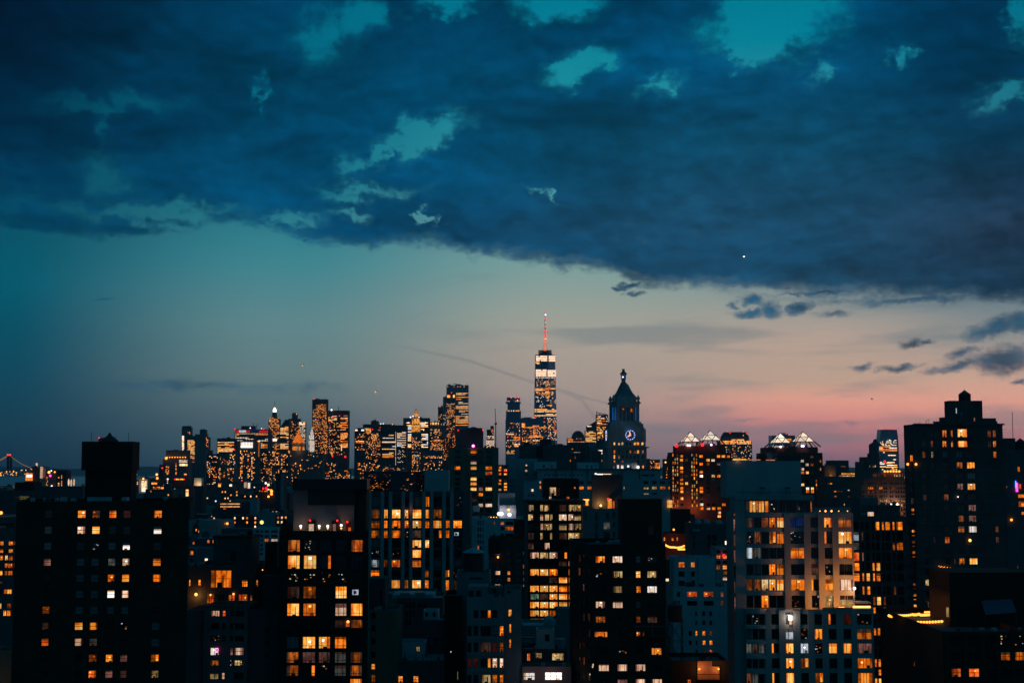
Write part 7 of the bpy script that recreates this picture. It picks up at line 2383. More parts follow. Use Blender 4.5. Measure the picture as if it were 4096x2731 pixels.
for py, m, rad in ((1248, 'lamp_red', 2.2), (1259, 'lamp_cool', 2.6), (1274, 'lamp_red', 2.4), (1290, 'lamp_amber', 1.5), (1305, 'lamp_red', 2.0), (1323, 'lamp_red', 2.8), (1341, 'lamp_red', 2.8), (1334, 'lamp_red', 2.0), (1355, 'lamp_amber', 2.4), (1349, 'lamp_red', 2.4), (1361, 'lamp_red', 2.4)):
    beacon(2182, py, YW + 29, rad, m, root)
for sx in (-1, 1):
    mb = MB(); mb.bar((tx + sx * 12 * k, YW + 32, ztop + 12), (tx, YW + 32, zm(1362)), .5, 'far_dark'); mb.build('guy_wire', root)
tower('blue_ribbon_office', 'wide office with orange and white striped floors at the foot of the tallest tower', 4150, [(2084, 2190, 1673)], 'far_glass', [fp(2088, 2180, 1683, 1691, 'ribbon', .9, 'dim', 6, 7), fp(2087, 2100, 1692, 1708, 'band', .95, 'gold', 6, 5), fp(2090, 2186, 1700, 1712, 'ribbon', .9, 'warm', 5, 4.6), fp(2088, 2186, 1712, 1775, 'dots', .28, 'warm', 5, 5), fp(2132, 2152, 1716, 1745, 'dots', .8, 'warm', 5, 4.6), fp(2116, 2170, 1744, 1764, 'ribbon', .9, 'gold', 5, 4.8)], seed=34, lamps=[(2136, 1669, 1.7, 'lamp_red'), (2178, 1672, 1.7, 'lamp_red'), (2221, 1722, 2.2, 'lamp_red'), (2106, 1765, 2.0, 'lamp_amber'), (2141, 1732, 1.5, 'lamp_red')])


def dome(r, Y):
    k = Y / 5689
    x, z = P(2312, 1752, Y + 20)
    mb = MB(); mb.lathe(x, Y + 22, [(26.5 * k * math.cos(a), z + 30 * k * math.sin(a)) for a in [i * PI / 16 for i in range(9)]], 'far_dark', 24); mb.build('dome', r)


tower('domed_office', 'dark office under a round dome right of the tallest tower', 4600, [(2269, 2342, 1752)], 'far_stone', [fp(2271, 2292, 1754, 1774, 'ribbon', .8, 'gold', 5, 4.6), fp(2292, 2338, 1752, 1756, 'dots', .6, 'dim', 5, 4), fp(2292, 2338, 1764, 1769, 'ribbon', .9, 'dim', 5, 5)], seed=35, extra=dome)


def wedge(r, Y):
    mb = MB()
    zl, zh = P(2350, 1702, Y)[1], P(2387, 1681, Y)[1]
    xa, xb = P(2352, 1702, Y)[0], P(2388, 1690, Y)[0]
    D = 40
    mb.poly([(xa, Y, zl), (xb, Y, zl), (xb, Y, zh)], 'far_dark'); mb.poly([(xb, Y + D, zh), (xb, Y + D, zl), (xa, Y + D, zl)], 'far_dark')
    mb.poly([(xa, Y, zl), (xb, Y, zh), (xb, Y + D, zh), (xa, Y + D, zl)], 'far_dark'); mb.poly([(xb, Y, zl), (xb, Y + D, zl), (xb, Y + D, zh), (xb, Y, zh)], 'far_dark')
    mb.build('wedge_roof', r)


tower('wedge_top_office', 'office with a wedge shaped top and dense orange floors left of the clock tower', 4500, [(2340, 2388, 1722, 0), (2346, 2388, 1702, 1)], 'far_stone', [fp(2348, 2366, 1702, 1707, 'band', .9, 'pale', 4, 5, .5), fp(2342, 2386, 1724, 1772, 'ribbon', .8, 'bright', 4.4, 4.8)], seed=36, extra=wedge)


def frame_top(r, Y):
    mb = MB()
    for px0, py0, px1, py1 in ((2386, 1646, 2386, 1662), (2386, 1647, 2398, 1654), (2398, 1652, 2420, 1656), (2431, 1658, 2431, 1664), (2420, 1656, 2432, 1660), (2392, 1650, 2406, 1662)):
        mb.bar(W(px0, py0, Y + 4), W(px1, py1, Y + 4), 2.0, 'far_dark')
    mb.build('open_crown', r)


tower('open_crown_tower', 'speckled tower with an open broken crown hard left of the clock tower', 4200, [(2385, 2433, 1658)], 'far_dark', [fp(2387, 2431, 1662, 1686, 'dots', .4, 'mix', 4, 4.4), fp(2389, 2408, 1689, 1693, 'band', 1, 'gold', 8, 5), fp(2387, 2431, 1694, 1760, 'dots', .4, 'warm', 4.2, 4.6), fp(2390, 2408, 1727, 1735, 'band', 1, 'gold', 8, 6)], seed=37, extra=frame_top)
# right of the clock tower
tower('distant_step_block', 'small dark block with a few orange windows right of the clock tower', 1900, [(2586, 2640, 1837), (2586, 2600, 1834, 5)], 'far_stone', [fp(2596, 2638, 1842, 1878, 'dots', .2, 'warm', 5, 6), fp(2618, 2640, 1850, 1880, 'dots', .5, 'warm', 4.5, 5)], seed=38)
tower('antenna_block', 'ragged dark block just left of the first pyramid tower', 1700, [(2656, 2690, 1835), (2672, 2688, 1823)], 'far_dark', [fp(2664, 2686, 1850, 1912, 'dots', .22, 'warm', 5, 6)], seed=39, lamps=[(2662, 1848, 1.2, 'lamp_warm'), (2679, 1852, 1.1, 'lamp_cool')])


def mansard(r, Y):
    k = Y / 5689
    mb = MB()
    x0, x1 = P(2893, 1745, Y + 6)[0], P(2995, 1745, Y + 6)[0]
    u0, u1 = P(2902, 1727, Y + 6)[0], P(2984, 1727, Y + 6)[0]
    z0, z1 = P(2940, 1745, Y + 6)[1], P(2940, 1727, Y + 6)[1]
    mb.prism([(x0, Y + 4), (x1, Y + 4), (x1, Y + 60), (x0, Y + 60)], z0, z1, 'far_dark', [(u0, Y + 10), (u1, Y + 10), (u1, Y + 54), (u0, Y + 54)])
    mb.build('mansard_roof', r)


tower('mansard_office', 'broad office with a mansard crown behind the left pyramid tower', 4500, [(2878, 3008, 1763), (2892, 2996, 1744, 3)], 'far_stone', [fp(2882, 3005, 1762, 1776, 'band', .85, 'gold', 4.6, 4.6), fp(2926, 2976, 1755, 1762, 'ribbon', .9, 'gold', 5, 6, 2.5), fp(2900, 3006, 1780, 1840, 'dots', .18, 'mix', 5, 5.4)], seed=40, lamps=[(2910, 1726, 1.6, 'lamp_red'), (2920, 1731, 2.0, 'lamp_red'), (2974, 1727, 2.0, 'lamp_red'), (2986, 1734, 1.6, 'lamp_red'), (2973, 1741, 1.4, 'lamp_warm')], extra=mansard)
tower('crane_topped_office', 'dark blue office with a small roof crane behind the right pyramid tower', 4600, [(3087, 3180, 1741), (3122, 3152, 1734, 3)], 'far_glass', [fp(3140, 3166, 1753, 1764, 'ribbon', .9, 'gold', 5, 5)], seed=41, lamps=[(3145, 1734, 1.8, 'lamp_red')], extra=lambda r, Y: part(r, 'roof_crane', [(3124, 3148, 1730, 1732, Y + 8, 1, 'far_dark'), (3134, 3136, 1731, 1736, Y + 8, 1, 'far_dark')]))


def taper(r, Y):
    k = Y / 5689
    x = P(3554, 1800, Y + 20)[0]
    zz = lambda py: P(3554, py, Y)[1]
    w = lambda h: [(x - h * k, Y + 8), (x + h * k, Y + 8), (x + h * k, Y + 60), (x - h * k, Y + 60)]
    mb = MB(); mb.prism(w(38), 0, zz(1790), 'far_glass', w(37.5), cap=False); mb.prism(w(37.5), zz(1790), zz(1750), 'far_glass', w(36), cap=False); mb.prism(w(36), zz(1750), zz(1717), 'far_glass', w(32)); mb.build('wall', r)


tower('tapered_glass_tower', 'lone tapered glass tower across the river with white lit floors', 5100, [(3540, 3560, 1860, 14)], 'far_glass', [fp(3520, 3586, 1758, 1782, 'dots', .3, 'pale', 5, 5, 4), fp(3517, 3588, 1783, 1804, 'ribbon', .6, 'dim', 5, 5, 4), fp(3518, 3589, 1806, 1880, 'ribbon', .22, 'pale', 5, 5.4, 4), fp(3544, 3590, 1850, 1885, 'ribbon', .7, 'bright', 5, 5, 4)], seed=42, D=50, extra=taper, lamps=[(3558, 1715, 2.2, 'lamp_red'), (3528, 1717, 1.4, 'lamp_red'), (3580, 1717, 1.4, 'lamp_red'), (3558, 1760, 2.0, 'lamp_white')])
# housing slabs and lit landmarks at the foot of the skyline
HS = [(826, 872, 1818, 2400, 'mix'), (873, 903, 1824, 2500, 'warm'), (905, 942, 1812, 2450, 'mix'), (842, 868, 1856, 2150, 'warm'), (872, 900, 1866, 2050, 'warm'), (904, 936, 1862, 2100, 'warm'), (1042, 1072, 1806, 2600, 'warm'), (1074, 1118, 1800, 2550, 'warm'), (1060, 1088, 1868, 2200, 'warm'), (1120, 1152, 1812, 2650, 'warm'),
      (1300, 1344, 1846, 2400, 'warm'), (1430, 1470, 1846, 2300, 'warm'), (1476, 1520, 1828, 2500, 'warm'), (1560, 1616, 1866, 2200, 'dim'), (1630, 1690, 1876, 2150, 'warm'), (1700, 1780, 1866, 2100, 'dim'), (1340, 1400, 1876, 2100, 'warm'), (1530, 1560, 1858, 2350, 'warm')]
HL = ['tall speckled housing slab right of the ribbed tower', 'slim speckled housing slab right of the ribbed tower, behind its taller neighbour', 'speckled housing slab under the red crown office', 'lower orange dotted slab in front of the ribbed tower', 'small low slab with sparse orange dots under the dark topped office', 'low orange dotted slab left of the colonnade tower foot',
      'dotted slab under the lantern tower', 'dotted slab directly under the slanted top tower', 'short slab with orange dots below the lantern tower', 'dotted slab left of the golden pyramid courthouse', 'orange dotted slab below the tallest left tower', 'dotted slab under the twin lamp block', 'taller dotted slab under the boxy dark tower', 'dim low slab under the ribbon office',
      'low orange dotted slab under the golden spire', 'dim wide slab under the gold topped block', 'wide low slab behind black roof panel', 'thin dotted slab left of the ribbon office foot']
for i, ((a, c, yt, Y, pal), lb) in enumerate(zip(HS, HL)):
    tower('housing_slab', lb, Y, [(a, c, yt)], 'far_stone' if i % 3 else 'far_dark', [fp(a + 1, c - 1, yt + 4, min(1985, yt + 120), 'dots', .24, pal, 5.2, 6.2)], seed=60 + i, cat='apartment tower')
r = tower('glowing_wall_house', 'low house whose pale upper wall glows cream from below, left of the speckled slabs', 1500, [(770, 812, 1942)], 'far_dark', [], seed=90, cat='apartment building')
part(r, 'pale_wall', [(776, 806, 1911, 1942, 1506, 10, 'marble')])
real_lamp(790, 1939, 1502, 900, (1, .62, .28), 'wall_flood_light', 1.5)
real_lamp(800, 1940, 1502, 500, (1, .62, .28), 'wall_flood_light', 1.5)
r = tower('arched_hall', 'small hall with two white lit arches in the dark low houses', 1600, [(972, 1006, 1956, 6), (974, 1002, 1924, 10)], 'far_stone', [], seed=91, cat='hall')
part(r, 'lit_arch', [(976, 986, 1928, 1950, 1609, .8, 'room_white'), (991, 1000, 1930, 1952, 1609, .8, 'room_glare')])
r = tower('neon_corner_house', 'dark house with a line of red and orange lamps near the black roof sign', 1300, [(1042, 1100, 1960)], 'far_dark', [fp(1046, 1070, 1952 + 10, 1966, 'dots', .8, 'warm', 5, 4)], seed=92, cat='apartment building', lamps=[(1066, 1953, 1.6, 'lamp_red'), (1053, 1953, 1.0, 'lamp_red'), (1086, 1964, 1.5, 'lamp_amber'), (1086, 1975, 1.4, 'lamp_amber'), (1074, 1985, 1.2, 'lamp_amber')])
r = tower('stair_shaft_tower', 'pale shaft beside a dark gridded stair front left of the black roof sign', 1250, [(1103, 1132, 1890, 0), (1120, 1134, 1888, -1)], 'far_dark', [], seed=93, cat='apartment tower')
part(r, 'pale_shaft', [(1122, 1134, 1892, 2060, 1248.4, .5, 'far_pale')])
for i in range(12):
    part(r, 'stair_bar', [(1104, 1121, 1896 + 12 * i, 1897.2 + 12 * i, 1249.2, .7, 'far_pale')])
tower('window_row_office', 'long low office with two neat rows of yellow windows', 1200, [(874, 1002, 2007)], 'far_dark', [fp(881, 960, 2011, 2018, 'dots', .85, 'bright', 5, 7), fp(881, 960, 2022, 2029, 'dots', .85, 'bright', 5, 7), fp(893, 905, 2031, 2037, 'dots', .8, 'dim', 5, 6)], seed=94, cat='office building', extra=lambda r, Y: part(r, 'pale_shaft', [(1000, 1028, 1990, 2060, Y - 2, 12, 'far_pale')]))
tower('white_column_house', 'low pale house with a row of small dark windows and two orange lamps', 900, [(796, 916, 2080)], 'far_pale', [fp(896, 912, 2090, 2096, 'dots', .8, 'warm', 8, 6)], seed=95, cat='apartment building', lamps=[(909, 2093, .9, 'lamp_amber'), (1047, 2088, 1.4, 'lamp_warm')])
# left edge lights
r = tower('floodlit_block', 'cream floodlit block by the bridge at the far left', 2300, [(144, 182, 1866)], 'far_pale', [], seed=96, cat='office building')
part(r, 'glowing_front', [(146, 171, 1866, 1912, 2299, .8, 'room_white'), (171, 181, 1872, 1908, 2299.2, .6, 'room_pink')])  # emissive plates stand in for the floodlight on this front
part(r, 'corner_spire', [(143, 148, 1851, 1868, 2300, 3, 'room_white')])  # spire glows too, in place of floodlight
tower('dark_lead_block', 'dark block left of the cream floodlit block', 2250, [(128, 146, 1866)], 'far_dark', [], seed=97, cat='apartment building')
r = tower('amber_front_house', 'house with an amber glowing facade left of the dark block by the bridge', 2240, [(96, 127, 1925)], 'far_dark', [], seed=98, cat='apartment building')
part(r, 'glowing_facade', [(102, 130, 1892, 1922, 2244, .8, 'room_orange'), (106, 128, 1898, 1908, 2243, .6, 'room_glare')])  # emissive plates stand in for amber light on the facade
tower('yellow_strip_block', 'dark block with one vertical strip of yellow windows at the far left', 1900, [(226, 268, 1882)], 'far_dark', [fp(244, 249, 1899, 1944, 'strip', 1, 'gold', 5, 7), fp(230, 239, 1905, 1945, 'dots', .7, 'gold', 8, 8)], seed=99, cat='apartment building')
tower('dot_lamp_block', 'dark block beside the yellow strip block with tiny white lamps', 2000, [(184, 226, 1880)], 'far_dark', [fp(184, 192, 1905, 1942, 'dots', .5, 'bright', 4, 5)], seed=100, cat='apartment building', lamps=[(205, 1882, 1.0, 'lamp_white'), (219, 1887, 1.4, 'lamp_amber'), (233, 1890, 1.0, 'lamp_white'), (196, 1888, 2.2, 'lamp_warm'), (201, 1902, 2.0, 'lamp_magenta'), (207, 1944, 1.6, 'lamp_white')])
for i, (px, py) in enumerate(((276, 1927), (286, 1930), (297, 1927))):
    mb = MB(); c = W(px, py, 1700)
    mb.bar((c[0], 1700, 0), (c[0], 1700, c[2]), .5, 'far_dark'); mb.lathe(c[0], 1699, [(.5, c[2] - 4.5), (1.2, c[2] - 1), (.9, c[2] + 2), (.2, c[2] + 4)], 'room_white', 8)
    single(mb, 'flood_lamp', ('tall floodlight mast, left one of the trio beside the tank housing', 'tall floodlight mast, middle one of the trio beside the tank housing', 'tall floodlight mast, right one of the trio beside the tank housing')[i], 'floodlight', 'floodlights at the far left')
r = tower('bright_front_house', 'house with a glaring pinkish white front right of the tank housing', 1900, [(556, 590, 1915)], 'far_pale', [fp(566, 586, 1922, 1966, 'band', .8, 'pale', 5, 5)], seed=101, cat='apartment building', lamps=[(543, 1898, 2.0, 'lamp_amber'), (573, 1914, 1.6, 'lamp_warm')])
real_lamp(576, 1940, 1892, 3000, (1, .75, .65), 'facade_flood_light', 1.5)
tower('orange_strip_house', 'low house with one glowing orange window strip right of the glaring white front', 1850, [(600, 640, 1915)], 'far_dark', [fp(606, 628, 1928, 1938, 'band', 1, 'gold', 5, 9), fp(612, 640, 1945, 1958, 'dots', .5, 'warm', 5, 5)], seed=102, cat='apartment building', lamps=[(627, 1897, 1.8, 'lamp_warm'), (629, 1912, 1.8, 'lamp_amber')])
tower('red_string_house', 'low dark house with a line of red and orange lamps along its roof', 1700, [(690, 745, 1918)], 'far_dark', [], seed=103, cat='apartment building', lamps=[(700 + 6 * i, 1916, .9, 'lamp_amber' if i % 3 else 'lamp_red') for i in range(7)])
tower('yellow_stack_house', 'dark house with a stack of four yellow windows above the near black tower roof', 1300, [(736, 764, 1948)], 'far_dark', [fp(743, 754, 1956, 1984, 'band', 1, 'gold', 11, 7)], seed=104, cat='apartment building')
# bridge
YBR = 3900
root = thing('suspension_bridge', 'suspension bridge with strings of lamps along its cables at the far left', 'bridge', (P(37, 1880, YBR)[0], YBR, 0))
for dx in (30, 42):
    part(root, 'tower_leg', [(dx - 3, dx + 3, 1823, 1876, YBR, 8, 'far_dark')])
mb = MB(); pbox(mb, 27, 45, 1823, 1827, YBR, 8, 'far_dark'); pbox(mb, 27, 45, 1846, 1849, YBR, 8, 'far_dark'); mb.build('cross_beam', root)['kind'] = 'stuff'
cb, bb = MB(), MB()
for x0, y0, x1, y1, sag, dy in ((38, 1819, 124, 1871, 6, 0), (34, 1819, -60, 1852, 8, 0), (34, 1822, -60, 1857, 8, 12)):
    prev = None
    n = 26
    for i in range(n + 1):
        f = i / n
        px, py = x0 + (x1 - x0) * f, y0 + (y1 - y0) * f + sag * math.sin(PI * f)
        q = W(px, py, YBR + dy)
        if prev:
            cb.bar(prev, q, .7, 'far_dark')
        bb.ball((q[0], q[1] - 1, q[2]), .62, 'room_bright', 5)
        prev = q
cb.build('cable', root)['kind'] = 'stuff'; bb.build('cable_lamps', root)['kind'] = 'stuff'
mb = MB(); pbox(mb, -60, 130, 1878, 1882, YBR + 2, 10, 'far_dark'); mb.build('deck', root)
for px, py in ((31, 1818), (41, 1818)):
    beacon(px, py, YBR - 2, 2.2, 'lamp_red', root)
rr = random.Random(9)
dl = MB()
for i in range(34):
    px = rr.uniform(0, 128)
    py = rr.uniform(1874, 1895) + (128 - px) * .06
    c = W(px, py, YBR - 8)
    dl.ball((c[0], c[1], c[2]), rr.uniform(.7, 1.5), rr.choice(('lamp_warm', 'lamp_amber', 'room_white')), 5)
dl.build('deck_lamps', root)['kind'] = 'stuff'
# hills on the horizon
mb = MB()
rr = random.Random(3)
pts = [(-900 + 60 * i, 1866 + 4 * math.sin(i * .7) + rr.uniform(-2, 2)) for i in range(90)]
for (xa, ya), (xb, yb) in zip(pts, pts[1:]):
    a0, a1, b0, b1 = W(xa, 1884, 15000), W(xa, ya + 4, 15600), W(xb, 1884, 15000), W(xb, yb + 4, 15600)
    mb.poly([(a0[0], a0[1], -2), (b0[0], b0[1], -2), b1, a1], 'far_stone')
    mb.poly([a1, b1, (b1[0], 17500, -2), (a1[0], 17500, -2)], 'far_stone')
single(mb, 'hills', 'low dark hills across the harbour', 'hills', kind='structure')

# ------------------------------------------------------------------ low houses between: individuals near, one mass far off
for o in list(bpy.data.objects):
    if o.name.split('.')[0] == 'wall' and o.type == 'MESH':
        b_ = ORIG[o.name]
        xs = [v.co.x + b_[0] for v in o.data.vertices]; ys = [v.co.y + b_[1] for v in o.data.vertices]
        FOOT.append((min(xs) - 3, max(xs) + 3, min(ys) - 3, max(ys) + 3))


def free(x0, x1, y0, y1):
    return not any(x0 < q[1] and x1 > q[0] and y0 < q[3] and y1 > q[2] for q in FOOT)


rr = random.Random(21)
SEEN = [(540, 1170), (2660, 2925), (3190, 3650), (1450, 1470), (1990, 2110)]
cnt = 0
LOW = []
Yr = 600
far = MB()
FW = []
while Yr < 3350:
    x = -.385 * Yr
    while x < .385 * Yr:
        w = rr.uniform(11, 26) if Yr < 1500 else rr.uniform(16, 40)
        d = rr.uniform(14, 24)
        px = CX + FPX * (x + w / 2) / Yr
        y = Yr + rr.uniform(0, 6)
        ok = any(a < px < c for a, c in SEEN) if Yr < 1500 else (px < 345 or 530 < px < 2300 or 2630 < px < 2700 or 3240 < px < 3660)
        h = rr.choice((14, 17, 19, 22, 25, 30)) + rr.uniform(-2, 3)
        if Yr > 1300:
            h = rr.choice((16, 20, 24, 28, 34, 42)) + rr.uniform(-2, 6)
        if px < 345:
            h = min(h, 26)
        if ok and free(x, x + w, y, y + d):
            m = rr.choice(('far_stone', 'far_dark', 'grey_brick', 'dark_stone', 'far_pale', 'brown_brick', 'dark_stone'))
            if Yr < 1500 and cnt < 230:
                cnt += 1
                k = 2 if m == 'far_pale' else (0 if rr.random() < .8 else 1)
                root = thing('low_house', 'low house', 'house', (x + w / 2, y, 0), 'low houses among the roofs')
                LABELS['low house'].pop()
                LOW.append((root, px, y, m, k, x, w, h, d))
                mb = MB()
                mb.box(x, x + w, y, y + d, 0, h, m, bottom=False)
                mb.build('wall', root)
                mb = MB()
                mb.box(x + .4, x + w - .4, y + .4, y + d - .4, h + .003, h + .25, rr.choice(('roof_tar', 'roof_silver', 'roof_tar')), bottom=False)
                mb.build('roof', root)
                if k != 1:
                    mb = MB(); rx = x + rr.uniform(1, w - 6)
                    mb.box(rx, rx + rr.uniform(3, 5), y + 4, y + 9, h + .25, h + rr.uniform(2.4, 4), m); mb.build('roof_house', root)
                if rr.random() < .5:
                    mb = MB(); rx = x + rr.uniform(1, w - 3)
                    mb.box(rx, rx + 1.2, y + 2, y + 3.2, h + .25, h + 1.6, 'grey_metal'); mb.build('chimney', root)
                if k == 0 or rr.random() < .25:
                    mb = MB()
                    n = int(w / 3.2)
                    for fl in range(int(h / 3.3)):
                        for j in range(n):
                            if rr.random() < (.24 if k == 0 else .12):
                                xw = x + 1.2 + j * (w - 2.4) / n; zw = h - 2.6 - fl * 3.3
                                if zw > 1:
                                    mb.poly([(xw, y - .05, zw), (xw + 1.2, y - .05, zw), (xw + 1.2, y - .05, zw + 1.6), (xw, y - .05, zw + 1.6)], pick(rr, PAL['mix']))
                            elif rr.random() < .6:
                                xw = x + 1.2 + j * (w - 2.4) / n; zw = h - 2.6 - fl * 3.3
                                if zw > 1:
                                    mb.poly([(xw, y - .05, zw), (xw + 1.2, y - .05, zw), (xw + 1.2, y - .05, zw + 1.6), (xw, y - .05, zw + 1.6)], 'dark_glass')
                    o = mb.build('windows', root)
                    if o:
                        o['kind'] = 'stuff'
            elif Yr >= 1500:
                far.box(x, x + w, y, y + d, 0, h, m, bottom=False)
                if rr.random() < .5:
                    rx = x + rr.uniform(1, w - 7)
                    far.box(rx, rx + 5, y + 4, y + 9, h, h + rr.uniform(2.5, 5), m, bottom=False)
                n = int(w / 3.4)
                for fl in range(int(h / 3.4)):
                    for j in range(n):
                        if rr.random() < .13:
                            xw = x + 1.2 + j * (w - 2.4) / n; zw = h - 2.6 - fl * 3.4
                            if zw > 1:
                                s_ = rr.choice((1.5, 1.5, 2.2, 3.0))
                                far.poly([(xw, y - .1, zw), (xw + s_, y - .1, zw), (xw + s_, y - .1, zw + s_), (xw, y - .1, zw + s_)], pick(rr, PAL['mix']))
                if rr.random() < .05:
                    far.ball((x + w * .5, y - 1, h + 1), 1.2, rr.choice(('lamp_amber', 'lamp_white', 'lamp_amber', 'lamp_red', 'lamp_warm')), 5)
        x += w + (rr.uniform(0, 1.5) if rr.random() < .8 else 12)
    Yr += 46 if Yr < 1500 else 62
single(far, 'distant_low_houses', 'mass of small distant houses with scattered lights below the skyline', 'houses', kind='stuff')

# ------------------------------------------------------------------ roofs with string lights between pyramids and white house
b = Bld('string_light_house', 'dark red brick house with orange windows and string lights on a terrace', 'apartment building', slab(2652, 2780, 2136, 640, 16), 2132, 'red_brick', near=False, frame='black_metal')
b.grid([(2653, 2661), (2686, 2694), (2706, 2712)], [(2148, 2162)], ['ooo'], 'sash')
r = b.finish()
beacon(2695, 2117, 639, .45, 'lamp_amber', r)
part(r, 'roof_house', [(2690, 2762, 2036, 2134, 646, 9, 'black_brick'), (2756, 2762, 2086, 2112, 645.7, .25, 'room_orange')])
part(r, 'roof_hut', [(2742, 2760, 2119, 2129, 641, 2, 'pale_render')])
string_lights([W(2662, 2174, 632), W(2695, 2183, 632), W(2736, 2178, 632)], 22, .4, 'string_lights', 'curved string of orange lights before the dark red brick house', .42, group=None)
string_lights([W(2714, 2191, 630), W(2760, 2191, 630)], 14, 0, 'string_lights', 'short straight string of orange lights under the curved one', .42)
b = Bld('arched_vent_house', 'dark flat roofs with three pale arched vents behind the white house', 'apartment building', slab(2762, 2906, 2100, 600, 20), 2094, 'dark_stone', near=False, frame='black_metal')
b.grid([(2772, 2780), (2850, 2866), (2830, 2840)], [(2138, 2160), (2168, 2190)], ['ddd', 'ddd'], 'sash2')
r = b.finish()
for px in (2797, 2832, 2880):
    x, z = P(px, 2096, 603)
    mb = MB(); mb.lathe(x, 606, [(1.5, z - .4), (1.5, z + .6), (1.1, z + 1.4), (.2, z + 1.8)], 'roof_silver', 12); mb.build('arched_vent', r)
part(r, 'roof_hut', [(2771, 2800, 2116, 2124, 599, .8, 'pale_render')])

# low houses nobody can see are taken out again; the rest get their own descriptions
bpy.context.view_layer.update()
dg = bpy.context.evaluated_depsgraph_get()
eye = Vector((0, 0, CAM_H))
TONE = {'far_stone': 'grey', 'far_dark': 'black', 'grey_brick': 'brown grey', 'dark_stone': 'dark', 'far_pale': 'pale', 'brown_brick': 'reddish brown'}


def area(px):
    for a, t in ((760, 'by near black tower'), (880, 'over studio roof'), (1010, 'behind the studio chimney'), (1110, 'above white grid house'), (1200, 'by terrace conifers'), (1500, 'behind black roof panel'),
                 (2120, 'by white corner house'), (2700, 'left of string lights'), (2800, 'behind string lights'), (2930, 'behind arched vents'), (3300, 'by glass terrace'), (3420, 'behind glass terrace'), (3530, 'before the bright office'), (9999, 'before red setback house')):
        if px < a:
            return t


for root, px, y, m, k, x, w, h, d in LOW:
    seen = 0
    kids = {c.name for c in root.children}
    for fx in (.06, .28, .5, .72, .94):
        for z, yy in ((h + .3, y + d * .6), (h - .6, y - .02), (h - 4, y - .02), (h - 9, y - .02)):
            t = Vector((x + w * fx, yy, z))
            hit, p_, n_, i_, ob, _ = S.ray_cast(dg, eye, (t - eye).normalized())
            if hit and ob.name in kids:
                seen += 1
    if seen < 2:
        for c in list(root.children):
            bpy.data.objects.remove(c)
        bpy.data.objects.remove(root)
        continue
    roof_kind = [c for c in root.children if c.name.startswith('roof') and not c.name.startswith('roof_house')][0].data.materials[0].name
    feats = ['silver roofed' if roof_kind == 'roof_silver' else 'black roofed']
    tail = []
    if any(c.name.startswith('roof_house') for c in root.children):
        tail.append('roof hut')
    if any(c.name.startswith('chimney') for c in root.children):
        tail.append('chimney')
    if any(c.name.startswith('windows') for c in root.children):
        tail.append('windows')
    row = 'nearest' if y < 700 else ('second row' if y < 860 else ('mid row' if y < 1100 else 'far'))
    lb = '%s %s low house%s, %s, %s' % (TONE[m], feats[0], (' with ' + ', '.join(tail)) if tail else '', row, area(px))
    root['label'] = lb
    if lb in LABELS:
        lb = lb.replace(' low house', ' smaller low house' if w < 18 else ' broader low house')
        root['label'] = lb
    LABELS.setdefault(lb, []).append(root.name)

# ------------------------------------------------------------------ aircraft
plain_mat('airframe', (0.30, 0.31, 0.33), 0.5)


def aeroplane(px, py, Y, label, lamp, rad, heading):
    c = W(px, py, Y)
    root = thing('aeroplane', label, 'aeroplane', c)
    root.rotation_euler = (0, 0, heading)
    mb = MB()

    def add(name, q):
        o_ = bpy.data.objects.new(name, q.mesh(name)); COL.objects.link(o_); o_.parent = root; ORIG[o_.name] = c
        return o_
    n = 8
    prof = [(-16, .3), (-14, 1.2), (-10, 1.8), (8, 1.8), (14, .9), (17, .2)]
    for (x0, r0), (x1, r1) in zip(prof, prof[1:]):
        for i in range(n):
            a, b_ = 2 * PI * i / n, 2 * PI * (i + 1) / n
            mb.poly([(x0, r0 * math.cos(a), r0 * math.sin(a)), (x0, r0 * math.cos(b_), r0 * math.sin(b_)), (x1, r1 * math.cos(b_), r1 * math.sin(b_)), (x1, r1 * math.cos(a), r1 * math.sin(a))], 'airframe')
    add('fuselage', mb)
    for s_ in (-1, 1):
        mb = MB()
        for z_ in (0, -.35):
            mb.poly([(-4, s_ * 1.5, -.4 + z_), (3, s_ * 1.5, -.4 + z_), (7, s_ * 16, .8 + z_), (4.6, s_ * 16, .8 + z_)], 'airframe')
        add('wing', mb)
        mb = MB(); mb.box(-3.5, .5, s_ * 5.5 - .9, s_ * 5.5 + .9, -2.2, -.6, 'airframe'); add('engine', mb)
        mb = MB(); mb.box(13.4, 15.6, *sorted((s_ * .3, s_ * 5)), .3, .55, 'airframe'); add('tailplane', mb)
    mb = MB(); mb.box(12.6, 16, -.18, .18, .6, 6, 'airframe'); add('fin', mb)
    mb = MB(); mb.ball((-14, 0, -1.6), rad, lamp); add('landing_light', mb)
    mb = MB(); mb.ball((7, 16, .8), .9, 'lamp_red'); add('navigation_light', mb)
    return root


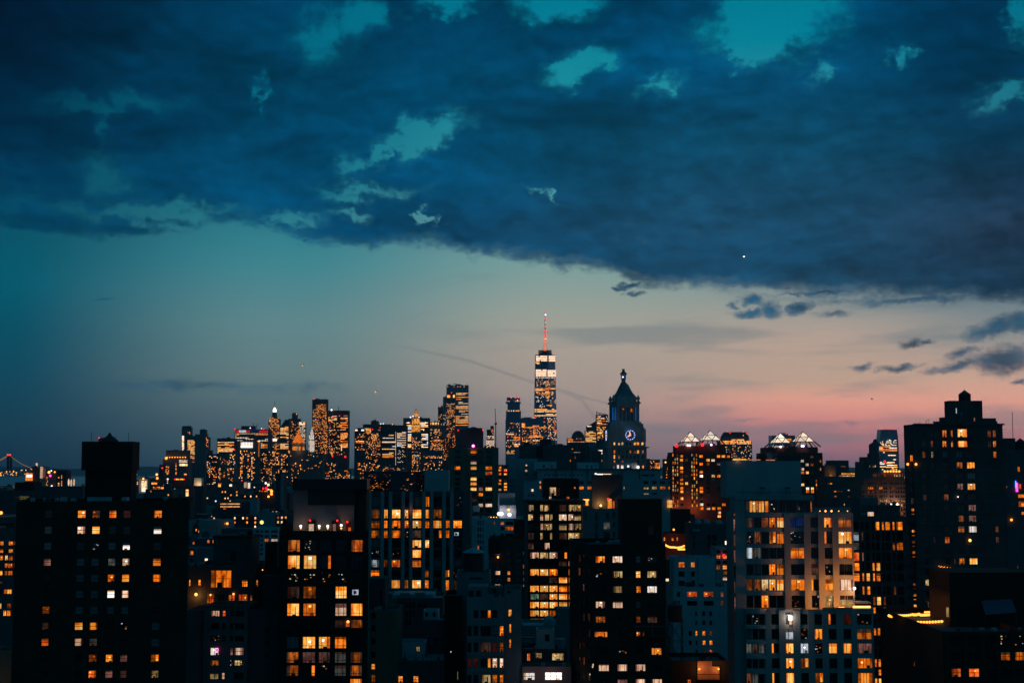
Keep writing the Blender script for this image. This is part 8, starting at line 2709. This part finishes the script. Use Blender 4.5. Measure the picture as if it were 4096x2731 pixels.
aeroplane(2974, 1023, 7500, 'aeroplane with a bright landing light against the dark cloud deck', 'lamp_white', 4.6, -1.9)
aeroplane(1212, 1459, 8000, 'aeroplane, a tiny light high over the lantern tower in the left sky', 'lamp_warm', 3.6, -1.2)
aeroplane(1505, 1565, 8000, 'aeroplane light low over the dark boxy tower in the left sky', 'lamp_amber', 4.6, -1.2)
c = W(3487, 1595, 3200)
root = thing('helicopter', 'small dark helicopter with one white lamp in the pink sky', 'helicopter', c)
for nm, fn in (('cabin', lambda m: m.ball((0, 0, 0), 1.7, 'black_metal')), ('tail_boom', lambda m: m.bar((1, 0, .4), (7, 0, 1.0), .6, 'black_metal')), ('tail_fin', lambda m: m.box(6.4, 7.2, -.1, .1, .6, 2.2, 'black_metal')),
               ('rotor_mast', lambda m: m.bar((0, 0, 1.4), (0, 0, 2.3), .3, 'black_metal')), ('tail_lamp', lambda m: m.ball((7.2, 0, 1.6), .6, 'lamp_white')), ('skid', lambda m: m.bar((-2, -1, -2), (2, -1, -2), .2, 'black_metal')), ('skid', lambda m: m.bar((-2, 1, -2), (2, 1, -2), .2, 'black_metal')),
               ('rotor_blade', lambda m: m.box(-5.5, 5.5, -.2, .2, 2.3, 2.38, 'black_metal')), ('rotor_blade', lambda m: m.box(-.2, .2, -5.5, 5.5, 2.39, 2.47, 'black_metal'))):
    m_ = MB(); fn(m_)
    o_ = bpy.data.objects.new(nm, m_.mesh(nm)); COL.objects.link(o_); o_.parent = root; ORIG[o_.name] = c

# ------------------------------------------------------------------ evening haze over the city
HAZE = True
if HAZE:
    mb = MB()
    mb.box(-17000, 17000, -500, 18000, -3, 560, 'airframe')
    hm = bpy.data.materials.new('evening_haze'); hm.use_nodes = True
    t = hm.node_tree; t.nodes.clear()
    ho, pv = t.nodes.new('ShaderNodeOutputMaterial'), t.nodes.new('ShaderNodeVolumePrincipled')
    pv.inputs['Color'].default_value = (0.86, 0.93, 1.0, 1)
    pv.inputs['Density'].default_value = 4.2e-5
    pv.inputs['Anisotropy'].default_value = 0.2
    t.links.new(pv.outputs[0], ho.inputs['Volume'])
    me = mb.mesh('haze'); me.materials.clear(); me.materials.append(hm)
    ho_ = bpy.data.objects.new('haze', me); COL.objects.link(ho_)
    tag(ho_, 'thin blue evening haze over the whole city', 'haze', kind='stuff')

for lb, ns in LABELS.items():
    if lb and len(ns) > 1 and not all(bpy.data.objects[n].get('group') for n in ns):
        print('DUPLICATE LABEL', lb, ns)
print('OBJECTS', len(bpy.data.objects))
